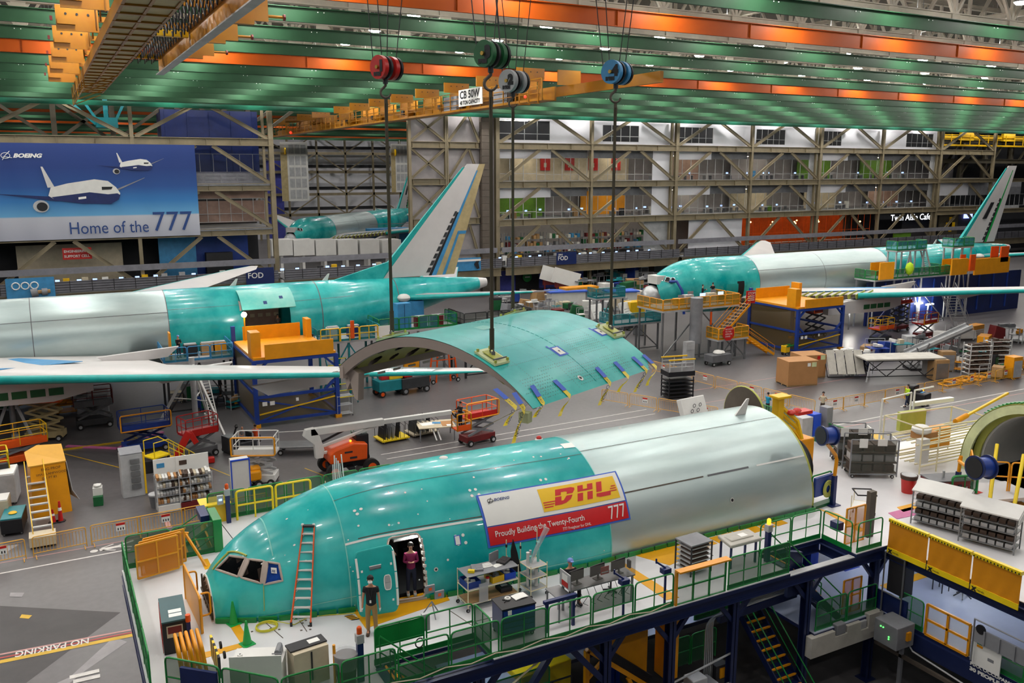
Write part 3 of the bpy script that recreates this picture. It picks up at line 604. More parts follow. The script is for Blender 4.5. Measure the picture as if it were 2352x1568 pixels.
def stripe(m,ph,t0,t1,w=.05,off=.012,n=30,ph2=None):
 vs=[]
 for j in range(n+1):
  t=t0+(t1-t0)*j/n;p=ph if ph2 is None else ph+(ph2-ph)*j/n;k=w/2/3.1;vs+=[sf(t,p-k,off),sf(t,p+k,off)]
 return m.add(vs,[(2*j,2*j+2,2*j+3,2*j+1)for j in range(n)])
def patch(m,P,off,n=6):
 a,b,c,d=P;vs=[]
 for i in range(n+1):
  for j in range(n+1):
   s_,q=i/n,j/n;t=(a[0]*(1-s_)+b[0]*s_)*(1-q)+(d[0]*(1-s_)+c[0]*s_)*q;ph=(a[1]*(1-s_)+b[1]*s_)*(1-q)+(d[1]*(1-s_)+c[1]*s_)*q;vs.append(sf(t,ph,off))
 return m.add(vs,[(i*(n+1)+j,(i+1)*(n+1)+j,(i+1)*(n+1)+j+1,i*(n+1)+j+1)for i in range(n)for j in range(n)])
def edge(m,P,w,off,closed=True,n=5):
 pts=[];k=len(P)
 for i in range(k if closed else k-1):
  a,b=P[i],P[(i+1)%k]
  for j in range(n):pts.append(sf(a[0]+(b[0]-a[0])*j/n,a[1]+(b[1]-a[1])*j/n,off))
 if not closed:pts.append(sf(*P[-1],off))
 return m.tube(pts,w/2,6,closed)
px=lambda L,off=0:[hit(u,v,off)for u,v in L]
w1=px([(526,1275),(562,1281),(545,1322),(494,1307)]);w2=px([(574,1286),(604,1289),(597,1338),(554,1326)]);w3=px([(615,1291),(641,1295),(648,1332),(608,1341)])
WIN=(w1,w2,w3)
fine=lambda L,n=5:px([(L[i][0]+(L[(i+1)%4][0]-L[i][0])*j/n,L[i][1]+(L[(i+1)%4][1]-L[i][1])*j/n)for i in range(4)for j in range(n)])
WF=[fine(L)for L in([(527,1276),(564,1281),(546,1324),(496,1307)],[(573,1284),(606,1288),(599,1339),(554,1326)],[(615,1290),(641,1294),(649,1333),(607,1342)])]
def rr(P,r,n=4):
 o=[];k=len(P)
 for i in range(k):
  a,b,c=Vector(P[i-1]),Vector(P[i]),Vector(P[(i+1)%k]);A=b+(a-b)*r/(a-b).length;C=b+(c-b)*r/(c-b).length
  for j in range(n+1):q=j/n;o.append(tuple(A*(1-q)**2+b*2*q*(1-q)+C*q*q))
 return o
dtl,dtr,dbr,dbl=px([(881,1238),(966,1228),(981,1368),(905,1385)])
_t0=(dtl[0]+dbl[0])/2;_t1=(dtr[0]+dbr[0])/2;DOORQ=[(_t0,dtl[1]),(_t1,dtl[1]),(_t1,dbr[1]),(_t0,dbr[1])]
DOOR=rr([(t,ph*1.0)for t,ph in DOORQ],.17)
pl=lambda t,ph,r,n=12:[(t+r*cos(2*pi*i/n),ph+r/3.1*sin(2*pi*i/n))for i in range(n)]
fg=T('freighter_front_fuselage','huge teal and silver front fuselage section on the white deck in the foreground','aircraft section',ORIGIN)
holes=WF+[DOOR]
m=M('teal');shell(m,1.8,5.0,.04,220,holes);mk(m,'nose_skin',fg)
m=M('teal');shell(m,5.0,14.6,.05,200,holes);mk(m,'forward_skin',fg)
m=M('skin_silver');shell(m,14.6,24.15,.5,120);mk(m,'aft_skin',fg)
m=M('brown_cloth');shell(m,1.85,24.1,.25,60,[[(a-.05,b)for a,b in w1],w2,w3,[(a+(.06 if a>7.2 else-.06),b*1.0)for a,b in DOOR]],off=-.12);mk(m,'inner_lining',fg)
m=M('frame_cream');w_,tp,bt,c=sec(1.8);m.poly([sf(1.82,a*pi/20,-.1)for a in range(40)]);mk(m,'nose_bulkhead',fg,0)
m=M('trunk');
for a in range(-3,4):m.bar((1.76,a*.28,-1.9),(1.76,a*.28,.4),.05,.06)
for z in(-1.6,-1.1,-.6,-.1):m.bar((1.74,-.95,z),(1.74,.95,z),.06,.05)
m.m('dark').box(1.66,-.3,-1.4,.12,.5,.6);m.m('brass').box(1.66,.3,-.7,.1,.3,.3);mk(m,'bulkhead_stiffener',fg,0)
m=M('white');edge(m,[(1.8,-pi+.001),(1.8,-pi/2),(1.8,0),(1.8,pi/2),(1.8,pi-.001)],.05,0,n=12);mk(m,'nose_rim',fg)
m=M('zinc');band(m,24.2,-pi,pi,.3,-.1,80);band(m,24.2,-pi,pi,.3,-.3,80);mk(m,'aft_frame',fg)
m=M('frame_cream')
for Wn in WF:edge(m,Wn,.075,.0,n=1)
for L in([(563,1281),(574,1284),(555,1326),(545,1324)],[(605,1288),(616,1290),(608,1341),(598,1339)]):patch(m,px(L),.022,5)
mk(m,'window_frame',fg)
m=M('zinc');edge(m,px([(524,1271),(489,1309)]),.07,.03,False);edge(m,px([(522,1270),(566,1277)]),.06,.03,False);mk(m,'window_sealant',fg)
for i,Wn in enumerate(WF):
 m=M('blue_glossy' if i==2 else 'dark_glass');m.poly([sf(*p,-.01)for p in Wn]);p=mk(m,'cockpit_pane',fg)
 if i==2:
  p['label']='blue reflecting pane with a white sticker';q=M('paper');a=px([(622,1303),(635,1304),(636,1317),(623,1316)]);patch(q,a,.01,2);mk(q,'sticker',p,0)
  q=M('ink_blue');e=sf(*px([(624,1315)])[0],.03);f_=sf(*px([(634.5,1316)])[0],.03);up_=(sf(*px([(624,1305)])[0],.03)-e).normalized();text(q,'ppg',.12,e+up_*.03,(f_-e).normalized(),up_,width=(f_-e).length*.7,bold=.002);mk(q,'sticker_lettering',p,0)
m=M('orange');m.box(3.0,-.35,-.02,.75,.9,.04);
for a in(-.37,.37):m.box(3.0+a,-.35,0,.06,.9,.16)
for a in(-.45,.45):m.box(3.0,-.35+a,0,.75,.06,.16)
m.m('dark');[m.box(3.0+R.uniform(-.2,.2),-.35+R.uniform(-.3,.3),.02,.1,.16,.1)for _ in range(5)];mk(m,'orange_tray',fg,0)
m=M('trunk');m.box(3.2,0,-.45,1.8,2.4,.1);m.m('grey').box(2.5,0,-.4,.5,2.2,.35);m.m('dark').box(4.2,.5,-.4,1,.8,1.3);mk(m,'cockpit_deck',fg,0)
m=M('teal_pale');
for t,a,b in((3.55,.8,pi),(5.6,-.3,pi),(14.6,-.4,pi)):band(m,t,a,b,.035)
stripe(m,.05,2.5,6.3,.03);stripe(m,-.02,9.0,14.6,.03);mk(m,'seam',fg,0)
m=M('paper');stripe(m,.62,5.6,12.6,.075,ph2=.60);mk(m,'white_stripe',fg,0)
m=M('trunk');stripe(m,.648,6.0,12.6,.03,.014,ph2=.63);stripe(m,1.22,5.6,14.6,.02,.013,ph2=1.2);stripe(m,1.25,14.6,24.1,.02,.013);stripe(m,.60,14.7,19,.05,.014);mk(m,'lap_joint',fg,0)
m=M('mid_grey');stripe(m,.60,19.2,21.2,.07,.016);mk(m,'dark_lap_joint',fg,0);m=M('paper');stripe(m,.60,21.6,24.1,.06,.018);mk(m,'white_lap_joint',fg,0)
m=M('paper');rq=random.Random(3)
for _ in range(46):
 t=rq.uniform(3,14.4);ph=rq.uniform(-.1,1.3);m.poly([sf(a,b,.014)for a,b in pl(t,ph,rq.choice([.018,.025,.04]),7)])
for t,ph in((9.9,.95),(10.1,.95),(9.9,.88),(10.15,.88),(12.5,.93),(12.7,.93),(12.5,.86),(12.7,.86),(9.0,.48),(9.25,.48),(9.05,.4),(9.3,.4),(13.0,-.12),(13.2,-.12),(13,-.2),(13.2,-.2),(6.1,.98),(6.3,.98),(6.15,.93)):m.poly([sf(a,b,.014)for a,b in pl(t,ph,.055,8)])
mk(m,'fastener_dots',fg,0)
m=M('white');band(m,8.98,.02,.04,.1);m.poly([sf(a,b,.02)for a,b in pl(*hit(1001,1307),.07)]);m.m('ink').poly([sf(a,b,.03)for a,b in pl(*hit(1001,1307),.035)]);mk(m,'static_port',fg,0)
c_=hit(1681,1148);m=M('white');m.poly([sf(a,b,.02)for a,b in pl(*c_,.09)]);m.m('ink').poly([sf(a,b,.03)for a,b in pl(*c_,.06)]);mk(m,'round_port',fg,0)
for(u,v),nm in(((1019,1051),'antenna_fairing'),((1238,1009),'beacon_base'),((1424,983),'antenna_base')):
 c_=hit(u,v);m=M('white');p=sf(*c_,0);m.sph(p,.16 if u<1400 else .07,12,.35);o=mk(m,nm,fg)
 if nm=='beacon_base':m=M('red');m.sph(p+V(0,0,.06),.11,10,.8);mk(m,'red_beacon',o)
a=px([(1286,1020),(1312,1017),(1322,1027),(1296,1030)]);m=M('paper');patch(m,a,.015,3);mk(m,'crown_patch',fg,0)
c_=hit(1672,945);p=sf(c_[0],1.45,0);m=M('white');m.poly([p+V(-.1,-.04,0),p+V(.45,-.04,0),p+V(.62,-.02,.62),p+V(.5,-.02,.62)],.06,(0,1,0));mk(m,'blade_antenna',fg,0)
m=M('tape_blue');a=px([(1042,1230),(1056,1228),(1059,1250),(1045,1252)]);patch(m,a,.016,2);m.m('paper');a=px([(1044,1232),(1054,1230),(1057,1249),(1047,1251)]);patch(m,a,.022,2);mk(m,'taped_note',fg,0)
ba,bb,bc,bd=px([(1092,1138),(1416,1080),(1447,1193),(1122,1258)],.03)
bt0,bt1=(ba[0]+bd[0])/2,(bb[0]+bc[0])/2;bp1,bp0=(ba[1]+bb[1])/2,(bc[1]+bd[1])/2
bn=T('hanging_banner','curved freighter banner with yellow logo taped on the teal foreground fuselage','banner',ORIGIN)
BS=lambda x,y,off=.03:sf(bt0+(bt1-bt0)*x,bp0+(bp1-bp0)*y,off)
def brect(m,x0,x1,y0,y1,off,nx=16,ny=10):
 vs=[BS(x0+(x1-x0)*i/nx,y0+(y1-y0)*j/ny,off+(.012*sin(i*2.1+j*.9)if off==.03 else 0))for i in range(nx+1)for j in range(ny+1)];m.add(vs,[(i*(ny+1)+j,(i+1)*(ny+1)+j,(i+1)*(ny+1)+j+1,i*(ny+1)+j+1)for i in range(nx)for j in range(ny)])
m=M('tape_blue');brect(m,0,1,0,1,.025);mk(m,'blue_tape_border',bn)
m=M('paper');brect(m,.014,.986,.38,.97,.045);mk(m,'white_cloth',bn)
m=M('dhl_red');brect(m,.014,.986,.035,.36,.045);mk(m,'red_cloth',bn)
m=M('dhl_yellow');brect(m,.40,.955,.45,.90,.055);mk(m,'yellow_cloth',bn)
def btext(m,body,x0,x1,y0,y1,off=.062,shear=0,bold=0,pad=None):
 vs,fs=tmesh(body,1,shear,bold=bold);b_=bmesh.new();bv=[b_.verts.new(v)for v in vs]
 for f in fs:
  try:b_.faces.new([bv[i]for i in f])
  except ValueError:pass
 xs=[v.x for v in vs];ys=[v.y for v in vs];X0,X1,Y0,Y1=min(xs),max(xs),min(ys),max(ys)
 if pad:Y0,Y1=pad
 for i in range(1,8):bmesh.ops.bisect_plane(b_,geom=b_.verts[:]+b_.edges[:]+b_.faces[:],plane_co=(0,Y0+(Y1-Y0)*i/8,0),plane_no=(0,1,0))
 b_.verts.index_update();m.add([BS(x0+(x1-x0)*(v.co.x-X0)/(X1-X0),y0+(y1-y0)*(v.co.y-Y0)/(Y1-Y0),off)for v in b_.verts],[tuple(v.index for v in f.verts)for f in b_.faces]);b_.free()
def bpoly(m,pts,off=.062):
 b_=bmesh.new();b_.faces.new([b_.verts.new((x,y,0))for x,y in pts]);ys=[y for x,y in pts];a,c=min(ys),max(ys)
 for i in range(1,6):bmesh.ops.bisect_plane(b_,geom=b_.verts[:]+b_.edges[:]+b_.faces[:],plane_co=(0,a+(c-a)*i/6,0),plane_no=(0,1,0))
 b_.verts.index_update();m.add([BS(v.co.x,v.co.y,off)for v in b_.verts],[tuple(v.index for v in f.verts)for f in b_.faces]);b_.free()
m=M('dhl_red')
def LX(x,y):return(.475+x*.40+.022*y*1.6,.535+y*.30)
def lp(P):bpoly(m,[LX(*p)for p in P])
lp([(.02,.60),(.02,1),(.30,1),(.36,.93),(.365,.8),(.33,.6),(.22,.6),(.23,.72),(.2,.78),(.12,.78),(.12,.60)]);lp([(.02,0),(.02,.52),(.13,.52),(.13,.24),(.17,.24),(.22,.5),(.33,.5),(.3,.25),(.22,.06),(.14,0)])
lp([(.42,.6),(.42,1),(.52,1),(.52,.72),(.6,.72),(.6,1),(.7,1),(.7,.6)]);lp([(.42,0),(.42,.5),(.52,.5),(.52,0)]);lp([(.6,0),(.6,.5),(.7,.5),(.7,0)])
lp([(.77,.35),(.77,1),(.87,1),(.87,.35)]);lp([(.77,.08),(.77,.27),(1.04,.27),(1.04,0),(.84,0)])
for i in range(3):bpoly(m,[(.41,.52+i*.045),(.41,.54+i*.045),(.475+.012*i,.54+i*.045),(.47+.012*i,.52+i*.045)]);bpoly(m,[(.885+.012*i,.60+i*.045),(.89+.012*i,.62+i*.045),(.945,.62+i*.045),(.945,.60+i*.045)])
mk(m,'logo_letters',bn,0)
m=M('paper');btext(m,'Proudly Building the Twenty-Fourth',.055,.66,.15,.28,bold=.005,pad=(-.15,.72));btext(m,'777',.845,.968,.08,.33,bold=.0);btext(m,'777 Freighter for DHL',.50,.70,.055,.115,pad=(-.1,.72));mk(m,'white_lettering',bn,0)
m=M('ink_blue');btext(m,'BOEING',.10,.205,.82,.875,shear=.3,bold=.02);m.m('ink');m.tube([BS(.075+.018*cos(a*pi/8),.84+.04*sin(a*pi/8),.06)for a in range(16)],.008,4,True);m.tube([BS(.06,.78,.06),BS(.085,.9,.06)],.008,4);m.tube([BS(.06,.82,.06),BS(.1,.83,.06)],.008,4);mk(m,'small_logo',bn,0)
dq=[hit(u,v,.75)for u,v in((812,1268),(901,1256),(917,1398),(828,1420))]
t0,t1=(dq[0][0]+dq[3][0])/2,(dq[1][0]+dq[2][0])/2;p1_,p0_=(dq[0][1]+dq[1][1])/2,(dq[2][1]+dq[3][1])/2
m=M('teal_flat');D=rr([(t0,p1_),(t1,p1_),(t1,p0_),(t0,p0_)],.13,5);n=14
def dgrid(m,off,mt):
 nt,npz=26,40;vs=[sf(t0+(t1-t0)*i/nt,p0_+(p1_-p0_)*j/npz,off)for i in range(nt+1)for j in range(npz+1)];fs=[]
 for i in range(nt):
  for j in range(npz):
   if inpoly(t0+(t1-t0)*(i+.5)/nt,p0_+(p1_-p0_)*(j+.5)/npz,D):k=i*(npz+1)+j;fs.append((k,k+npz+1,k+npz+2,k+1))
 m.m(mt).add(vs,fs)
dgrid(m,.75,'teal_flat');dgrid(m,.60,'frame_cream');door=mk(m,'crew_door',fg);door['label']='teal crew door swung open'
m=M('teal_flat');edge(m,D,.10,.69,n=2);mk(m,'door_rim',door)
L_=lambda x,y:(t0+(t1-t0)*x,p0_+(p1_-p0_)*y)
m=M('paper')
for x in(.02,.98):
 for a,b in((.1,.35),(.37,.6),(.62,.92)):edge(m,[L_(x,a),L_(x,b)],.07,.76,False,4)
mk(m,'white_edge_strip',door)
m=M('mid_grey');edge(m,[L_(.33,.73),L_(.62,.73)],.13,.74,False,6);m.m('paper');edge(m,[L_(.32,.755),L_(.63,.755)],.025,.77,False);mk(m,'handle_recess',door)
m=M('light_grey');q=rr([L_(.66,.36),L_(.84,.36),L_(.84,.58),L_(.66,.58)],.06);m.poly([sf(a,b,.765)for a,b in q]);m.m('paper');edge(m,q,.03,.765,n=1);mk(m,'door_window',door)
m=M('paper');[m.poly([sf(*L_(x+dx,y+dy),.77)for dx,dy in((0,0),(.05,0),(.05,.035),(0,.035))])for x,y in((.86,.72),(.1,.69),(.84,.18))];mk(m,'small_label',door,0)
m=M('steel');a=sf(t1-.15,(p0_+p1_)/2+.1,.6);b=sf(DOORQ[0][0]+.1,(p0_+p1_)/2+.1,-.1);m.bar(a,b,.1,.3);mk(m,'hinge_arm',fg,0)
m=M('frame_cream');edge(m,DOOR,.07,.0,n=1);mk(m,'doorway_frame',fg)
m=M('white');
for k in range(9):p=sf(DOORQ[1][0]-.02,DOORQ[2][1]+(DOORQ[1][1]-DOORQ[2][1])*(k+.7)/10,-.03);m.box(p.x,p.y,p.z,.09,.1,.09)
mk(m,'door_stop',fg,0)
zs=-.28;m=M('dark_steel');m.box(7.3,0,zs-.06,4.2,4.2,.06);mk(m,'cabin_floor',fg,0)
m=M('light_grey');a=sf(DOORQ[0][0],-.05,0);b=sf(DOORQ[1][0],-.05,0);m.bar((a.x,a.y+.05,zs-.02),(b.x,b.y+.05,zs-.02),.16,.06);mk(m,'door_sill',fg,0)
m=M('wall_lilac');m.box(7.3,.6,zs,3.2,.1,2.5);m.m('wall_pink');m.box(6.55,-1.1,zs+1.25,1.3,1.7,.06);m.box(6.55,-1.25,zs+.9,1.1,1.2,.06);m.box(6.55,-1.3,zs+.55,1.0,1.1,.06);m.box(6.4,-1.1,zs+.2,.9,1.5,1.1)
m.m('light_grey');m.box(7.9,-1.2,zs+1.75,1.6,1.7,.08);m.m('dark');m.box(8.6,.2,zs+.02,.9,.5,.5);m.box(7.7,.2,zs+1.5,.5,.4,.35);mk(m,'cabin_lining',fg,0)
pl_=hit(950,1229);q=sf(*pl_,-.15);m=M('door_light');m.sph(q,.07,10);LT=mk(m,'doorway_lamp',fg)
# ---- complete aircraft ------------------------------------------------
def wing_part(m,S_,n=10):
 """S_: list of (le, te, thickness); closed aerofoil loft"""
 prof=[(0,0),(.02,.35),(.1,.8),(.3,1),(.6,.7),(1,.04),(1,-.04),(.6,-.5),(.3,-.8),(.1,-.6),(.02,-.3)];vs=[]
 for le,te,th in S_:
  le,te=Vector(le),Vector(te);vs+=[le+(te-le)*x+V(0,0,z*th/2)for x,z in prof]
 k=len(prof);fs=[(i*k+j,i*k+(j+1)%k,(i+1)*k+(j+1)%k,(i+1)*k+j)for i in range(len(S_)-1)for j in range(k)]
 fs+=[tuple(range(k)),tuple(range((len(S_)-1)*k+k-1,(len(S_)-1)*k-1,-1))]
 return m.add(vs,fs)
def aircraft(label,loc,rz,zc=5.8,nose=True,wm='plane_white',cargo=False,tn=14.6,ts=34.6,t_start=0):
 A=T('freighter_aircraft',label,'aircraft',(loc[0],loc[1],zc),rz)
 ch=[[(40.4,.85),(44.3,.85),(44.3,-.28),(40.4,-.28)]]if cargo else[]
 if nose:
  m=M('teal');shell(m,1.9,6,.1,72,[w1,w2,w3]);mk(m,'nose_skin',A);m=M('teal');shell(m,6,tn,.4,72);mk(m,'forward_skin',A)
  m=M('silver');m.sph((1.75,0,-.85),1.22,24,1.05);mk(m,'nose_bulkhead',A)
  m=M('white');m.box(3.1,0,.6,2.6,1.7,.9);m.m('black');[patch(m,Wn,-.05,2)for Wn in WIN];mk(m,'cockpit_pane',A);m=M('foil')
  for Wn in WIN:edge(m,Wn,.1,.02)
  mk(m,'window_frame',A)
 m=M('skin_silver');shell(m,tn if nose else t_start,ts,1,96);mk(m,'centre_skin',A)
 m=M('teal');shell(m,ts,47,.1 if cargo else .5,150 if cargo else 72,ch);mk(m,'aft_skin',A);m=M('teal');shell(m,47,63.4,.5,72);mk(m,'tail_skin',A)
 m=M('plane_white');shell(m,63.4,64.3,.3,40);m.poly([sf(64.3,a*pi/10)for a in range(20)]);mk(m,'tail_cone',A)
 m=M('mid_grey');[band(m,t,-1,pi,.06)for t in(tn,25,ts)];stripe(m,.55,tn if nose else t_start,ts,.05);stripe(m,.62,ts,50,.03);band(m,47.1,-.8,pi,.08);band(m,54.5,-.8,2.6,.08);mk(m,'seam',A,0)
 for t in(40,48,50.8,52):m=M('white');p=sf(t,pi/2,0);m.poly([p+V(0,-.03,0),p+V(.5,-.03,0),p+V(.7,-.02,.6),p+V(.55,-.02,.6)],.05,(0,1,0));mk(m,'blade_antenna',A,0)
 for sd in(-1,1):
  Sx=[((11.8,sd*2.6,-1.5),(31.5,sd*2.6,-1.6),1.9),((23.2,sd*12.4,-.55),(33.2,sd*12.4,-.6),1.15),((45.6,sd*30.2,1.1),(48.6,sd*30.2,1.1),.35),((48.2,sd*32,1.3),(49.2,sd*32,1.3),.1)]
  m=M(wm);wing_part(m,Sx);W=mk(m,'wing',A,50)
  m=M('teal_flat');m2=[(Vector(a),Vector(b),c)for a,b,c in Sx];LE=[a+(b-a)*-.012 for a,b,c in m2];rr_=[c*.24+.03 for a,b,c in m2]
  st=1.0;A0=LE[0]+(LE[1]-LE[0])*.85;m.tube([A0,LE[1]],.34,8,r2=.3);m.tube([LE[1],LE[2]],.3,8,r2=.12);m.tube([LE[2],LE[3]],.12,8,r2=.04);mk(m,'leading_edge',W)
  if sd<0:
   m=M('foil');wing_part(m,[(m2[2][0]+(m2[1][0]-m2[2][0])*.22+V(.1,0,.03),m2[2][1]+(m2[1][1]-m2[2][1])*.22,.55),(m2[2][0]+V(0,0,.02),m2[2][1]+V(.05,0,0),.42)]);mk(m,'foil_wrap',W)
   m=M('sky_blue');P=[V(15,-4.5,-.72),V(24,-4.5,-.72),V(28,-10.5,-.2),V(22.5,-11,-.15)];m.poly(P,.04);mk(m,'blue_film',W,0)
   m=M('zinc')
   for k in range(16):p=LE[0]+(LE[1]-LE[0])*(.08+k*.055);m.bar(p+V(-.3,0,-.1),p+V(1.1,0,.35),.08,.5)
   m.m('trunk');m.bar(LE[0]+V(.3,0,0),LE[1]+V(0,.4,0),.5,.3);mk(m,'slat_ribs',W,0)
   m=M('plane_white');m.poly([(20,-10.2,-1.2),(28.5,-10.2,-.9),(28.5,-10.2,-2.2),(26,-10.2,-2.7),(17,-10.2,-2.5),(17,-10.2,-1.6)],.7,(0,-1,0));py_=mk(m,'engine_pylon',A,0)
   m=M('green_dark');[m.box(22.9+k*1.1,-10.92,-2.25,.9,.06,.5)for k in range(4)];mk(m,'pylon_ribs',py_,0)
   pass
   for x_,y_ in((33,-8),(35.5,-15.5),(41,-22)):m=M('plane_white');m.poly([(x_-4,y_,-.5),(x_+1.6,y_,-.2),(x_+.8,y_,-.9),(x_-3,y_,-1.2)],.35,(0,1,0));mk(m,'flap_fairing',W,0)
 m=M('plane_white');vs=[]
 for i in range(13):
  t=11+22*i/12;k=sin(pi*min(1,max(0,(i+.3)/12.6)));
  for j in range(13):a=-pi+pi*j/12;vs.append((t,3.45*cos(a)*(.75+.25*k),-1.6+2.0*k*sin(a)-.3))
 m.add(vs,[(i*13+j,(i+1)*13+j,(i+1)*13+j+1,i*13+j+1)for i in range(12)for j in range(12)]);mk(m,'belly_fairing',A)
 zb,zt=3.0,13.35;m=M(wm)
 def fs_(k0,k1,b0,t0,th):
  bx=(52.9,60.9);tx=(62.2,64.3);P=lambda k,z:bx[0]+(bx[1]-bx[0])*k+((tx[0]+(tx[1]-tx[0])*k)-(bx[0]+(bx[1]-bx[0])*k))*(z-zb)/(zt-zb)
  return P
 P=fs_(0,1,0,0,0);th=lambda k,z:(.55*(1-(z-zb)/(zt-zb))+.12)*(1 if k<.5 else(1.15-k)*1.3)*(.6 if k<.12 else 1)
 def slab_(mt,k0,k1,z0,z1,nm,par=A,e=0):
  m=M(mt);vs=[]
  for z in(z0,z1):
   for k in(k0,k1):vs+=[(P(k,z),-th(k,z)/2-e,z),(P(k,z),th(k,z)/2+e,z)]
  m.add(vs,[(0,1,3,2),(4,6,7,5),(0,2,6,4),(1,5,7,3),(0,4,5,1),(2,3,7,6)]);return mk(m,nm,par,0)
 fin=slab_(wm,.1,.66,zb,zt,'fin');slab_('teal_flat',.0,.1,zb,zt-.3,'fin_leading_edge',fin);rud=slab_('crane_pale' if cargo else wm,.70,1.0,zb,zt,'rudder');rud['label']='tan rudder masked with blue tape' if cargo else 'pale rudder'
 slab_('ink',.66,.70,zb,zt-4.5,'rudder_gap',fin);slab_(wm,.66,.70,zt-4.5,zt,'rudder_fairing',fin)
 tp='sky_blue' if cargo else 'green_cone'
 slab_(tp,.70,.76,zb,zt-.6,'masking_tape',rud,.02)
 if cargo:slab_(tp,.84,.88,zb,zb+4,'masking_tape',rud,.03);slab_(tp,.84,1.0,zb+3.8,zb+4.1,'masking_tape',rud,.03);slab_('crane_pale',.76,1,zb,zt,'tan_primer',rud,.005)
 for k in range(9):slab_('dark_steel',.61,.655,zb+.3+k*.65,zb+.75+k*.65,'open_access_bay',fin,.03)
 if not cargo:slab_('ink',.3,.42,zb+3.2,zb+5.4,'open_access_bay',fin,.03)
 if cargo:m=M('teal');m.poly([(48.5,0,2.95),(53.6,0,3.0),(54.6,0,4.6)],.3,(0,-1,0));mk(m,'dorsal_fairing',A,0)
 for sd in(-1,1):
  m=M('grey_plane');St=[((55.2,sd*1.2,1.2),(61.5,sd*1.0,1.1),.7),((63.6,sd*10.6,2.35),(66.2,sd*10.6,2.35),.16)];wing_part(m,St);h=mk(m,'tailplane',A,50)
  m=M('teal_flat');m.tube([V(55.2,sd*1.4,1.2),V(63.6,sd*10.6,2.35)],.26,8,r2=.07);m.tube([V(61.5,sd*1.2,1.12),V(66.2,sd*10.6,2.35)],.07,6,r2=.03);mk(m,'tailplane_edge',h)
  if sd<0:m=M('white');m.sph((54.9,-2.1,1.35),.62,12,.6);m.m('sky_blue').box(55.6,-1.9,-.3,2.2,1.2,1.3);mk(m,'root_wrap',h)
 return A
LA=aircraft('complete teal and silver airliner at left with tall fin and open cargo door',(-26.3,76.5),0,nose=False,cargo=True,t_start=8)
m=M('skin_silver');
def curved(m,mt,t0,t1,a0,a1,R_,cz,cy,th=.1,n=16):
 vs=[]
 for j in range(n+1):
  a=a0+(a1-a0)*j/n;vs+=[(t0,cy-R_*cos(a),cz+R_*sin(a)),(t1,cy-R_*cos(a),cz+R_*sin(a)),(t0,cy-(R_-th)*cos(a),cz+(R_-th)*sin(a)),(t1,cy-(R_-th)*cos(a),cz+(R_-th)*sin(a))]
 fs=[]
 for j in range(n):k=4*j;fs+=[(k,k+1,k+5,k+4),(k+2,k+6,k+7,k+3),(k,k+4,k+6,k+2),(k+1,k+3,k+7,k+5)]
 fs+=[(0,2,3,1),(4*n,4*n+1,4*n+3,4*n+2)];m.m(mt).add(vs,fs)
m=M();curved(m,'teal_pale',40.2,44.6,.62,1.5,3.25,-.35,-1.15);cdr=mk(m,'cargo_door',LA);cdr['label']='pale cargo door raised open'
m=M('ink_blue');[m.poly([(x+dx,-1.15-3.27*cos(a+da),-.35+3.27*sin(a+da))for dx,da in((0,0),(.3,0),(.3,.1),(0,.1))])for x,a in((42,.75),(43.4,.9))];mk(m,'door_stencil',cdr,0)
m=M('wall_pink');m.box(42.3,2.4,-1.2,4.5,.1,3.2);m.m('trunk').box(42.3,0,-1.25,6,5,.1);m.m('cream');[m.box(40.8+k*.7,2.3,-.1,.4,.06,.3)for k in range(6)];m.m('frame_cream');m.box(40.25,-1.5,-.9,.15,2.6,3);mk(m,'cargo_hold_lining',LA,0)
m=M('steel');[m.cyl((41.8+k*.3,-1.9+j*.25,-1.0),(41.8+k*.3,-1.9+j*.25,-.8),.1,8)for k in range(5)for j in range(2)];mk(m,'cargo_rollers',LA)
RA=aircraft('complete teal and silver airliner at right with its nose towards the centre',(56.5,76.5),0,ts=36.2)
m=M('teal_flat');q=[(9.6,.12),(11.2,.12),(11.2,-.55),(9.6,-.55)];patch(m,q,.3,6);mk(m,'crew_door',RA);m=M('ink');patch(m,[(11.3,.2),(12.3,.2),(12.3,-.5),(11.3,-.5)],.02,6);mk(m,'doorway',RA)
m=M('blue');m.tube([(3.1,-1.4,.9),(3.4,-2.2,1.0),(3.8,-2.7,0),(3.9,-3,-2.5)],.16,8);mk(m,'air_hose',RA)
a=pd(655,530,165);b=pd(940,500,222);FA=aircraft('distant teal airliner seen through the opening between the banner wall and the tower',(a.x,a.y),math.atan2(b.y-a.y,b.x-a.x),zc=6.3)
m=M('sky_blue');a=pd(890,520,190);m.box(a.x,a.y,3,9,3,3.2);m.m('steel');[m.box(a.x+k*2-4,a.y,0,.3,.3,3)for k in range(5)];m.bar((a.x-4.5,a.y-1.5,7.2),(a.x+4.5,a.y-1.5,7.2),.1,.1);TH_(m,'work_platform','blue work platform beside the distant airliner','work platform',smooth=0)
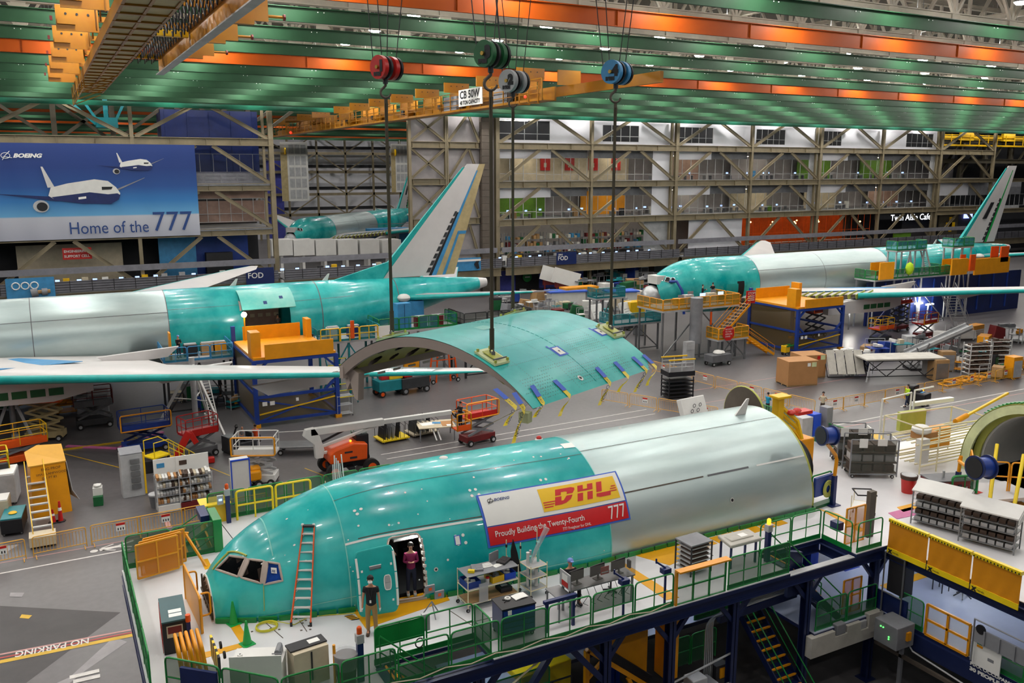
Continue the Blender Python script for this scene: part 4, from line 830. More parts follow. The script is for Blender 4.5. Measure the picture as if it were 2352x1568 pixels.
# ======================= WHITE DECK IN FRONT ============================
DZ,LZ=5.4,2.8
mat('deck_white','dcdcdf',rough=.33,var=.03,scale=.7);mat('deck_yellow','e8a80c',rough=.4,var=.05);mat('navy_paint','17244f',rough=.38,var=.08);mat('blue_post','1c3fa8',rough=.35);mat('deck_skirt','1a2a5a',rough=.4)
def flat(pts,z,t,mt,name=None,label=None,cat=None,kind=None):
 m=M(mt);e=min(t,.025);m.poly([(p[0],p[1],z-e)for p in pts],e)
 if t>e:m.m('navy_paint').poly([(p[0],p[1],z-t)for p in pts],t-e)
 o=mk(m,name,None,0);return setp(o,label,cat,kind=kind)
hull=[];
for i in range(41):
 t=1.8+(24.2-1.8)*i/40;w_,tp,bt,c=sec(t);zr=DZ-ORIGIN.z;k=math.sqrt(max(0,1-((zr-c)/((c-bt)if zr<c else(tp-c)))**2));hull.append((ORIGIN.x+t,w_*k+.05))
near=[(1.35,26.3),(1.35,22.2),(1.7,21.9),(4.1,19.55),(6.9,19.55),(6.9,20.8),(9.9,20.8),(9.9,19.55),(21.0,19.55),(21.0,21.1),(24.15,21.1),(24.15,19.55),(25.9,19.55),(25.9,12),(42,12),(42,26.3)]
near+=[(hull[-1][0],26.3)]+[(x,26.3-w_)for x,w_ in reversed(hull)]+[(hull[0][0],26.3)]
flat(near,DZ,.14,'deck_white','deck_floor',kind='structure')
far=[(1.35,26.3),(hull[0][0],26.3)]+[(x,26.3+w_)for x,w_ in hull]+[(hull[-1][0],26.3),(42,26.3),(42,27.5),(33,27.5),(32.6,33.3),(4.5,33.3),(4.5,30.3),(1.35,30.3)]
flat(far,DZ,.14,'deck_white','deck_floor',kind='structure')
def gird(a,b,lab,z=DZ-.14,h=.36):
 m=M('navy_paint');a=V(a[0],a[1],z-h/2);b=V(b[0],b[1],z-h/2);m.ibeam(a,b,.28,h,.03);return TH_(m,'edge_girder',lab,'girder',smooth=0)
gird((4.1,19.7),(21,19.7),'long navy girder under the front railing of the white deck');gird((21,19.7),(24.1,19.7),'short navy girder bridging the stair opening');m=M('light_grey');m.box(22.55,19.7,DZ-.14,3.1,.26,.03);TH_(m,'cap_strip','pale cap strip on the girder over the stair opening','strip',smooth=0)
gird((1.45,22.2),(1.45,30.2),'navy girder along the left end of the deck');gird((1.6,22.1),(4.1,19.7),'navy girder under the slanting front left corner');gird((21.1,21.2),(24.1,21.2),'navy girder at the back of the stair opening');gird((24.1,19.7),(24.1,21.1),'navy girder at the right of the stair opening');gird((24.1,19.7),(25.8,19.7),'navy girder left of the orange curtains');gird((25.85,12),(25.85,19.6),'navy girder hidden behind the orange curtains')
def column(x,y,lab,z0=0,z1=DZ-.5,mt='navy_paint',kb=True,w=.26):
 t=T('steel_column',lab,'column',(x,y,z0));m=M(mt);m.ibeam((0,0,0),(0,0,z1-z0),w,w,.03);mk(m,'shaft',t,0);m=M(mt);m.box(0,0,0,w*2,w*2,.03);mk(m,'base_plate',t,0)
 if kb:
  for s_ in(-1,1):m=M(mt);m.bar((0,0,z1-z0-.9),(s_*.75,0,z1-z0),.14,.14);mk(m,'knee_brace',t,0)
  m=M('trunk');m.box(0,0,z1-z0,.4,.3,.05);mk(m,'cap_plate',t,0)
 return t
for x,lab in((9.6,'navy column at the bottom edge below the navy toolbox'),(13.85,'navy column left of the yellow inclined conveyor guard'),(16.3,'navy column right of the yellow inclined guard'),(18.9,'navy column under the pallet rack end of the deck'),(22.2,'navy column at the stair opening'),(25.6,'navy column at the corner left of the orange curtains')):column(x,19.9,lab)
for i,(x,y)in enumerate(((12,24),(17,24),(23.2,22.9),(26.2,23.4),(30.3,21.2),(27.6,22.9),(20.2,23.6))):column(x,y,'bright blue column standing on the lower deck, number %s from the left'%['one','two','five','six','eight, farthest right','seven','three'][i],LZ if x>20 else 0,DZ-.14,'blue_post',False,.42)
flat([(12.2,22.2),(12.2,34),(41,34),(41,12),(25.8,12),(25.8,19.6),(22.4,19.6),(22.4,22.2)],LZ,.15,'bluish_floor','deck_floor',kind='structure')
flat([(10.0,20.6),(10.0,24),(12.2,24),(12.2,20.6)],LZ,.12,'bluish_floor','deck_floor',kind='structure')
m=M('navy_paint');m.box(25.8,16,LZ-.75,.25,8,.6);m.m('trunk');m.bar((25.6,12,LZ-1.15),(25.6,19.6,LZ-1.15),.12,.12);TH_(m,'edge_girder','navy girder under the lower deck edge at bottom right','girder',smooth=0)
m=M('light_grey');m.tube([(25.5,18.4,2.5),(25.5,18,2.1),(25.5,12,1.6)],.03,6);TH_(m,'cable','pale grey cable running down along the lower deck edge','cable')
flat([(27.4,20.6),(36,20.6),(36,21.0),(27.4,21.0)],LZ+.012,.01,'deck_yellow','yellow_strip','yellow strip painted on the lower deck','floor strip');flat([(17,22.6),(21.5,22.6),(21.5,23),(17,23)],LZ+.012,.01,'deck_yellow','yellow_strip','yellow strip on the lower deck under the pallet rack','floor strip')
def rail(label,pts,z=DZ,h=1.1,mt='green_rail',mesh='',bay=1.5,toe=True,cat='railing',name='guard_railing',mesh_mt='screen_mesh',r=.026,group=None):
 """mesh: string, one letter per bay; f full, u upper half, l lower half, p opaque panel"""
 t=T(name,label,cat,(0,0,0),0,group);bi=0
 for a,b in zip(pts,pts[1:]):
  a=Vector((a[0],a[1],a[2]if len(a)>2 else z));b=Vector((b[0],b[1],b[2]if len(b)>2 else z));L=(b-a).length;n=max(1,round(L/bay));d=(b-a)/n;u=(b-a).normalized()
  for i in range(n):
   p=a+d*i+u*.04;q=a+d*(i+1)-u*.04;H=V(0,0,h);m=M(mt);m.rrail([p,p+H,q+H,q],r,8,.14);m.tube([p+H*.5,q+H*.5],r*.85,6);mid=(p+q)/2;m.tube([mid,mid+H],r*.75,6);mk(m,'rail_frame',t)
   c=mesh[bi%len(mesh)]if mesh else '';bi+=1
   lo,hi={'f':(.05,.97),'u':(.5,.97),'l':(.04,.5),'p':(.45,.97)}.get(c,(0,0))
   if hi:m=M(mt if c=='p' else mesh_mt);m.poly([p+H*lo,q+H*lo,q+H*hi,p+H*hi],.012,tuple(u.cross(V(0,0,1))));mk(m,'mesh_panel',t,0)
  if toe:m=M(mt);m.bar(a+V(0,0,.08),b+V(0,0,.08),.02,.18);mk(m,'toe_board',t,0)
 return t
rail('green railing along the left end of the white deck',[(1.42,30.2),(1.42,22.3)],mesh='f');rail('green railing on the slanting front left corner of the deck',[(1.75,22.0),(4.1,19.62)],mesh='ff')
rail('long green front railing ahead of the navy toolbox and computer table',[(4.1,19.62),(16.15,19.62)],mesh='ffluf u l  ',bay=1.5)
rail('green front railing beyond the yellow-topped gate',[(18.3,19.62),(21.0,19.62)],mesh='ff');rail('green railing behind the near stairwell',[(6.9,20.82),(9.9,20.82)],mesh='p ');rail('short green railing at the right of the near stairwell',[(9.9,20.8),(9.9,19.7)],mesh='f')
rail('green railing behind the right stair opening',[(21.1,21.15),(24.1,21.15)],mesh='  p',bay=1.5,toe=True);rail('green railing on the right side of the stair opening',[(24.12,21.1),(24.12,19.75)],mesh=' ');rail('green railing left of the orange curtains',[(24.2,19.62),(25.5,19.62)],mesh=' ')
rail('green mesh railing along the back of the deck behind the nose',[(4.6,33.25),(13.6,33.25)],mesh='fffff');rail('green railing at the back right corner of the deck',[(32.6,33.2),(33.0,27.6)],mesh='f',bay=2);rail('green screened side of the back left stairwell',[(1.5,30.35),(4.45,30.35)],mesh='f',h=1.15)
rail('green railing on the lower deck behind the white parapet block',[(22.5,19.7),(25.6,19.7)],z=LZ,mesh='fl');rail('green railing on the lower deck edge under the first curtain',[(25.8,18.95),(25.8,17.9)],z=LZ,mesh='f',bay=1.1);rail('green railing on the lower deck edge at bottom right',[(25.8,16.1),(25.8,12.5)],z=LZ,mesh='f',bay=1.6)
rail('green railing on the lower deck beside the grey conduits',[(17.2,21.3),(19.5,21.3)],z=1.9,mesh='f',toe=False);rail('teal-green railing of the landing below the deck edge',[(10.3,20.7),(12.4,20.7)],z=LZ,mesh='f');rail('green railing by the lower stair landing',[(19.3,22.3),(22.3,22.3)],z=LZ,mesh='f')
def gate(label,a,b,z=DZ,h=1.1,mt='amber',nx=2,nz=2,mesh='yellow_mesh',name='swing_gate',r=.03,thick=.05):
 t=T(name,label,'gate',(0,0,0));a=V(a[0],a[1],z);b=V(b[0],b[1],z);m=M(mt);H=V(0,0,h)
 for i in range(nx+1):p=a+(b-a)*i/nx;m.bar(p,p+H,thick,thick)
 for j in range(nz+1):m.bar(a+H*j/nz,b+H*j/nz,thick,thick)
 mk(m,'gate_frame',t,0)
 if mesh:m=M(mesh);m.poly([a,b,b+H,a+H]);mk(m,'mesh_panel',t,0)
 return t
t=gate('green gate under a yellow top rail in the front railing',(16.25,19.62),(18.2,19.62),mt='green_rail',mesh='screen_mesh',nx=3);m=M('amber');m.bar((16.2,19.55,DZ+1.14),(18.25,19.55,DZ+1.14),.26,.05);m.bar((16.22,19.62,DZ-.1),(16.22,19.62,DZ+1.12),.07,.1);mk(m,'yellow_top_rail',t,0)
gate('orange-yellow mesh gate standing right of the stair opening',(24.4,20.3),(25.35,20.3),h=1.35,mesh='orange_mesh');gate('orange-yellow mesh gate on the lower deck behind the green railing',(24.3,20.1),(25.2,20.1),z=LZ,h=1.3,mesh='orange_mesh')
gate('yellow framed sliding gate on the lower deck edge',(25.8,17.8),(25.8,16.2),z=LZ,mt='amber',mesh='plastic_sheet',thick=.08)
for i,(y0,y1)in enumerate(((19.4,17.85),(17.8,16.25),(16.2,14.6))):
 t=T('safety_curtain','orange fabric safety curtain with yellow hem, %s of the three along the right deck edge'%['farthest','middle','nearest'][i],'curtain',(0,0,0),0,'orange safety curtains');m=M('orange_curtain');vs=[]
 for a in range(25):
  for b in range(9):vs.append((25.55+.012*sin(a*.9+b*.5)*(b/8),y0+(y1-y0)*a/24,DZ+1.0-b*.12))
 m.add(vs,[(a*9+b,a*9+b+1,(a+1)*9+b+1,(a+1)*9+b)for a in range(24)for b in range(8)]);mk(m,'fabric',t)
 m=M('safety_yellow');m.bar((25.56,y0,DZ+1.06),(25.56,y1,DZ+1.06),.14,.12);mk(m,'top_hem',t,0);m=M('safety_yellow');m.bar((25.54,y0,DZ-.06),(25.54,y1,DZ-.06),.03,.2);mk(m,'bottom_hem',t,0)
 m=M('ink');[m.box(25.47,y0+(y1-y0)*(k+.5)/14,DZ+1.02,.02,.03,.05)for k in range(14)]
 text(m,'X',.16,(25.515,y0-.08,DZ-.13),(0,-1,0),(0,0,1),bold=.02);text(m,'PANEL',.09,(25.515,y0-.24,DZ-.11),(0,-1,0),(0,0,1));mk(m,'printing',t,0)
def stairs(label,foot,top,w,side,mt='navy_paint',nose='amber',n=None,rails=True,rm='green_rail',name='steel_stairs',tread=.28,hr=.95):
 t=T(name,label,'stairs',(0,0,0));foot,top=Vector(foot),Vector(top);s_=Vector(side).normalized()*w/2;n=n or max(3,round(abs(top.z-foot.z)/.22));d=(top-foot)/n;hd=V(d.x,d.y,0).normalized()
 for k in(-1,1):m=M(mt);m.bar(foot+s_*k,top+s_*k,.05,.25);mk(m,'stringer',t,0)
 for i in range(1,n+1):
  p=foot+d*i;m=M(mt);m.poly([p-s_-hd*tread*.5,p+s_-hd*tread*.5,p+s_+hd*tread*.5,p-s_+hd*tread*.5],.03);m.m(nose);m.bar(p-s_-hd*tread*.5+V(0,0,.02),p+s_-hd*tread*.5+V(0,0,.02),.06,.06);mk(m,'tread',t,0)
 if rails:
  for k in(-1,1):m=M(rm);a=foot+s_*k;b=top+s_*k;m.tube([a,a+V(0,0,hr),b+V(0,0,hr),b],.025,6);m.tube([a+V(0,0,hr/2),b+V(0,0,hr/2)],.02,6);mk(m,'handrail',t)
 return t
stairs('navy stairs with yellow nosings going down from the lower deck',(21.55,18.75,.05),(21.55,21.95,2.8),.9,(1,0,0));stairs('stairs going down through the right opening of the deck',(24.0,20.4,LZ),(21.2,20.4,DZ),.9,(0,1,0));stairs('stairs going down through the near front opening of the deck',(9.8,20.2,LZ),(7.0,20.2,DZ),.8,(0,1,0));stairs('green stairs going down at the back left corner of the deck',(1.9,31.5,3.9),(4.5,31.5,DZ),1.6,(0,1,0),mt='green_dark')
t=T('stair_end_panel','green boxed end panel with white top at the back left stairwell','panel',(4.5,31.2,DZ));m=M('green_rail');m.box(0,-.3,0,.3,1.3,1.2);mk(m,'panel',t,0,.02);m=M('plastic_sheet');m.m('navy').box(-.3,.3,.9,.3,1.1,.25);mk(m,'navy_box',t,0)
t=T('parapet_block','long off-white notched block beside the lower stairs','block',(0,0,0));m=M('plinth');m.poly([(22.15,19.75,1.95),(25.75,19.75,1.95),(25.75,19.75,2.9),(25.0,19.75,2.9),(25.0,19.75,2.4),(24.6,19.75,2.4),(24.6,19.75,2.75),(23.9,19.75,2.75),(23.9,19.75,2.5),(23.3,19.75,2.5),(23.3,19.75,2.72),(22.15,19.75,2.72)],.28,(0,-1,0));mk(m,'block',t,0,.015)
m=M('grey');m.box(23.6,19.6,2.5,.45,.25,.4);mk(m,'junction_box',t,0,.03);m=M('light_grey');m.box(24.8,19.62,2.4,.3,.2,.3);mk(m,'small_box',t,0,.02)
t=T('electrical_cabinet','grey electrical cabinet with lit buttons at the lower deck corner','cabinet',(25.1,18.5,0));m=M('grey');m.box(0,0,2.3,.9,.95,.85);mk(m,'cabinet_body',t,0,.03);m=M('green_glow')
for y,z in((.2,2.95),(.1,2.95),(-.15,2.7),(-.15,2.62)):m.sph((-.46,y,z),.03,8)
mk(m,'indicator_light',t);m=M('amber');m.box(.1,-.5,2.6,.2,.1,.3);mk(m,'switch_handle',t,0);m=M('grey');m.bar((.1,0,2.5),(.6,0,2.5),.2);m.bar((.5,0,0),(.5,0,2.6),.12);mk(m,'bracket',t,0)
t=T('machine_housing','black machine housing in a grey tube frame under the curtain corner','machine',(25.9,19.1,LZ));m=M('dark');m.box(.1,0,.9,.5,.7,1.4);mk(m,'housing',t,0,.02);m=M('steel');[m.tube([(-.3,y,-.3),(-.3,y,2.4)],.03,6)for y in(-.4,.4)];[m.tube([(-.3,-.4,z),(-.3,.4,z)],.03,6)for z in(-.2,.9,2.4)];mk(m,'tube_frame',t);m=M('navy');m.box(-.2,.05,.1,.06,1.3,.75);mk(m,'blue_panel',t,0)
t=T('control_cabinet','grey control cabinet with green lights under the deck','cabinet',(17.55,19.9,0));m=M('grey');m.box(0,0,.3,1.2,.6,1.9);mk(m,'cabinet_body',t,0,.03);m=M('light_grey');m.box(-.15,0,2.2,.6,.5,.3);mk(m,'top_unit',t,0,.03);m=M('green_glow');[m.sph((x,-.32,z),.03,8)for x,z in((.2,1.95),(.42,1.75),(.42,1.68))];mk(m,'indicator_light',t);m=M('paper');m.box(-.3,-.31,1.5,.3,.02,.35);m.box(.1,-.31,2.0,.2,.02,.05);mk(m,'notice',t,0)
t=T('small_cabinet','white narrow cabinet beside the grey control cabinet','cabinet',(18.55,19.6,0));m=M('white');m.box(0,0,.4,.55,.5,1.5);mk(m,'cabinet_body',t,0,.02);m=M('yellow');m.box(.1,-.26,1.3,.22,.02,.22);mk(m,'yellow_sticker',t,0)
m=M('plastic_sheet');m.sph((19.1,19.4,1.0),.42,12,1.5);m.m('pink').sph((19.1,19.4,.75),.3,10,1.2);TH_(m,'rubbish_bag','clear plastic bag with pink contents beside the white cabinet','bag')
m=M('dark');m.box(18.7,20.3,1.9,.5,.4,.5);m.m('amber').box(18.75,20.08,1.95,.3,.05,.35);TH_(m,'yellow_meter','black device with yellow face above the white cabinet','device',smooth=0)
t=T('conduit_bank','bank of grey conduits bending down beside a navy column','conduits',(0,0,0))
for k in range(5):m=M('silver');o=k*.09;m.rrail([(22.3,20.3+o,4.25),(18.1+o,20.3+o*.3,4.1),(18.1+o,20.3,1.9)],.03,6,.4);mk(m,'conduit',t)
m=M('navy_paint');m.bar((18.8,20.5,3.85),(22.3,20.5,3.95),.2,.25);mk(m,'support_beam',t,0);m=M('light_grey');m.tube([(16.4,19.8,2.6),(18.9,19.9,2.9)],.035,6);mk(m,'cross_pipe',t)
t=T('inclined_guard','large amber inclined machine guard under the white deck','machine guard',(0,0,0));m=M('amber');m.poly([(14.1,20.9,4.75),(15.9,20.9,4.85),(16.2,20.9,4.4),(16.2,20.9,2.4),(13.9,20.9,4.2)],.9,(0,1,0));mk(m,'guard_plate',t,0,.02);m=M('amber');m.bar((13.7,20.7,4.05),(16.2,20.7,2.0),.14,.14);m.bar((13.7,20.7,4.0),(13.7,20.7,2.9),.14,.14);m.bar((13.7,20.7,3.0),(14.3,20.7,3.5),.1,.1);m.bar((15.3,20.7,2.6),(16.0,20.7,1.2),.12,.12);mk(m,'frame_member',t,0);m=M('amber');m.box(16.9,20.8,2.2,.45,.7,2.3);mk(m,'side_guard',t,0,.03)
m=M('black');m.bar((13.9,20.8,4.15),(16.2,20.8,2.25),.16,.3);mk(m,'dark_rail',t,0)
t=T('yellow_gearbox','bright yellow machine cover behind a black tube rack under the deck','machine',(12.9,22.4,1.5));m=M('safety_yellow');m.box(0,0,0,2.0,1.1,1.5,rz=.1);mk(m,'cover',t,0,.05);m=M('dark');[m.tube([(-.7+k*.7,-1.0,-1.4),(-.7+k*.7,-1.0,1.3)],.03,6)for k in range(3)];[m.tube([(-.7,-1,z),(.7,-1,z)],.03,6)for z in(1.3,.5,-.4)];m.box(.1,-1.05,.5,.5,.05,.5);mk(m,'tube_rack',t)
t=T('motor_unit','large grey motor drum on a navy frame at the bottom edge','machine',(13.6,20.4,.4));m=M('grey');m.cyl((-.9,0,1.1),(.5,.2,1.1),.5,20);mk(m,'drum',t);m=M('black');m.cyl((-1.05,0,1.1),(-.9,0,1.1),.45,20);m.cyl((-1.0,-.05,1.1),(-1.1,-.05,1.1),.15,12);mk(m,'motor_fan',t);m=M('navy_paint');m.bar((-1.8,-.3,.5),(1.3,-.3,.6),.2,.3);m.bar((-1.5,.5,.4),(1.5,.5,.5),.2,.3);m.box(-1.2,0,-.4,.3,.8,.9);m.box(.8,0,-.4,.3,.8,.9);mk(m,'base_frame',t,0)
for i,(a,b)in enumerate((((11.0,20.1,3.3),(12.2,20.1,4.9)),((13.8,19.9,3.4),(12.6,19.9,4.8)),((9.7,20,3.9),(8.6,20,4.9)))):m=M('navy_paint');m.bar(a,b,.18,.18);TH_(m,'knee_strut','navy diagonal strut under the deck edge, %s from the left'%ORD[(1,2,0)[i]],'strut',smooth=0)
m=M('ivory_tube');m.tube([(8.0,19.5,3.2),(11.9,20.1,4.7)],.03,6);TH_(m,'cable_pipe','thin pale pipe slanting below the front railing','pipe')
m=M('cream');pts=[(5.5,19.55,DZ+.15)];
for i in range(14):pts.append((6.2+i*.75,19.53,DZ+.12+(.07 if i%2 else-.04)))
m.tube(pts,.018,5);TH_(m,'cable','pale cable looping along the toe board of the front railing','cable')
def dplate(P,mt,lab,name='deck_plate',z=DZ,t=.012):return flat([pz(u,v,z)[:2]for u,v in P],z+t,t,mt,name,lab,'floor plate')
dplate([(808,1398),(1015,1352),(1033,1378),(840,1443)],'deck_yellow','yellow plate on the deck under the open crew door');dplate([(523,1430),(545,1425),(572,1472),(553,1477)],'deck_yellow','yellow strip between the two green cones');dplate([(432,1508),(565,1474),(572,1482),(440,1520)],'deck_yellow','yellow strip from the near cone to the railing');dplate([(461,1286),(477,1283),(487,1304),(471,1308)],'deck_yellow','short yellow strip beyond the yellow barricade')
dplate([(1458,1275),(1590,1238),(1630,1258),(1538,1298)],'deck_yellow','large yellow plate behind the computer table');dplate([(1393,1284),(1412,1279),(1560,1372),(1530,1378)],'deck_yellow','long yellow strip right of the computer table')
for k in range(7):dplate([(1602+k*27,1243-k*7.6),(1625+k*27,1237-k*7.6),(1648+k*27,1248-k*7.8),(1625+k*27,1255-k*7.8)],'deck_yellow','small yellow plate beside the barrel, %s from the left'%ORD[k])
def hazard(u0,v0,du,dv,lab):
 a=pz(u0,v0,DZ);b=pz(u0+du,v0+dv,DZ);d=(b-a);n=V(-d.y,d.x,0).normalized()*.22;m=M('deck_yellow');k=7
 for i in range(k):
  m.m('deck_yellow' if i%2 else 'ink');p=a+d*i/k;q=a+d*(i+1)/k;sh=d.normalized()*.12;m.poly([p+V(0,0,.014),q+V(0,0,.014),q+n+sh+V(0,0,.014),p+n+sh+V(0,0,.014)])
 TH_(m,'hazard_stripes',lab,'hazard marking',smooth=0)
for a in((486,1424,24,0,'black and yellow stripes left of the far green cone'),(590,1423,20,0,'black and yellow stripes above the hose coil'),(710,1413,26,-5,'black and yellow stripes right of the ladder'),(790,1415,18,10,'black and yellow stripes left of the man in black'),(1012,1375,26,-6,'black and yellow stripes by the flow rack'),(1225,1333,22,-6,'black and yellow stripes left of the seated man'),(1360,1296,20,-5,'black and yellow stripes behind the seated man')):hazard(*a)
hull_curb=[]
m=M('green_rail')
for i in range(0,33):
 (x0,w0),(x1,w1_)=hull[i],hull[i+1]
 if 8.0<x0<9.3:continue
 m.bar((x0+.03,26.3-w0-.05,DZ+.06),(x1-.03,26.3-w1_-.05,DZ+.06),.06,.2)
m.bar((3.5,25.2,DZ+.05),(4.4,24.95,DZ+.05),.06,.2);TH_(m,'hull_curb','green kick curb along the near side of the foreground fuselage','curb',smooth=0)
m=M('green_rail');[m.bar((hull[i][0]+.03,26.3-hull[i][1]-.1,DZ+.05),(hull[i+1][0],26.3-hull[i+1][1]-.1,DZ+.05),.05,.22)for i in range(33,40)];TH_(m,'hull_curb','green kick curb under the barrel beside the small yellow plates','curb',smooth=0)
m=M('trunk')
for a,b in(((1030,1400),(1090,1440)),((1035,1500-60),(1250,1390)),((610,1430),(650,1465)),((688,1425),(705,1450))):a,b=pz(*a,DZ),pz(*b,DZ);m.bar(a+V(0,0,.006),b+V(0,0,.006),.02,.01)
for k in range(16):
 u,v=R.choice([(633,1440),(570,1440),(705,1440),(1060,1392),(1640,1290),(1700,1240)]);p=pz(u+R.uniform(-14,14),v+R.uniform(-16,16),DZ);m.box(p.x,p.y,p.z,.06,.06,.008)
TH_(m,'deck_joints','dark joints and bolt recesses in the white deck','deck joints',smooth=0)
# ---- props on deck
def caster(t,x,y,z=0,r=.06):m=M('dark');m.wheel((x,y,z+r),r,.04,(0,1,0),'grey');return mk(m,'caster',t)
def frame_cart(label,loc,rz,w,d,shelves,h,tube='ivory_tube',sm='light_grey',name='flow_rack',cat='cart',r=.016,group=None,slope=0,cast=True):
 t=T(name,label,cat,loc,rz,group)
 for x in(-w/2,w/2):
  for y in(-d/2,d/2):
   m=M(tube);m.tube([(x,y,.1),(x,y,h)],r,6);mk(m,'post',t)
   if cast:caster(t,x,y)
 for z in shelves:
  m=M(sm);m.box(0,0,z,w-.02,d-.02,.015,rx=slope);m.m(tube)
  for y in(-d/2,d/2):m.tube([(-w/2,y,z+.01),(w/2,y,z+.01)],r,6)
  for x in(-w/2,w/2):m.tube([(x,-d/2,z+.01),(x,d/2,z+.01)],r,6)
  mk(m,'shelf',t)
 return t
def bin_(loc,rz,w,d,h,mt,label,fill=None,name='storage_bin',group=None):
 t=T(name,label,'bin',loc,rz,group);m=M(mt);th=.01;m.box(0,0,0,w,d,th)
 for s_ in(-1,1):m.box(s_*(w/2),0,0,th,d,h);m.box(0,s_*d/2,0,w,th,h)
 mk(m,'tub',t,0)
 if fill:m=M(fill);[m.box(R.uniform(-.3,.3)*w,R.uniform(-.3,.3)*d,.02,w*.3,d*.25,h*R.uniform(.3,.8),rz=R.uniform(0,3))for _ in range(5)];mk(m,'contents',t,0)
 return t
c=pz(1092,1362,DZ);c.y=22.6;c.x=11.25;W_=1.75
frame_cart('long three-shelf tube cart loaded with bins below the banner',(c.x,c.y,DZ),.02,W_,.72,(.22,.68),1.16);FR=c
m=M('grey');m.box(c.x,c.y,DZ+1.12,W_,.72,.02);TH_(m,'tray_top','grey tray top of the long tube cart','tray',smooth=0);m=M('wood');m.box(c.x,c.y,DZ+.24,W_-.06,.66,.02);TH_(m,'plywood_board','plywood board on the bottom shelf of the tube cart','board',smooth=0)
bin_((c.x-.62,c.y,DZ+.70),.05,.45,.55,.2,'blue','blue bin on the middle shelf, left end','white');bin_((c.x+.2,c.y-.02,DZ+.70),.1,.42,.5,.2,'yellow','yellow bin on the middle shelf of the tube cart','light_grey');bin_((c.x+.65,c.y,DZ+.70),0,.38,.5,.2,'royal','blue bin on the middle shelf, right end','white')
m=M('white');m.cyl((c.x-.12,c.y-.2,DZ+.7),(c.x-.12,c.y-.2,DZ+.88),.06,12);m.m('red').cyl((c.x-.12,c.y-.2,DZ+.88),(c.x-.12,c.y-.2,DZ+.93),.06,12);TH_(m,'wipes_tub','white tub with red lid between the bins','tub')
m=M('plastic_sheet');m.poly([(c.x-.5,c.y-.38,DZ+.25),(c.x-.2,c.y-.38,DZ+.25),(c.x-.2,c.y-.38,DZ+.85),(c.x-.5,c.y-.38,DZ+.85)],.03,(0,-1,0));TH_(m,'plastic_pouch','clear plastic pouch hung on the front of the tube cart','pouch',smooth=0)
m=M('dark');m.box(c.x+.55,c.y,DZ+.26,.4,.4,.14);m.m('light_grey').box(c.x+.55,c.y,DZ+.4,.2,.1,.03);TH_(m,'tool_tray','black tool tray on the bottom shelf of the tube cart','tray',smooth=0)
for i,(dx,dy,w_,d_,h_,mt,nm,lb)in enumerate(((-.62,-.1,.2,.12,.08,'safety_yellow','tape_measure','small yellow tool on the tray top'),(-.35,.05,.35,.4,.06,'grey','parts_bag','grey bagged parts on the tray top'),(0,.1,.35,.3,.02,'white','paper_stack','papers lying on the tray top'),(.3,-.05,.3,.2,.01,'paper','paper_sheet','single sheet at the right of the tray top'),(.6,.1,.45,.3,.07,'dark','tool_case','black tool case on the tray top'),(.35,.3,.4,.04,.3,'grey','document_holder','tilted document holder behind the tray top'))):
 m=M(mt);m.box(0,0,0,w_,d_,h_);m.box(w_*.1,0,h_,w_*.5,d_*.5,.008);o=TH_(m,nm,lb,'shop item',smooth=0);o.location=(c.x+dx,c.y+dy,DZ+1.142);o.rotation_euler=(0,0,dx)
m=M('cloth_black');m.poly([(0,0,0),(.32,0,-.02),(.22,.05,.6),(.1,.1,1.05),(.0,.05,.7)],.06,(0,1,0));o=TH_(m,'black_jacket','black jacket hanging at the right end of the tube cart','jacket');o.location=(c.x+.85,c.y,DZ+.75)
m=M('ivory_tube');m.tube([(c.x+.8,c.y+.3,DZ+1.1),(c.x+.8,c.y+.3,DZ+1.75)],.016,6);m.m('dark').box(c.x+.8,c.y+.3,DZ+1.5,.05,.05,.1);TH_(m,'hook_post','pale post holding the black jacket','post')
c=V(12.75,22.4,DZ);frame_cart('square tube cart holding long tubes below the banner',c,.1,.62,.62,(.25,.65,1.0),1.1)
for i,(dx,dy,h_,r_,mt,lb)in enumerate(((-.2,0,1.3,.05,'white','short white tube in the square cart'),(.05,-.1,.75,.06,'white','capped white tube in the square cart'),(.2,.05,1.55,.045,'teal_pale','tall pale green tube in the square cart'),(-.05,.1,1.1,.05,'teal_pale','low pale green tube in the square cart'),(.0,.2,1.25,.04,'light_grey','thin grey tube in the square cart'))):m=M(mt);m.cyl((c.x+dx,c.y+dy,DZ+.28),(c.x+dx,c.y+dy,DZ+.1+h_),r_,10);m.cyl((c.x+dx,c.y+dy,DZ+.1+h_),(c.x+dx,c.y+dy,DZ+.12+h_),r_*1.15,10);TH_(m,'storage_tube',lb,'tube')
m=M('plastic_sheet');m.tube([(c.x-.15,c.y-.1,DZ+1.1),(c.x+.05,c.y-.15,DZ+1.6),(c.x+.38,c.y-.2,DZ+2.2)],.05,8,r2=.09);TH_(m,'plastic_sleeve','clear plastic sleeve rising in front of the banner','sleeve')
for dx in(-.3,.3):m=M('ivory_tube');m.tube([(c.x+dx,c.y+.3,DZ+1.1),(c.x+dx,c.y+.3,DZ+(1.65 if dx<0 else 2.05))],.015,6);m.m('dark').box(c.x+dx,c.y+.3,DZ+1.45,.05,.05,.09);TH_(m,'upright_post','pale upright post at the %s of the square cart'%('left' if dx<0 else 'right'),'post')
c=V(14.1,20.75,DZ);t=T('computer_table','long grey computer table with clear screen behind the front railing','table',c);m=M('steel');m.box(0,0,.86,2.35,.62,.04);mk(m,'tabletop',t,0)
for x in(-1.1,1.1):
 for y in(-.25,.25):m=M('steel');m.bar((x,y,0),(x,y,.86),.06);mk(m,'leg',t,0)
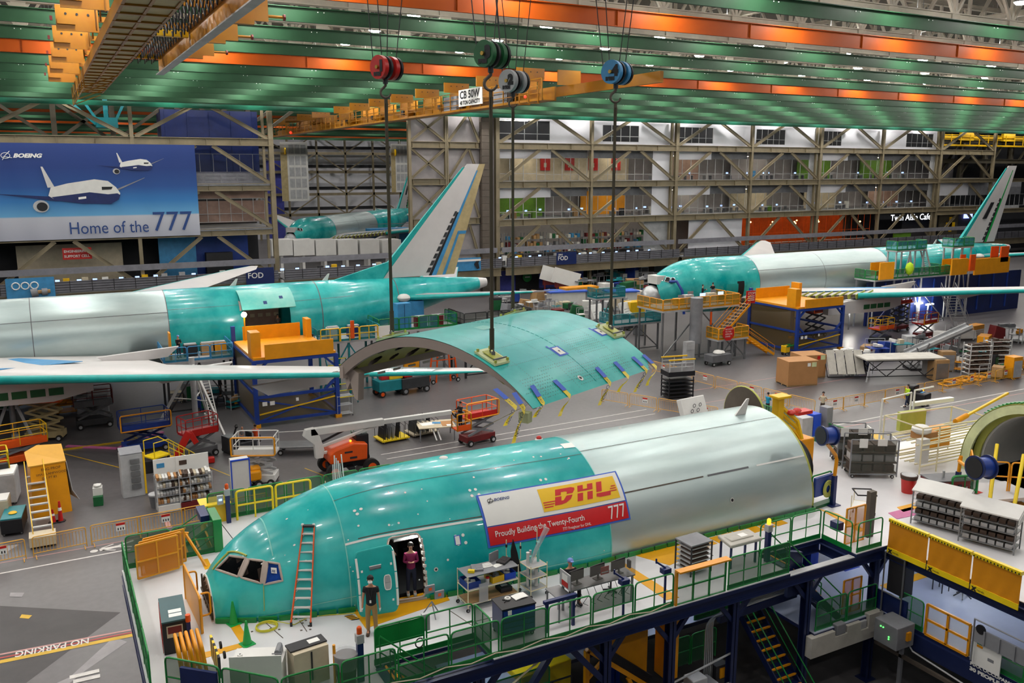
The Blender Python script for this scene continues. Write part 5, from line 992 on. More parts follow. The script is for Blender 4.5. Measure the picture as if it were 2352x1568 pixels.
m=M('smoke');m.poly([(-1.18,-.3,.9),(1.18,-.3,.9),(1.18,-.3,1.5),(-1.18,-.3,1.5)]);mk(m,'clear_screen',t,0);m=M('light_grey');m.box(-1.18,0,.88,.03,.6,.5);mk(m,'end_panel',t,0);m=M('paper');m.box(-1.2,0,1.1,.01,.3,.2);m.m('red').box(-1.2,0,.92,.01,.35,.16);mk(m,'notice',t,0);m=M('dark');m.box(1.15,0,1.0,.06,.15,.25);mk(m,'speaker',t,0)
for i,x in enumerate((-.78,-.02,.75)):
 q=T('computer_monitor','computer monitor on the long grey table, %s from the left'%ORD[i],'monitor',(c.x+x,c.y,DZ+.9),pi+.15,'table monitors');m=M('dark');m.box(0,-.02,.12,.58,.04,.34);mk(m,'screen_housing',q,0,.01);m=M('black');m.box(0,0,0,.26,.2,.02);m.box(0,.02,0,.05,.04,.2);mk(m,'stand',q,0);m=M('screen_glow' if 0 else 'navy');m.box(0,-.045,.145,.54,.005,.29);mk(m,'display',q,0)
m=M('red');m.box(c.x+.05,c.y-.28,DZ+1.15,.3,.01,.25);m.m('paper').box(c.x+.05,c.y-.285,DZ+1.2,.24,.005,.04);TH_(m,'red_notice','red notice taped behind the middle monitor','notice',smooth=0)
m=M('steel');m.box(c.x-1.4,c.y+.0,DZ+.75,.5,.8,.03);[m.bar((c.x-1.4+a,c.y+b,DZ),(c.x-1.4+a,c.y+b,DZ+.75),.04)for a in(-.2,.2)for b in(-.35,.35)];TH_(m,'side_table','small grey side table at the left end of the computer table','table',smooth=0)
m=M('dark');m.cyl((c.x+.9,c.y+.6,DZ+.5),(c.x+.9,c.y+.6,DZ+.56),.22,14);m.cyl((c.x+.9,c.y+.6,DZ+.05),(c.x+.9,c.y+.6,DZ+.5),.03,8);[m.bar((c.x+.9,c.y+.6,DZ+.06),(c.x+.9+.25*cos(a),c.y+.6+.25*sin(a),DZ+.03),.04)for a in[k*1.257 for k in range(5)]];TH_(m,'stool','black swivel stool right of the seated man','stool')
m=M('dark');m.cyl((c.x-.55,c.y+.75,DZ+.5),(c.x-.55,c.y+.75,DZ+.56),.22,14);m.cyl((c.x-.55,c.y+.75,DZ+.05),(c.x-.55,c.y+.75,DZ+.5),.03,8);[m.bar((c.x-.55,c.y+.75,DZ+.06),(c.x-.55+.25*cos(a),c.y+.75+.25*sin(a),DZ+.03),.04)for a in[k*1.257 for k in range(5)]];TH_(m,'stool','black swivel stool under the man with the blue cap','stool')
m=M('dark')
for k in range(9):x=c.x-1+k*.26;m.tube([(x,c.y,DZ+.85),(x+.1,c.y-.1,DZ+.5),(x-.05,c.y,DZ+.2),(x+.2,c.y+.1,DZ+.02)],.01,4)
TH_(m,'cable_tangle','tangle of black cables under the computer table','cables')
c=V(11.05,20.55,DZ);t=T('tool_chest','navy rolling tool chest with black top behind the front railing','tool chest',c,-.05);m=M('navy');m.box(0,0,.12,1.05,.72,.85);mk(m,'chest_body',t,0,.015);m=M('black');m.box(0,0,.97,1.08,.75,.04);mk(m,'top_mat',t,0);
for z in(.25,.42,.6,.78):m=M('blue');m.box(0,-.37,z,.98,.015,.14);mk(m,'drawer',t,0)
for x in(-.45,.45):
 for y in(-.3,.3):caster(t,x,y)
m=M('paper');m.box(-.3,-.38,.8,.12,.01,.14);mk(m,'label_card',t,0)
m=M('white');m.tube([(c.x-.12+.07*cos(a),c.y+.15+.07*sin(a),DZ+1.04)for a in[k*pi/6 for k in range(12)]],.03,6,True);TH_(m,'tape_roll','roll of white tape on the navy tool chest','tape');m=M('paper');m.poly([(c.x+.05,c.y-.05,DZ+1.015),(c.x+.27,c.y-.02,DZ+1.03),(c.x+.25,c.y+.28,DZ+1.03),(c.x+.03,c.y+.25,DZ+1.015)],.015);m.poly([(c.x+.27,c.y-.02,DZ+1.03),(c.x+.49,c.y,DZ+1.015),(c.x+.47,c.y+.3,DZ+1.015),(c.x+.25,c.y+.28,DZ+1.03)],.015);TH_(m,'open_book','open white notebook on the navy tool chest','book',smooth=0)
m=M('black');m.tube([(c.x-.3,c.y,DZ+1.02),(c.x-.2,c.y+.1,DZ+1.02),(c.x-.28,c.y+.18,DZ+1.02)],.015,5);TH_(m,'safety_glasses','small black tool on the tool chest','tool');m=M('navy');m.box(12.35,20.1,DZ+.9,1.1,.12,.1);m.box(11.9,20.1,DZ,.08,.08,.9);m.box(12.8,20.1,DZ,.08,.08,.9);TH_(m,'barrier_bar','blue bar standing right of the navy tool chest','barrier',smooth=0)
for x,lb in((14.35,'navy camera mount on the front railing before the computer table'),(15.9,'navy camera mount left of the yellow-topped gate')):m=M('navy');m.tube([(x,19.75,DZ),(x,19.75,DZ+1.15)],.04,6);m.box(x,19.75,DZ+1.1,.28,.22,.16);m.bar((x,19.75,DZ+1.26),(x-.25,19.9,DZ+1.45),.05,.05);m.bar((x-.25,19.9,DZ+1.4),(x-.25,19.9,DZ+1.55),.04,.04);TH_(m,'camera_mount',lb,'mount',smooth=30)
for(x,y),lb in(((6.35,20.3),'black beacon post with amber light left of the man in black'),((20.95,20.6),'black beacon post with amber light at the stair opening'),((5.3,32.8),'black beacon post with orange light and striped base at the back railing')):
 t=T('beacon_post',lb,'beacon',(x,y,DZ));m=M('navy');m.box(0,0,0,.16,.16,1.25);mk(m,'post',t,0,.01);m=M('light_grey');m.box(0,0,1.1,.2,.2,.25);mk(m,'light_box',t,0,.01);m=M('amber_glow' if x>8 else 'orange');m.cyl((0,0,1.36),(0,0,1.5),.07,12);m.sph((0,0,1.5),.07,10);mk(m,'beacon_lens',t)
for(u,v),lb in(((537,1432),'green traffic cone farther from the camera, beside the curb'),((568,1479),'green traffic cone nearer to the camera')):
 p=pz(u,v,DZ);t=T('traffic_cone',lb,'cone',p,.3);m=M('green_cone');m.box(0,0,0,.36,.36,.03);mk(m,'cone_base',t,0,.01);m=M('green_cone');m.cyl((0,0,.03),(0,0,.72),.13,16,r2=.025);mk(m,'cone_body',t)
p=pz(613,1442,DZ);m=M('hose_yellow');pts=[(p.x+(.30+.02*sin(k*.9))*cos(k*.35),p.y+(.30+.02*cos(k*.7))*sin(k*.35),DZ+.02+.0007*k)for k in range(110)];m.tube(pts,.012,5);a=pts[-1];m.tube([a,(a[0]+.5,a[1]-.35,DZ+.02),(a[0]+1.0,a[1]-.1,DZ+.02),(a[0]+1.5,a[1]-.25,DZ+.02),(a[0]+2.3,a[1]-.55,DZ+.02)],.013,5);m.tube([pts[0],(p.x-.1,p.y+.5,DZ+.02),(p.x+.1,p.y+.55,DZ+.02),(p.x+.0,p.y+.9,DZ+.1)],.013,5);TH_(m,'hose_coil','coiled yellow-green hose on the deck left of the ladder','hose')
m=M('zinc');pts=[sf(*hit(605,1345),.02)+ORIGIN];
for v in(1360,1380,1400):pts.append(sf(*hit(605+(v-1345)*.03,v),.02)+ORIGIN)
pts+=[pz(598,1418,DZ)+V(0,0,.02),pz(585,1425,DZ)+V(0,0,.02),pz(562,1424,DZ)+V(0,0,.02)];m.tube(pts,.012,5);TH_(m,'air_line','thin green line hanging from the cockpit window down the nose','hose')
fl,fr_=pz(669,1438,DZ),pz(714,1438,DZ);top=sf(*hit(708,1214),.12)+ORIGIN;ax=(fr_-fl).normalized();tl_,tr_=top-ax*.17,top+ax*.17;tz=V(0,0,0)
t=T('stepladder','tall orange and white stepladder leaning on the teal nose','ladder',(0,0,0))
for a,b in((fl,tl_),(fr_,tr_)):m=M('orange');m.bar(a+V(0,0,.12),b,.035,.07);m.m('dark').box(a.x,a.y,a.z,.06,.06,.14);mk(m,'side_rail',t,0)
for k in range(1,11):a=fl+(tl_-fl)*k/10.8;b=fr_+(tr_-fr_)*k/10.8;m=M('white');m.bar(a,b,.09,.03);m.bar(a-V(0,0,.1),a+(b-a)*.2,.02,.02);m.bar(b-V(0,0,.1),b-(b-a)*.2,.02,.02);mk(m,'step',t,0)
m=M('dark');m.bar(tl_+V(0,0,.02),tr_+V(0,0,.02),.12,.06);mk(m,'top_cap',t,0)
for p in(tl_,tr_):m=M('white');m.sph(p+V(0,.06,.03),.055,8);mk(m,'foam_pad',t)
t=T('barricade_panel','yellow barricade panel standing before the open nose','barricade',(0,0,0));a,b,c_=V(2.95,27.2,DZ),V(3.05,24.75,DZ),V(0,0,1.1);m=M('amber');m.poly([a,b,b+c_,a+c_*1.0],.05,(1,0,0));m.rrail([a,a+c_*1.1,b+c_*1.05,b],.03,8,.2);mk(m,'panel',t,30)
for p in(a+V(.1,-.1,.2),b+V(.1,.5,.3)):m=M('amber');m.rrail([p,p+V(.25,0,0),p+V(.25,0,.7),p+V(0,0,.7)],.03,6,.1);mk(m,'grab_handle',t)
for i in range(3):gate('orange-yellow mesh guard panel stored at the back left, %s of three'%['front','middle','rear'][i],(1.75+i*.14,29.1+i*.22),(3.05+i*.14,29.35+i*.22),z=DZ+.12,h=1.15,mesh='orange_mesh',name='stored_gate')
m=M('amber');m.bar((3.4,30.0,DZ+1.0),(3.9,29.3,DZ),.06,.08);m.bar((3.0,30.1,DZ+1.1),(3.5,30,DZ+1.0),.06,.08);TH_(m,'prop_bar','slanting yellow bar right of the stored guard panels','bar',smooth=0)
c=pz(366,1436,DZ);c=V(2.3,24.75,DZ);t=T('tool_cabinet','dark teal topped cabinet with red mesh side near the left railing','cabinet',c,-.06);m=M('black');m.box(0,0,0,.62,1.5,.95);mk(m,'cabinet_body',t,0,.01);m=M('sky_blue');m.m('teal_frame');m=M('green_dark');MT['cab_top']=mat('cab_top','2f5a60',rough=.35);m=M('cab_top');m.box(0,0,.95,.66,1.55,.05);mk(m,'cabinet_top',t,0,.01);m=M('paper');m.box(.05,-.45,1.0,.34,.2,.006);m.box(.05,-.2,1.0,.34,.2,.006);mk(m,'paper_sheet',t,0);m=M('red');[m.bar((-.33,-.7+k*.2,.05),(-.33,-.7+k*.2,.9),.015)for k in range(8)];[m.bar((-.33,-.72,.1+k*.2),(-.33,.72,.1+k*.2),.015)for k in range(5)];mk(m,'red_mesh',t,0);m=M('cream');m.box(0,-.76,.5,.42,.01,.35);m.m('dark_red').box(0,-.765,.62,.36,.01,.2);mk(m,'notice',t,0)
m=M('orange');m.cyl((2.6,23.85,DZ+.95),(2.6,23.85,DZ+1.15),.07,10);m.m('navy').box(2.6,23.85,DZ,.1,.1,.95);TH_(m,'beacon','small orange beacon beside the teal-topped cabinet','beacon')
for i in range(5):t=T('yellow_hoop','yellow tube hoop leaning in a row beside the striped trolley, %s from the left'%ORD[i],'hoop',(2.25+i*.14,22.75,DZ),0,'leaning yellow hoops');m=M('amber');m.rrail([(0,-.5,.0),(-.1,-.5,1.0),(-.1,.35,1.1),(0,.35,0)],.045,8,.15);mk(m,'hoop',t)
t=T('striped_trolley','black and yellow striped trolley with black wheels lying by the hoops','trolley',(3.05,22.5,DZ));m=M('ink')
for k in range(8):m.m('safety_yellow' if k%2 else 'ink');m.bar((.02,-.6+k*.16,.45),(.02,-.6+(k+1)*.16,.45),.06,.6)
mk(m,'striped_board',t,0);
for y in(-.45,.1):m=M('dark');m.wheel((.18,y,.7),.1,.06,(1,0,0));mk(m,'wheel',t)
m=M('navy');m.poly([(2.05,21.45,DZ),(2.8,20.75,DZ),(2.8,20.75,DZ+1.0),(2.05,21.45,DZ+1.0)],.08,(.7,.7,0));TH_(m,'navy_shield','large navy panel behind the slanting front railing','panel',smooth=0)
t=T('workbench','white workbench with raised rim and vise behind the slanting railing','workbench',(3.95,21.2,DZ),-.42);m=M('white');m.box(0,0,.88,1.3,.8,.04);mk(m,'benchtop',t,0)
for x in(-.62,.62):m=M('white');m.box(x,0,0,.03,.8,.88);mk(m,'side_panel',t,0)
m=M('white');m.box(0,-.41,.1,1.3,.03,1.05);mk(m,'front_panel',t,0);m=M('grey');m.box(.5,.05,.94,.16,.3,.14);m.cyl((.5,-.2,1.1),(.5,.2,1.1),.07,10);m.bar((.38,-.24,1.1),(.62,-.24,1.1),.02);mk(m,'vise',t)
m=M('white');m.cyl((3.5,21.3,DZ+.92),(3.5,21.3,DZ+1.04),.07,14);m.m('dark').cyl((3.5,21.3,DZ+1.04),(3.5,21.3,DZ+1.042),.025,8);TH_(m,'paper_roll','roll of white paper on the workbench','paper roll');m=M('red');m.bar((4.0,21.0,DZ+.94),(4.35,20.85,DZ+.94),.03);TH_(m,'red_tool','red handled tool on the workbench','tool',smooth=0);m=M('dark');m.box(3.85,21.1,DZ+.92,.12,.08,.03,rz=.4);TH_(m,'small_tool','small dark tool on the workbench','tool',smooth=0)
t=T('metal_cabinet','white two-door cabinet with dark top rail behind the front railing','cabinet',(5.15,20.95,DZ),.12);m=M('cream');m.box(0,0,0,.95,.5,1.0);mk(m,'cabinet_body',t,0,.01);m=M('dark');m.box(0,.1,1.0,1.0,.4,.04);m.box(0,-.26,.15,.04,.02,.8);mk(m,'dark_trim',t,0);m=M('paper');m.box(.2,.1,1.04,.3,.2,.006);mk(m,'paper_sheet',t,0)
t=T('trash_can','dark bin lined with a clear bag behind the front railing','bin',(6.0,20.4,DZ));m=M('brown_cloth');m.cyl((0,0,0),(0,0,.8),.24,18,r2=.3);mk(m,'bin_body',t);m=M('plastic_sheet');m.cyl((0,0,.45),(0,0,.86),.29,18,r2=.33);mk(m,'bin_liner',t)
m=M('amber');m.tube([(5.72,20.5,DZ),(5.72,20.5,DZ+1.1)],.04,8);TH_(m,'bollard','thin yellow bollard left of the lined bin','bollard')
t=T('floor_lamp','twin work light on a tripod in front of the crew doorway','work light',(9.35,22.6,DZ));m=M('grey');[m.bar((0,0,.45),(.3*cos(a),.3*sin(a),0),.03)for a in(0.5,2.6,4.7)];mk(m,'tripod',t,0)
for x,z in((-.05,.75),(.25,.5)):m=M('grey');m.box(x,0,z,.3,.06,.24);m.m('orange').box(x,-.035,z+.08,.1,.01,.09);mk(m,'light_head',t,0)
m=M('light_grey');m.box(8.45,20.9,DZ+.6,.22,.12,.5);m.m('dark').tube([(8.2+.12*cos(a),20.75,DZ+.35+.14*sin(a))for a in[k*pi/6 for k in range(12)]],.02,5,True);TH_(m,'junction_box','grey junction box with a black cable loop on the stairwell railing','electrical box')
c=V(18.3,21.3,DZ);t=T('drawer_rack','grey rack of wire drawers with black top on the deck','rack',c,.05);m=M('grey');m.box(0,0,1.05,.95,.8,.05);mk(m,'rack_top',t,0)
for x in(-.45,.45):
 for y in(-.38,.38):m=M('dark');m.bar((x,y,0),(x,y,1.05),.04);mk(m,'post',t,0)
for k in range(6):m=M('light_grey');m.box(0,0,.12+k*.16,.88,.74,.03);m.m('brown_cloth').box(0,-.05,.15+k*.16,.7,.6,.05);mk(m,'drawer',t,0)
t=T('covered_bench','low bench under a pale grey moulded cover on the deck','bench',(20.0,21.0,DZ));m=M('plinth');m.poly([(-.7,-.4,.8),(.7,-.4,.8),(.75,.35,.85),(-.6,.4,.85)],.12);m.box(0,0,.9,1.0,.4,.08);mk(m,'moulded_cover',t,0,.04)
for x in(-.55,.55):
 for y in(-.25,.25):m=M('navy');m.bar((x,y,0),(x,y,.8),.06);mk(m,'leg',t,0)
m=M('paper');m.box(.15,0,.985,.3,.25,.005);mk(m,'paper_sheet',t,0)
m=M('navy');m.box(24.28,20.6,DZ+.5,.3,.35,.3);TH_(m,'navy_box','navy box fixed to the railing right of the stair opening','box',smooth=0)
m=M('navy_paint');m.poly([(21.4,20.0,DZ-1.2),(22.0,20.0,DZ-1.2),(22.0,20.0,DZ+.35),(21.4,20.0,DZ+.5)],.15,(0,1,0));TH_(m,'stair_side_panel','navy side panel standing in the stair opening','panel',smooth=0)
for i,x in enumerate((5.6,7.1)):rail('bright yellow tube gate before the back railing, %s one'%['left','right'][i],[(x,32.9),(x+1.45,32.9)],mt='safety_yellow',toe=False,name='tube_gate',cat='gate',r=.045,h=1.15,bay=1.5)
t=T('floor_fan','round grey floor fan behind the teal nose','fan',(7.9,32.0,DZ));m=M('dark_steel');
for r_ in(.1,.2,.3,.38):m.tube([(r_*cos(a),0,.42+r_*sin(a))for a in[k*pi/10 for k in range(20)]],.008,4,True)
for k in range(16):a=k*pi/8;m.tube([(.05*cos(a),-.04,.42+.05*sin(a)),(.38*cos(a),0,.42+.38*sin(a))],.006,4)
mk(m,'guard',t);m=M('grey');[m.poly([(0,.03,.42),(.33*cos(a),.08,.42+.33*sin(a)),(.33*cos(a+.7),.0,.42+.33*sin(a+.7))],.01,(0,1,0))for a in(0,2.1,4.2)];mk(m,'blade',t,0);m=M('dark');m.bar((-.3,-.2,.02),(-.3,.2,.02),.04);m.bar((.3,-.2,.02),(.3,.2,.02),.04);m.bar((-.3,0,.02),(-.36,0,.42),.03);m.bar((.3,0,.02),(.36,0,.42),.03);mk(m,'fan_stand',t,0)
frame_cart('pale tube cart with long white tubes behind the nose',(9.5,32.3,DZ),.1,.9,.6,(.3,.7),1.1,sm='wood')
for k in range(6):m=M('white' if k%2 else 'light_grey');x=9.25+k*.1;m.tube([(x,32.3,DZ+.35),(x+.05-.03*k,32.35,DZ+1.8+.12*((k*3)%4))],.025,6);TH_(m,'long_tube','long pale tube standing in the cart behind the nose','tube','long tubes behind the nose')
m=M('wood');m.box(12.4,32.6,DZ+.7,1.8,.5,.06);[m.bar((12.4+a,32.6,DZ),(12.4+a,32.6,DZ+.7),.05)for a in(-.8,.8)];TH_(m,'trestle','low wooden trestle against the back railing','trestle',smooth=0)
m=M('dark');m.tube([(4.6,30.9,DZ+1.0),(5.0,30.0,DZ+.4),(4.6,28.8,DZ+.1),(4.45,27.5,DZ+.8)],.015,5);TH_(m,'cable','thin dark cable running from the stair panel to the windshield','cable')
m=M('yellow');m.box(4.9,33.4,DZ-1.2,1.0,.8,1.9);m.m('safety_yellow').box(4.9,33.4,DZ+.7,1.1,.9,.05);TH_(m,'yellow_cabinet','yellow cabinet behind the back left railing','cabinet',smooth=0)
m=M('light_grey');m.box(5.05,32.9,DZ+.75,.22,.1,.35);m.m('screen_glow').box(5.05,32.84,DZ+.9,.12,.01,.08);TH_(m,'wall_meter','small grey meter on the back railing','meter',smooth=0)
for i,(x,y,L)in enumerate(((14,23.5,3),(19,23.0,3),(23.5,23.6,3),(28,22.5,3),(28.5,18.5,3),(31,15.5,3),(33,21,3),(11,22.6,2))):m=M('grey');m.box(x,y,DZ-.25,L,.2,.11);m.m('tube_light').box(x,y,DZ-.29,L*.95,.12,.04);TH_(m,'strip_light','strip light fixed under the white deck, lighting the lower deck','light','strip lights under the deck',smooth=0)
# ======================= HANGING DOOR, HOISTS, CRANES ===================
ang=rad(22.6);DA=V(cos(ang),sin(ang),0);DB=V(-sin(ang),cos(ang),0);DR,DZC,DBC,A0_,A1_=3.1,13.11,8.84,8.84,12.05;PH=rad(39.6)
def ds(a,ph,off=0):return DA*a+DB*(DBC+(DR+off)*sin(ph))+V(0,0,DZC+(DR+off)*cos(ph))
def dhit(u,v,off=0):
 d=ray(u,v);b,z=d.dot(DB),d.z;C_=V(DBC,DZC-CH);A=b*b+z*z;B=b*C_[0]+z*C_[1];Q=B*B-A*(C_[0]**2+C_[1]**2-(DR+off)**2);t=(B-math.sqrt(max(0,Q)))/A
 return d.dot(DA)*t,math.atan2(b*t-C_[0],z*t-C_[1])
def dgr(m,mt,off,a0=A0_,a1=A1_,p0=-PH,p1=PH,na=36,npz=44,holes=(),clip=None):
 vs=[ds(a0+(a1-a0)*i/na,p0+(p1-p0)*j/npz,off)for i in range(na+1)for j in range(npz+1)];fs=[]
 for i in range(na):
  for j in range(npz):
   a=a0+(a1-a0)*(i+.5)/na;p=p0+(p1-p0)*(j+.5)/npz
   if clip and not clip(a,p*DR):continue
   if any((a-h[0])**2/h[2]**2+(p*DR-h[1])**2/h[3]**2<1 for h in holes):continue
   k=i*(npz+1)+j;fs.append((k,k+1,k+npz+2,k+npz+1))
 m.m(mt).add(vs,fs)
hd=T('cargo_door','curved teal aircraft door panel hanging on four hoist slings','aircraft door',(0,0,0))
cl=lambda a,s_:not(a>A1_-.35 and s_<-PH*DR+.35 and(a-(A1_-.35))**2+(s_-(-PH*DR+.35))**2>.35**2)
m=M();mat('teal_door','10aaa5',rough=.36,h2='45c6bf',scale=.9);dgr(m,'teal_door',0,na=64,npz=90,clip=cl);mk(m,'outer_skin',hd)
m=M();rq=random.Random(5);HO=[(A0_+.35+i*.42+(.2 if j%2 else 0),-1.6+j*.5,.07+.03*((i+j)%2),.13+.05*((i+j)%2))for i in range(7)for j in range(8)]
dgr(m,'zinc',-.12,A0_+.06,A1_-.1,-PH*.72,PH*.97,120,160,HO);mk(m,'inner_skin',hd)
m=M();dgr(m,'black',-.06,A0_+.12,A1_-.12,-PH*.72,PH*.95,6,30);mk(m,'hole_shade_sheet',hd)  # black sheet between the skins stands in for shade inside the holes
m=M('frame_cream')
for a in(A0_,A1_-.12):
 vs=[];n=40
 for j in range(n+1):p=-PH+2*PH*j/n;dp=.16*min(1,.15+(p+PH)/.5);vs+=[ds(a,p,-.01),ds(a+.03,p,-dp),ds(a+.10,p,-dp),ds(a+.10,p,-.01)]
 m.add(vs,[(4*j+i,4*j+(i+1)%4,4*j+4+(i+1)%4,4*j+4+i)for j in range(n)for i in range(4)]+[(0,1,2,3),(4*n+3,4*n+2,4*n+1,4*n)])
mk(m,'end_frame',hd);m=M('paper');[m.bar(ds(A0_+.3+k*.35,PH*.98,-.28),ds(A0_+.45+k*.35,PH*.98,-.28),.03)for k in range(8)];m.m('frame_cream').bar(ds(A0_,PH,-.1),ds(A1_,PH,-.1),.08,.2);mk(m,'edge_member',hd,0)
m=M('frame_cream');p=ds(A0_+.1,PH*.88,-.28);m.poly([p,p+DB*.32+V(0,0,.12),p+DB*.12+V(0,0,-.42),p+DB*.04+V(0,0,-.45)],.12,DA);m.poly([p+DB*.1,p+DB*.34+V(0,0,-.1),p+DB*.30+V(0,0,-.32)],.1,DA);mk(m,'hinge_lug',hd,0);m=M('zinc_pale');p=ds(A0_-.02,-PH*.97,-.1);m.box(p.x,p.y,p.z-.16,.12,.14,.14,rz=.6);mk(m,'corner_block',hd,0)
m=M('trunk');rq=random.Random(2)
for(a0,s0,na,ns)in((9.05,-2.05,12,8),(10.1,-2.02,14,7),(11.0,-2.0,10,7),(10.7,-1.5,14,8),(9.6,-1.6,16,2)):
 for i in range(na):
  for j in range(ns):m.poly([ds(a0+i*.055+.008*cos(k),(s0+j*.055+.008*sin(k))/DR,.004)for k in(0,1.57,3.14,4.71)])
for s0 in(-1.9,-1.35,-.9):
 for i in range(70):m.poly([ds(A0_+.1+i*.043+.007*cos(k),(s0+.007*sin(k))/DR,.004)for k in(0,1.57,3.14,4.71)])
for a0 in(9.3,10.0,10.75,11.4):
 for i in range(50):m.poly([ds(a0+.007*cos(k),(-2.05+i*.04+.007*sin(k))/DR,.004)for k in(0,1.57,3.14,4.71)])
mk(m,'rivet_rows',hd,0)
m=M('teal_flat');[m.bar(ds(10.45,-.66+k*.03,.003),ds(10.45,-.64+k*.03,.003),.012,.004)for k in range(40)];mk(m,'seam',hd,0)
a,p=dhit(1333,868);m=M('paper');m.poly([ds(a+.05*cos(k),p+.05*sin(k)/DR,.004)for k in[i*pi/6 for i in range(12)]]);m.m('ink').poly([ds(a+.025*cos(k),p+.025*sin(k)/DR,.007)for k in[i*pi/6 for i in range(12)]]);mk(m,'port',hd,0)
a,p=dhit(1115,753);m=M('teal_pale');m.poly([ds(a-.15,p-.03,.005),ds(a+.15,p-.03,.005),ds(a+.12,p+.05,.005),ds(a-.1,p+.05,.005)]);mk(m,'crown_patch',hd,0)
for(u,v),lb in(((1283,806),'white'),((1379,762),'white')):
 a,p=dhit(u,v);q=lambda da,dp,o:ds(a+da,p+dp/DR,o);m=M('tape_blue');m.poly([q(-.12,.12,.004),q(.12,.12,.004),q(.12,-.12,.004),q(-.12,-.12,.004)]);m.poly([q(-.13,.12,.006),q(-.09,.12,.006),q(-.09,.17,.006),q(-.13,.17,.006)]);m.m('paper').poly([q(-.07,.09,.008),q(.07,.09,.008),q(.07,-.09,.008),q(-.07,-.09,.008)]);m.m('ink').poly([q(-.02,.01,.01),q(.02,.01,.01),q(0,-.04,.01)]);mk(m,'taped_notice',hd,0)
def streamer(u0,v0,u1,v1,u2,v2,lab,words=True,w=.088):
 a,p=dhit(u0,v0);A=ds(a,p,.01);a2,p2=dhit(u1,v1);B=ds(a2,max(p2,-PH),.012);D=(B-V(0,0,0)).dot(CF);E=pd(u2,v2,(B-V(0,0,CH)).dot(CF)*.985)
 E=V(E.x,E.y,E.z);t=T('caution_streamer',lab,'tape');side=DA*w/2
 pts=[A+(B-A)*k/3 for k in range(4)]+[B+(E-B)*k/6+DA*.02*sin(k*1.7)+DB*-.03*sin(k)for k in range(1,7)];m=M('tape_yellow');vs=[]
 for i,q in enumerate(pts):r_=side if i<4 else side*(cos(i*.25))+DB*w/2*sin(i*.25)*.3;vs+=[q-r_,q+r_]
 m.add(vs,[(2*i,2*i+1,2*i+3,2*i+2)for i in range(len(pts)-1)]);mk(m,'ribbon',t)
 m=M('tape_blue');q0=A-(B-A).normalized()*.09;m.poly([q0-side*1.1+V(0,0,.008),q0+side*1.1+V(0,0,.008),A+(B-A).normalized()*.12+side*1.1+V(0,0,.01),A+(B-A).normalized()*.12-side*1.1+V(0,0,.01)]);mk(m,'tape_piece',t,0)
 if words:
  d=(E-B).normalized();m=M('ink');L=(E-B).length;xd=d;yd=CR*(1 if 1 else 0);yd=(yd-d*yd.dot(d)).normalized();text(m,'CAUTION',.06,B+d*.05-yd*.022-CF*.02,xd,yd,width=min(.36,L*.7),bold=0);text(m,'CAU',.055,A+(B-A).normalized()*.12-side*.7+V(0,0,.014),(B-A).normalized(),DA);mk(m,'lettering',t,0)
for i,a in enumerate(((1148,905,1182,935,1163,977),(1187,915,1201,938,1182,1017),(1228,898,1246,926,1230,958),(1283,885,1306,908,1288,955),(1378,855,1400,880,1379,930),(1420,842,1441,865,1422,900),(1462,830,1484,851,1460,900),(1486,825,1505,843,1488,885))):
 streamer(*a,lab='yellow caution streamer taped to the lower edge of the hanging door, %s from the left'%ORD[i],words=i in(0,1,2,4,6))
m=M('tape_yellow');a=ds(A0_,-PH*.95,-.05);e=pd(1105,985,a.dot(CF)*.98-CH*CF.z*.98)if 0 else None;b_=pd(1106,983,(a-V(0,0,CH)).dot(CF)*.98);m.poly([a,a+DA*.06,b_+DA*.05,b_]);TH_(m,'caution_streamer','plain yellow streamer slanting left from the door corner','tape',smooth=0)
FH=V(CF.x,CF.y,0).normalized();NRM=-(FH*cos(rad(40))+CR*sin(rad(40)));AXD=NRM;SD=V(-NRM.y,NRM.x,0)
def over(P,u,v):
 d=ray(u,v);t=V(P.x,P.y,0).length/V(d.x,d.y,0).length;return CH+d.z*t
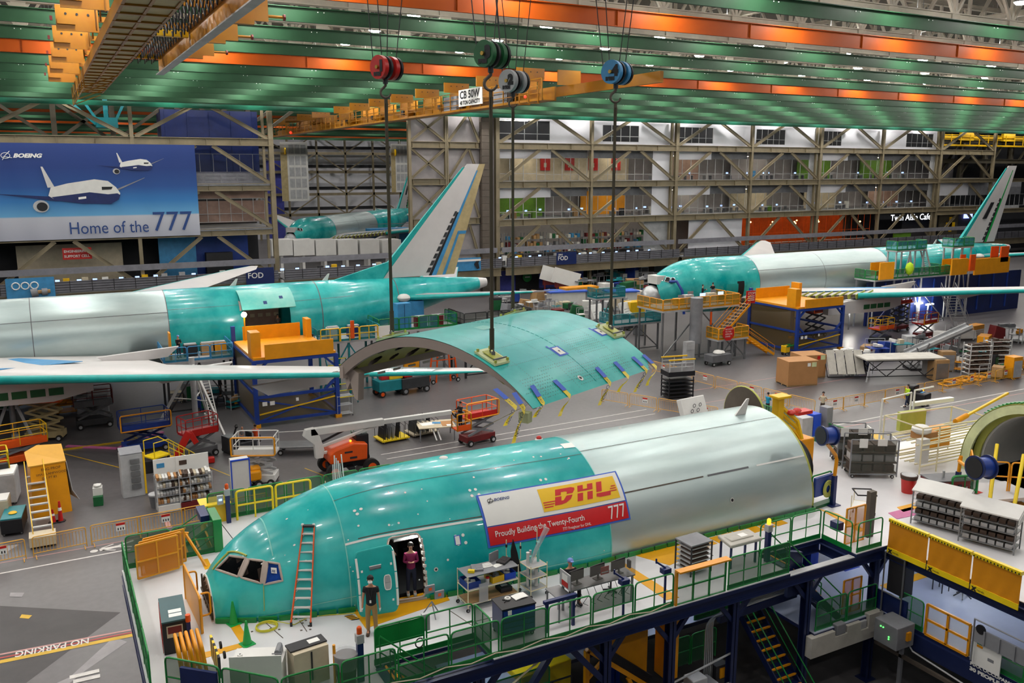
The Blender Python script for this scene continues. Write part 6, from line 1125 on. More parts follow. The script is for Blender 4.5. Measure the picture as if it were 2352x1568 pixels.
def hoist(num,P,vb,rpx,mt,hookv,words,tops,label,plate=True):
 P=Vector(P);D=(P-V(0,0,CH)).dot(CF)
 t=T('lift_plate','pale green lifting plate clamped on the door, %s'%label,'lift plate')
 if plate:
  a,ph=DA.dot(P),math.asin(max(-1,min(1,(DB.dot(P)-DBC)/DR)));q=lambda da,dp,o:ds(a+da,ph+dp/DR,o)
  m=M('zinc_pale');m.poly([q(-.16,.2,.01),q(.16,.2,.01),q(.16,-.2,.01),q(-.16,-.2,.01)],.03,(0,0,1));m.m('zinc').poly([q(-.09,.12,.05),q(.09,.12,.05),q(.09,-.1,.05),q(-.09,-.1,.05)],.012);[m.box(*q(i*.13,j*.17,.04),.03,.03,.04)for i in(-1,1)for j in(-1,1)];mk(m,'plate',t,0)
  m=M('steel');m.bar(q(-.14,-.13,.07),q(.14,-.13,.07),.02,.02);m.box(*q(0,0,.05),.05,.05,.05);mk(m,'clamp_bar',t,0)
 m=M('dark_steel');m.tube([P+V(0,0,.1)+SD*.035*cos(k)+V(0,0,.035*sin(k))for k in[i*pi/5 for i in range(10)]],.01,5,True);mk(m,'shackle',t)
 zh=over(P,0,0)if 0 else over(P,CX,hookv);zb=over(P,CX,vb);k=rpx*D/FPX
 s_=T('lifting_sling','dark web lifting sling from the %s'%label,'sling',(P.x,P.y,P.z+.12));m=M('dark_olive');L=zh-P.z-.12;m.bar((0,0,0),(0,0,L),.045,.02,(0,1,0));mk(m,'web',s_,0);m=M('dark_olive');m.bar(SD*.02+V(0,0,L*.98),SD*.0+V(0,0,L*.9),.03,.02);m.bar((0,0,0),(0,0,.3),.06,.03);mk(m,'sewn_eye',s_,0)
 b=T('hook_block',label,'hoist block',(P.x,P.y,zb));m=M(mt)
 for c0 in(-.55,.75):m.cyl(-AXD*k*(c0-.3),-AXD*k*(c0+.12),k,28)
 mk(m,'sheave_cover',b);m=M('black');
 for c0 in(0.0,1.2):m.cyl(-AXD*k*(c0-.12),-AXD*k*(c0+.1),k*.98,28)
 mk(m,'sheave',b);f0=AXD*k*.86;m=M('brass');m.cyl(f0,f0+AXD*.03,k*.16,8);mk(m,'axle_bolt',b)
 m=M('ink');Rt=CR-AXD*CR.dot(AXD);Rt=V(-AXD.y,AXD.x,0);Rt=Rt if Rt.dot(CR)>0 else-Rt;text(m,str(num),k*1.1,f0+AXD*.006+Rt*k*.18-V(0,0,k*.28),Rt,(0,0,1),bold=.02);text(m,words,k*.34,f0+AXD*.006-Rt*k*.5-V(0,0,k*.68),Rt,(0,0,1),width=k*.9,bold=.01);mk(m,'numeral',b,0)
 m=M('dark_steel');m.cyl((0,0,-k*.8),(0,0,-k*1.35),k*.22,10);mk(m,'swivel',b)
 h_=zh-zb;r_=abs(h_+k*1.35)*.36;cz=h_+r_*1.15;m=M('trunk');X_=CR;pts=[V(0,0,-k*1.3),V(0,0,cz+r_*1.3)]+[X_*r_*cos(w)+V(0,0,cz+r_*sin(w))for w in[pi*.5+i*(pi*1.45)/10 for i in range(1,11)]];m.tube(pts,r_*.3,8,r2=r_*.18);mk(m,'hook',b)
 rt=T('hoist_ropes','steel wire ropes above the %s'%label,'ropes')
 for ul,vl,ut,vt in tops:
  A=pd(ul,vl,D*1.0);Bt=pd(ut,vt,D*1.0);A=V(P.x,P.y,0)+(A-V(P.x,P.y,0));d=Bt-A;kk=(26.2-A.z)/d.z;m=M('black');m.cyl(A,A+d*kk,.008,5);mk(m,'rope',rt)
 return P
a,p=dhit(1130,822);P3=ds(a,p);a,p=dhit(1402,762);P4=ds(a,p);P1=ds(A0_+.45,.12);P2=ds(A1_-.55,.35)
bst=None
for i in range(100):
 q=ds(A0_+.2+i*.012,.30);
 if bst is None or abs((q-V(0,0,CH)).dot(CR)/(q-V(0,0,CH)).dot(CF)*FPX+CX-898)<bst[0]:bst=(abs((q-V(0,0,CH)).dot(CR)/(q-V(0,0,CH)).dot(CF)*FPX+CX-898),q)
P1=bst[1];bst=None
for i in range(200):
 q=ds(A0_+1.6+i*.012,.36);e_=abs((q-V(0,0,CH)).dot(CR)/(q-V(0,0,CH)).dot(CF)*FPX+CX-1178)
 if bst is None or e_<bst[0]:bst=(e_,q)
P2=bst[1]
hoist(1,P1,158,25,'red',228,'10 TON',((857,140,844,0),(877,135,867,0),(889,140,891,0),(909,145,923,0)),'red hook block numbered 1')
hoist(3,P3,125,28,'green_dark',210,'10 TON',((1094,105,1083,0),(1116,98,1111,0),(1134,100,1143,0),(1154,160,1141,0)),'dark green hook block numbered 3')
hoist(2,P2,187,24,'light_grey',248,'10 TON',((1154,170,1139,0),(1170,168,1153,0),(1184,170,1194,0),(1201,172,1219,0)),'white hook block numbered 2')
hoist(4,P4,168,25,'sky_blue',238,'10 TON',((1385,150,1369,0),(1400,145,1391,0),(1422,148,1440,0),(1436,150,1455,0)),'blue hook block numbered 4')
t=T('overhead_crane','yellow crane carrying the four hoists above the hanging door','crane',(0,0,0));m=M('crane_yellow');m.box(7,12,26.2,8,.8,.5);m.box(7,8,26.2,8,.8,.5);mk(m,'girder',t,0)
t=T('overhead_crane','large amber bridge crane with two girders at upper left','crane',(0,0,0));Z0=24.6
m=M('crane_yellow');m.box(4.35,46,Z0,.12,67,1.0);m.box(3.4,46,Z0,.12,67,.55);m.box(5.3,46,Z0,.12,67,.7)
y=13
while y<80:m.box(4.35,y,Z0-.02,2.0,.2,.16);y+=2.0
mk(m,'walkway_girder',t,0);m=M('crane_pale');m.box(4.35,46,Z0+.06,1.8,66.8,.04);mk(m,'walkway_plates',t,0)
m=M('crane_yellow');m.box(7.6,38,Z0,.06,48,.95);m.box(7.6,38,Z0+.93,.5,48,.06);mk(m,'main_girder',t,0);m=M('light_grey');m.box(7.6,38,Z0-.05,.45,48,.06);mk(m,'lower_flange',t,0)
m=M('crane_yellow')
for y in(36,43.4,50.4,57.6,64.8,72.2,79.2):
 m.box(4.4,y,Z0+1.25,3.6,.25,.25)
 if y<62:m.box(7.4,y,Z0+1.2,2.6,.2,.3)
mk(m,'cross_member',t,0)
for y in(36,43.4,50.4,57.6,64.8,72.2,79.2):
 m=M('crane_yellow');m.box(2.5,y-.3,Z0+.7,1.9,.1,1.2);m.box(2.0,y-.2,Z0+1.0,.8,.5,.25);m.m('dark_red').box(1.35,y-.3,Z0+1.15,.12,.2,.2);m.m('ink');[m.cyl((2.0+k*.5,y-.37,Z0+1.5),(2.0+k*.5,y-.3,Z0+1.5),.06,8)for k in range(3)];mk(m,'end_truck',t,0)
 if y<62:m=M('crane_yellow');m.box(9.0,y-.3,Z0+.75,2.4,.1,1.15);m.box(8.6,y-.4,Z0+.55,1.8,.35,.25);m.cyl((10.2,y-.3,Z0+1.0),(10.9,y-.3,Z0+1.0),.07,8);m.m('dark_red').cyl((10.9,y-.3,Z0+1.0),(11.0,y-.3,Z0+1.0),.14,8);m.m('ink');[m.cyl((8.2+k*.7,y-.37,Z0+1.5),(8.2+k*.7,y-.3,Z0+1.5),.06,8)for k in range(3)];mk(m,'end_truck',t,0)
m=M('crane_yellow')
for y in range(30,82,3):m.bar((3.2,y,Z0+.5),(3.2,y,Z0-.9 if 62<y else Z0+1.9),.07);
for z in(-.9,-.3):m.bar((3.2,63,Z0+z),(3.2,81,Z0+z),.06)
for y in(63,68,74,80):m.bar((3.2,y,Z0-.9),(5.2,y,Z0-.1),.06);
mk(m,'walkway_rail',t,0);m=M('dark')
for x in(5.9,6.3,6.7,7.1):
 pts=[];y=30
 while y<62:pts+=[(x,y,Z0+1.0),(x,y+.5,Z0+.55)];y+=1.0
 m.tube(pts,.035,4)
mk(m,'festoon_cable',t);m=M('yellow');m.box(6.5,49,Z0+.6,2.0,.4,.3);m.box(6.5,60,Z0+.7,2.0,.3,.3);mk(m,'festoon_box',t,0)
t=T('overhead_crane','amber bridge crane with walkway railing and capacity sign behind the green hook','crane',(0,0,0));Z0=24.0;X0=35.9
m=M('crane_yellow');m.box(X0,108,Z0,.15,92,.2);m.box(X0+1.2,108,Z0,.15,92,1.1);m.box(X0+.6,108,Z0,1.2,92,.06);mk(m,'walkway_girder',t,0);m=M('crane_yellow');m.box(X0+4,100,Z0+.7,.3,96,.8);mk(m,'main_girder',t,0)
m=M('crane_yellow');y=62
while y<154:m.bar((X0-.05,y,Z0),(X0-.05,y,Z0+1.7),.09);y+=2.2
for z in(.6,1.15,1.7):m.bar((X0-.05,62,Z0+z),(X0-.05,154,Z0+z),.06)
for y in(62.5,64):[m.bar((X0+.9*k-.1,y,Z0-.2),(X0+.9*k-.1,y,Z0+1.5),.09)for k in(-1,0)];m.bar((X0-1,y,Z0-.2),(X0,y,Z0-.2),.1);m.bar((X0-1,y,Z0+1.5),(X0,y,Z0+1.5),.09)
m.bar((X0-1,62.5,Z0+.6),(X0-1,64,Z0+.6),.08);mk(m,'walkway_rail',t,0)
for y in(64.8,72.2,79.2,86.4,93.6,100.8,108,114.6,125,133,140,148):
 m=M('crane_yellow');m.box(X0+.3,y-.3,Z0+1.8,2.6,.15,.9);m.box(X0+1.2,y-.3,Z0+1.0,.2,.2,.9);m.box(X0+4,y-.3,Z0+1.5,2.2,.15,1.2);m.m('ink');[m.cyl((X0-.3+k*.6,y-.4,Z0+2.4),(X0-.3+k*.6,y-.36,Z0+2.4),.05,6)for k in range(3)];mk(m,'end_truck',t,0)
for y,k in((82,0),(92,1),(102,0),(112,1)):m=M('crane_yellow');m.box(X0+.5,y,Z0+.1,.7,1.4,.8);m.m('dark').box(X0+.1,y+.4,Z0+.5,.3,.6,.4);mk(m,'drive_unit',t,0)
m=M('paper');m.box(X0-.15,74.9,Z0+.4,.05,5,1.5);sg=mk(m,'sign_plate',t,0);sg['label']='white capacity sign';m=M('ink');text(m,'CB 50W',.95,(X0-.19,77.1,Z0+1.1),(0,-1,0),(0,0,1),width=4.2,bold=.03);text(m,'40 TON CAPACITY',.5,(X0-.19,77.1,Z0+.55),(0,-1,0),(0,0,1),width=4.3,bold=.02);mk(m,'sign_lettering',sg,0)
m=M('grey');m.box(X0+.4,80,Z0+.2,.6,3,1.3);m.box(X0+.4,69.5,Z0+.2,.6,2.5,1.3);mk(m,'electrical_cabinet',t,0);m=M('red_glow');m.sph((X0-1,63,Z0+.3),.12,8);m.sph((X0-.2,140,Z0+.3),.2,8);mk(m,'red_light',t)
t=T('overhead_crane','yellow bridge crane far right beyond the office wall','crane',(0,0,0));m=M('yellow');m.box(192,119.5,23.4,60,.3,.35);m.box(192,120.6,25.0,60,.3,.5);
for x in range(163,222,3):m.bar((x,119.5,23.4),(x,119.5,25.8),.14)
m.box(192,119.5,25.6,60,.12,.12);m.box(192,119.5,24.7,60,.1,.1);[m.box(x,120.4,24.6,4,.6,1.6)for x in(172,186,200,212)];mk(m,'girder',t,0)
# ======================= EQUIPMENT ON THE HALL FLOOR ====================
FL=lambda u,v:pz(u,v,0)
def thing1(label,name,cat,loc,rz=0,group=None):return T(name,label,cat,loc,rz,group)
def P_(t,name,mt,fn,sm=45,bev=0):m=M(mt);fn(m);return mk(m,name,t,sm,bev)
def wheels(t,w,d,r,z=0,hub='light_grey'):
 for x in(-w/2,w/2):
  for y in(-d/2,d/2):m=M();m.wheel((x,y,z+r),r,r*.7,(0,1,0),hub);mk(m,'wheel',t)
def scissor(label,loc,rz,w=2.4,d=1.2,ph=1.6,deck='red',rails='dark_red',base='grey',front=None,arms='grey',rh=1.1,name='scissor_lift'):
 t=T(name,label,'lift',loc,rz);P_(t,'chassis',base,lambda m:(m.box(0,0,.25,w*.95,d*.8,.45),m.box(0,d*.42,.35,w*.4,.06,.3)),bev=.04);wheels(t,w*.75,d*.9,.22)
 n=max(1,round((ph-.9)/.6));z0=.75;dz=(ph-z0)/n
 for k in range(n):
  for y in(-d*.35,d*.35):m=M(arms);m.bar((-w*.42,y,z0+k*dz),(w*.42,y,z0+(k+1)*dz),.09,.14);m.bar((w*.42,y*.9,z0+k*dz),(-w*.42,y*.9,z0+(k+1)*dz),.09,.14);mk(m,'scissor_arm',t,0)
 P_(t,'platform',deck,lambda m:(m.box(0,0,ph,w,d,.16),m.box(0,-d/2,ph+.1,w,.03,.35)),0)
 for(a,b)in(((-w/2,-d/2),(w/2,-d/2)),((w/2,-d/2),(w/2,d/2)),((w/2,d/2),(-w/2,d/2)),((-w/2,d/2),(-w/2,-d/2))):
  m=M(rails);A,B=V(a[0],a[1],ph+.1),V(b[0],b[1],ph+.1);H=V(0,0,rh);m.rrail([A,A+H,B+H,B],.035,6,.12);m.tube([A+H*.5,B+H*.5],.028,6);m.tube([(A+B)/2,(A+B)/2+H],.028,6);mk(m,'guard_rail',t)
 if front:m=M(front);A,B=V(-w/2-.08,-d/2-.1,ph+.1),V(w/2+.08,-d/2-.1,ph+.1);H=V(0,0,rh);m.rrail([A,A+H,B+H,B,A],.05,6,.14);mk(m,'bumper_frame',t)
 return t
scissor('red scissor lift with orange front frame behind the teal crown',(25.4,52.6,0),.15,2.5,1.3,1.9,'red','orange','dark_red','amber');t=scissor('white scissor lift with yellow front frame left of the orange boom lift',(10.2,51.6,0),-.45,2.4,1.4,1.9,'white','white','white','amber','light_grey')
t=scissor('red scissor lift with white wheel hubs under the white tripod',(7.9,58.6,0),.3,2.2,1.3,1.6,'red','red','mid_grey',None,'mid_grey');scissor('dark blue scissor lift with amber front frames in the shade',(4.9,61.6,0),.1,3.0,1.5,1.6,'blue','blue','blue','amber','navy')
scissor('orange scissor lift with yellow rails at far left',(-2.6,62.6,0),.25,3.2,1.5,1.3,'orange','yellow','orange');scissor('raised tan scissor lift with orange platform under the left wing',(-1.0,67.4,0),-.3,2.6,1.2,2.8,'orange','yellow','crane_pale',None,'crane_pale')
scissor('yellow railed platform lift at the left edge of the picture',(-3.9,56.2,0),.1,2.0,1.3,1.7,'black','safety_yellow','black',None,'black');scissor('yellow railed scissor lift with red platform under the right wing',(80.3,64.2,0),.1,2.6,1.4,1.5,'orange','yellow','dark_steel')
scissor('raised red lift with orange square frame under the right wing',(86.5,63.5,0),.1,2.6,1.4,1.7,'red','red','dark_red','amber');scissor('tall red scissor lift behind the orange-framed one',(88,68,0),.1,2.6,1.4,3.3,'red','dark_red','dark_red','orange','dark_steel');scissor('dark red lift with orange frame in shade right of the blue dock',(76.5,70,0),.1,2.6,1.4,2.8,'dark_red','dark_red','black','orange','dark_steel')
scissor('dark scissor lift in the deep shade below the left aircraft',(2.2,69.5,0),0,2.6,1.6,1.7,'mid_grey','dark_red','dark_steel',None,'mid_grey')
yb_=50.9;q=lambda u,v,y=yb_:py(u,v,y)
t=T('boom_lift','orange boom lift with white arm and black tyres','lift',(15.6,50.9,0));L_o=V(15.6,50.9,0)
for x in(-1.15,1.2):
 for y in(-.95,.95):m=M();m.wheel((x,y,.5),.5,.4,(0,1,0),'orange',n=22);mk(m,'wheel',t)
P_(t,'axle_frame','black',lambda m:(m.box(0,0,.45,2.7,.7,.35),m.box(0,0,.4,.4,1.7,.2),m.box(.9,.2,.8,.8,1.0,1.6)),0,.03);P_(t,'engine_hood','orange',lambda m:(m.poly([(-1.35,-.85,.95),(1.0,-.85,.95),(1.05,-.85,1.95),(.2,-.85,2.1),(-1.1,-.85,1.8),(-1.35,-.85,1.55)],1.7,(0,1,0))),0,.08)
P_(t,'grille','dark',lambda m:(m.box(.1,-.87,1.15,.45,.03,.12),m.box(-.2,-.87,1.55,.5,.02,.1)),0);P_(t,'beacon','amber_glow',lambda m:m.sph((.05,-.5,2.18),.08,8))
A,B,C_,D_=q(712,992)-L_o,q(880,968)-L_o,q(1036,946)-L_o,q(1050,950)-L_o;E_,F_=q(725,1030)-L_o,q(800,1005)-L_o
P_(t,'upper_boom','white',lambda m:m.bar(A,B,.4,.42),0,.02);P_(t,'telescoping_boom','white',lambda m:(m.bar(B-V(.2,0,0),C_,.28,.28)),0,.02);P_(t,'knuckle','white',lambda m:m.poly([A+V(-.3,-.2,.2),A+V(.25,-.2,.25),A+V(.55,-.2,-.3),E_+V(.5,-.2,-.1),E_+V(.4,-.2,-.6),E_+V(-.05,-.2,-.6),E_+V(-.1,-.2,.3),A+V(-.45,-.2,-.2)],.4,(0,1,0)),0,.02)
P_(t,'lower_arm','white',lambda m:(m.bar(E_,F_+V(1.8,0,.5),.22,.14),m.bar(E_+V(.1,0,-.35),F_+V(1.2,0,-.6),.2,.14)),0);P_(t,'hydraulic_ram','black',lambda m:m.cyl(E_+V(.3,.1,.3),A+V(2.2,.1,-.2),.08,8));P_(t,'hoses','dark',lambda m:m.tube([C_,C_+V(.3,-.1,-.4),C_+V(.6,0,.1),C_+V(.9,0,-.2)],.06,6))
bp=q(1060,985)-L_o;P_(t,'basket','orange',lambda m:(m.box(bp.x,bp.y,bp.z,1.0,.9,.08),m.box(bp.x,bp.y-.45,bp.z+.05,1.0,.03,.35)),0)
for sx,sy,ex,ey in((-.5,-.45,.5,-.45),(.5,-.45,.5,.45),(.5,.45,-.5,.45),(-.5,.45,-.5,-.45)):P_(t,'basket_rail','amber',lambda m:(m.rrail([bp+V(sx,sy,0),bp+V(sx,sy,1.15),bp+V(ex,ey,1.15),bp+V(ex,ey,0)],.045,6,.12),m.tube([bp+V(sx,sy,.6),bp+V(ex,ey,.6)],.03,6)))
P_(t,'control_box','black',lambda m:m.box(bp.x-.35,bp.y-.3,bp.z+1.0,.4,.25,.2),0);BASKET=bp+L_o
t=T('folded_boom','folded red-orange boom arm lying beside the red scissor lift','lift',FL(432,1068));P_(t,'arm','red',lambda m:(m.bar((-.8,0,.4),(.2,0,2.2),.35,.4),m.bar((.2,0,2.2),(.6,0,1.4),.3,.35),m.bar((-1,-.2,.3),(1.6,-.2,.2),.4,.35)),0,.04);P_(t,'base','dark',lambda m:m.box(-1.8,0,0,1.8,1.0,.8),0,.04);P_(t,'yellow_cover','amber',lambda m:m.sph((-1.9,0,.95),.4,8,.5))
t=T('tripod_jack','tall white tripod jack standing under the left wing','jack',(8.6,64.5,0));top=V(0,0,5.1)
for a in(V(-2.6,1.0,0),V(1.4,-3.4,0),V(1.3,3.2,0)):
 m=M('white');m.bar(a+V(0,0,.3),top,.14,.2);m.bar(a*.5+top*.5,V(0,0,2.4),.06);mk(m,'leg',t,0);m=M('white');m.box(a.x,a.y,.05,.45,.45,.35);m.cyl(a,a+V(0,0,.1),.16,10);mk(m,'foot_pad',t,0)
P_(t,'column','light_grey',lambda m:m.cyl((0,0,1.2),(0,0,5.5),.2,10));t2=P_(t,'access_ladder','white',lambda m:([m.bar((.5+.02*k,-.5-.09*k,3.6-.2*k),(1.0+.02*k,-.4-.09*k,3.6-.2*k),.05)for k in range(14)],m.bar((.5,-.5,3.9),(.8,-1.8,.9),.07),m.bar((1.0,-.4,3.9),(1.3,-1.7,.9),.07)),0)
t=T('tripod_jack','white jack stand with braces at the left edge under the engine pylon','jack',(-2.9,67.5,0));P_(t,'leg','light_grey',lambda m:[m.bar(V(a,b,.2),V(0,0,3.6),.14)for a,b in((-1.4,-1),(1.2,-1.2),(0,1.4))],0);P_(t,'foot_pad','white',lambda m:[m.box(a,b,0,.5,.4,.3)for a,b in((-1.4,-1),(1.2,-1.2),(0,1.4))],0);P_(t,'column','steel',lambda m:m.cyl((0,0,1),(0,0,4.2),.2,10))
t=T('yellow_shelter','tall yellow box shelter with stencilled words near the left barriers','shelter',FL(118,1172),.12);P_(t,'body','amber',lambda m:m.poly([(-.95,-.75,0),(.95,-.75,0),(.85,-.55,2.9),(-.85,-.55,2.9)],1.5,(0,1,0)),0);P_(t,'roof','barrier',lambda m:(m.poly([(-.95,-.6,2.85),(.9,-.6,2.85),(.9,.6,3.5),(-.3,.9,3.55),(-.95,.6,3.35)],.06)),0)
P_(t,'stencil','ink',lambda m:(text(m,'ENG PROP',.2,(-.35,-.64,2.55),(1,0,0),(0,.07,1)),text(m,'SMA CLAMPWOOD',.17,(-.62,-.66,2.3),(1,0,0),(0,.07,1)),text(m,'D-1 PT 83',.17,(-.35,-.68,2.08),(1,0,0),(0,.07,1))),0);P_(t,'side_flap','light_grey',lambda m:m.poly([(.9,-.6,2.8),(1.05,-.7,1.2),(1.35,-.8,.6),(1.0,.2,.7),(.95,.3,2.7)],.03,(1,0,0)),0)
for u,v,h,lb in((140,1197,1.15,'tall red delineator cone in front of the yellow shelter'),(123,1200,.75,'small red cone beside the taller one')):t=T('traffic_cone',lb,'cone',FL(u,v));P_(t,'cone_body','red',lambda m:m.cyl((0,0,.05),(0,0,h),.13,12,r2=.05));P_(t,'cone_base','dark',lambda m:m.cyl((0,0,0),(0,0,.06),.25,8));P_(t,'white_collar','paper',lambda m:m.cyl((0,0,h*.55),(0,0,h*.7),.098,12,r2=.08))
t=stairs('rolling white step stair with yellow rails at far left',FL(102,1248)+V(0,0,.1),FL(95,1180)+V(-.1,0,2.2),.9,(1,0,0),'white','light_grey',9,True,'yellow','rolling_stairs',.22,.9);P_(t,'base_box','cream',lambda m:m.box(FL(100,1250).x,FL(100,1250).y,.1,1.2,.9,.5),0)
a=FL(365,1100);t=T('rolling_stairs','bright yellow rolling stair and platform behind the parts racks','stairs',a,.5);P_(t,'platform','safety_yellow',lambda m:(m.box(0,0,1.5,1.2,1.0,.08),[m.box(-.5+k*.2,0,1.57,.06,1.0,.02)for k in range(6)]),0);P_(t,'post','black',lambda m:[m.bar((x,-.4,0),(x,-.4,1.5),.12)for x in(-.3,.5)],0);P_(t,'handrail','safety_yellow',lambda m:(m.tube([(-.5,-.5,1.5),(-.5,-.5,2.5),(.5,-.5,2.5),(2.3,-.5,1.1)],.035,6),m.tube([(.5,-.5,2.0),(2.1,-.5,.8)],.03,6),m.tube([(-.5,.5,1.5),(-.5,.5,2.5),(.5,.5,2.5),(2.3,.5,1.1)],.035,6),[m.tube([(.5+k*.35,-.5,1.5-k*.25),(.5+k*.35,-.5,2.45-k*.26)],.025,5)for k in range(5)]))
for k in range(6):P_(t,'tread','yellow',lambda m:m.box(.8+k*.28,0,1.25-k*.24,.26,.9,.04),0)
t=T('grey_locker','tall grey locker cabinet with steps hung on its front','cabinet',FL(307,1135),.05);P_(t,'cabinet_body','light_grey',lambda m:m.box(0,0,0,1.2,.9,2.55),0,.02);P_(t,'sloped_top','grey',lambda m:m.poly([(-.6,-.45,2.56),(.6,-.45,2.56),(.6,.45,2.75),(-.6,.45,2.75)],.05),0);P_(t,'yellow_edge','yellow',lambda m:m.box(.64,-.45,.1,.1,.08,2.5),0);[P_(t,'hanging_step','steel',lambda m:m.box(.15,-.5,.5+k*.38,.5,.12,.25),0)for k in range(5)]
t=T('small_trolley','small green and white trolley standing alone on the floor','trolley',FL(227,1158),-.1);P_(t,'lower_box','green_dark',lambda m:m.box(0,0,0,.5,.6,.55),0,.02);P_(t,'upper_box','white',lambda m:(m.box(0,.2,.5,.5,.5,.5),m.box(0,.25,1.0,.4,.3,.12)),0,.02);P_(t,'paper_bag','paper',lambda m:m.sph((0,.1,1.1),.17,8,.7))
for i,u in enumerate((402,457)):
 t=T('parts_rack','white-backed parts rack with rows of boxes, %s of the pair behind the back left railing'%('left' if i==0 else 'right'),'rack',(FL(u,1172).x,49.6,0),.03);P_(t,'back_board','paper',lambda m:m.box(0,.4,.3,1.75,.05,2.6),0);P_(t,'frame','light_grey',lambda m:[m.bar((x,y,0),(x,y,2.0),.06)for x in(-.88,.88)for y in(-.35,.4)],0)
 P_(t,'printed_signs','sky_blue' if i==0 else 'brown_cloth',lambda m:m.box(-.5,.36,2.4,.4,.02,.25),0)
 for k,z in enumerate((.55,1.0,1.45,1.9)):
  P_(t,'shelf','grey',lambda m:m.box(0,0,z,1.75,.7,.03,rx=.25),0);m=M('white')
  for j in range(11):m.m(R.choice(['white','cream','card','white','brown_cloth','light_grey']));m.box(-.78+j*.155,-.1,z+.03,.13,.45,R.uniform(.12,.24),rx=.25)
  mk(m,'box_row',t,0)
 m=M('dark_red' if i else 'white');m.box(0,-.1,.05,1.75,.7,.4);mk(m,'bottom_row',t,0)
t=T('trash_can','grey round bin with clear liner beside the parts racks','bin',FL(359,1164));P_(t,'bin_body','mid_grey',lambda m:m.cyl((0,0,0),(0,0,.75),.27,16,r2=.35));P_(t,'bin_liner','light_grey',lambda m:m.tube([(0,0,.72),(0,0,.8)],.37,16))
for i,(u,v,w_,d_,h_,mt,tm,lb)in enumerate(((15,1150,1.3,1.8,1.9,'light_grey','paper','large grey cart with drawings on top at the left edge'),(35,1215,1.0,2.0,1.0,'black','teal_frame','black cart with teal mat top at the left edge'),(5,1200,.9,1.2,1.5,'cream','white','cream cart cut by the left edge below the drawings cart'))):
 t=T('tool_cart',lb,'cart',FL(u,v),-.1);P_(t,'cart_body',mt,lambda m:m.box(0,0,.15,w_,d_,h_-.25),0,.03);P_(t,'cart_top',tm,lambda m:m.box(0,0,h_-.1,w_*.96,d_*.96,.06),0);wheels(t,w_*.8,d_*.8,.08)
 if i==1:P_(t,'yellow_cloth','yellow',lambda m:m.sph((0,-.2,h_),.22,8,.35))
def barrier_proto():
 t=T('crowd_barrier','yellow crowd barrier','barrier');L=2.35
 P_(t,'barrier_frame','barrier',lambda m:(m.rrail([(-L/2,0,.08),(-L/2,0,1.1),(L/2,0,1.1),(L/2,0,.08)],.026,6,.12),m.tube([(-L/2,0,.25),(L/2,0,.25)],.022,6),m.tube([(-L/2,0,.98),(L/2,0,.98)],.012,5),[m.cyl((-L/2+k*L/16,0,.25),(-L/2+k*L/16,0,.98),.011,4)for k in range(1,16)]))
 for x in(-L/2+.1,L/2-.1):P_(t,'foot','barrier',lambda m:m.tube([(x,-.28,.03),(x,0,.12),(x,.28,.03)],.02,5))
 return t
BP=barrier_proto();bc=[0]
def barriers(a,b,lab,signs=()):
 a,b=Vector(a),Vector(b);n=max(1,round((b-a).length/2.45));rz=math.atan2((b-a).y,(b-a).x)
 for i in range(n):
  p=a+(b-a)*(i+.5)/n;p.z=0;o=BP if bc[0]==0 else dup(BP,p,rz);bc[0]+=1;o.location=p;o.rotation_euler=(0,0,rz);o['label']='yellow crowd barrier %s, %s along it'%(lab,ORD[i]);o['group']='yellow crowd barriers'
  if i in signs:m=M('paper');m.box(.2,-.04,.55,.42,.015,.42);m.m('red').box(.2,-.05,.85,.42,.012,.12);m.m('ink');[m.box(.08+k*.12,-.05,.6,.05,.012,.12)for k in range(3)];s_=TH_(m,'warning_sign','white and red sign on the %s barrier %s'%(ORD[i],lab),'sign',smooth=0);s_.location=p;s_.rotation_euler=(0,0,rz)
barriers((-4.6,45.9,0),(.75,46.3,0),'in the row at far left',(0,));barriers((.9,46.35,0),(9.6,46.8,0),'in the row behind the white deck',(0,1))
barriers((49.2,64.2,0),(51.6,46.6,0),'in the row coming towards the checked-shirt man',(0,1,2,4,5));barriers((52.0,46.4,0),(81,46.6,0),'in the long row behind the sweeper',(0,1,3,6,7,8,9));barriers((39.0,57.5,0),(43.6,48.6,0),'in the short row under the hanging door',(1,3))
t=T('flat_trolley','long grey flat trolley with handle behind the boom lift','trolley',(14.0,56.3,0),-.4);P_(t,'deck','steel',lambda m:m.box(0,0,.5,3.0,1.5,.08),0);P_(t,'handle_frame','white',lambda m:(m.tube([(-1.5,.7,.5),(-1.5,.7,1.2),(1.2,.7,1.3)],.03,5),m.tube([(-1.5,-.7,.55),(1.5,-.7,.55)],.04,5)));wheels(t,2.4,1.2,.18)
for(u,v),fm,pm,lb in(((903,1012),'safety_yellow','black','sheet rack on a yellow base with black and grey boards'),((972,998),'cream','dark_steel','sheet rack on a cream base with dark boards')):
 t=T('sheet_rack',lb,'rack',FL(u,v)+V(0,.3,0),.1);P_(t,'base',fm,lambda m:m.box(0,0,.15,2.1,1.5,.1),0);wheels(t,1.7,1.2,.07)
 for k in range(7):P_(t,'upright','black',lambda m:m.tube([(-.95+k*.32,-.7,.2),(-.95+k*.32,-.7,1.1),(-.95+k*.32,.7,1.25),(-.95+k*.32,.7,.2)],.02,5))
 for k in range(4):m=M([pm,'grey','light_grey','black'][k]);m.box(-.7+k*.34,0,.26,.03,1.2,1.1,ry=.12);mk(m,'board',t,0)
t=T('layout_table','grey steel table covered with papers and tape strips beside the red lift','table',(23.3,55.0,0),-.25);P_(t,'tabletop','cream',lambda m:m.box(0,0,.95,2.6,1.9,.06),0);[P_(t,'leg','grey',lambda m:m.bar((x,y,0),(x,y,.95),.07),0)for x in(-1.2,1.2)for y in(-.85,.85)]
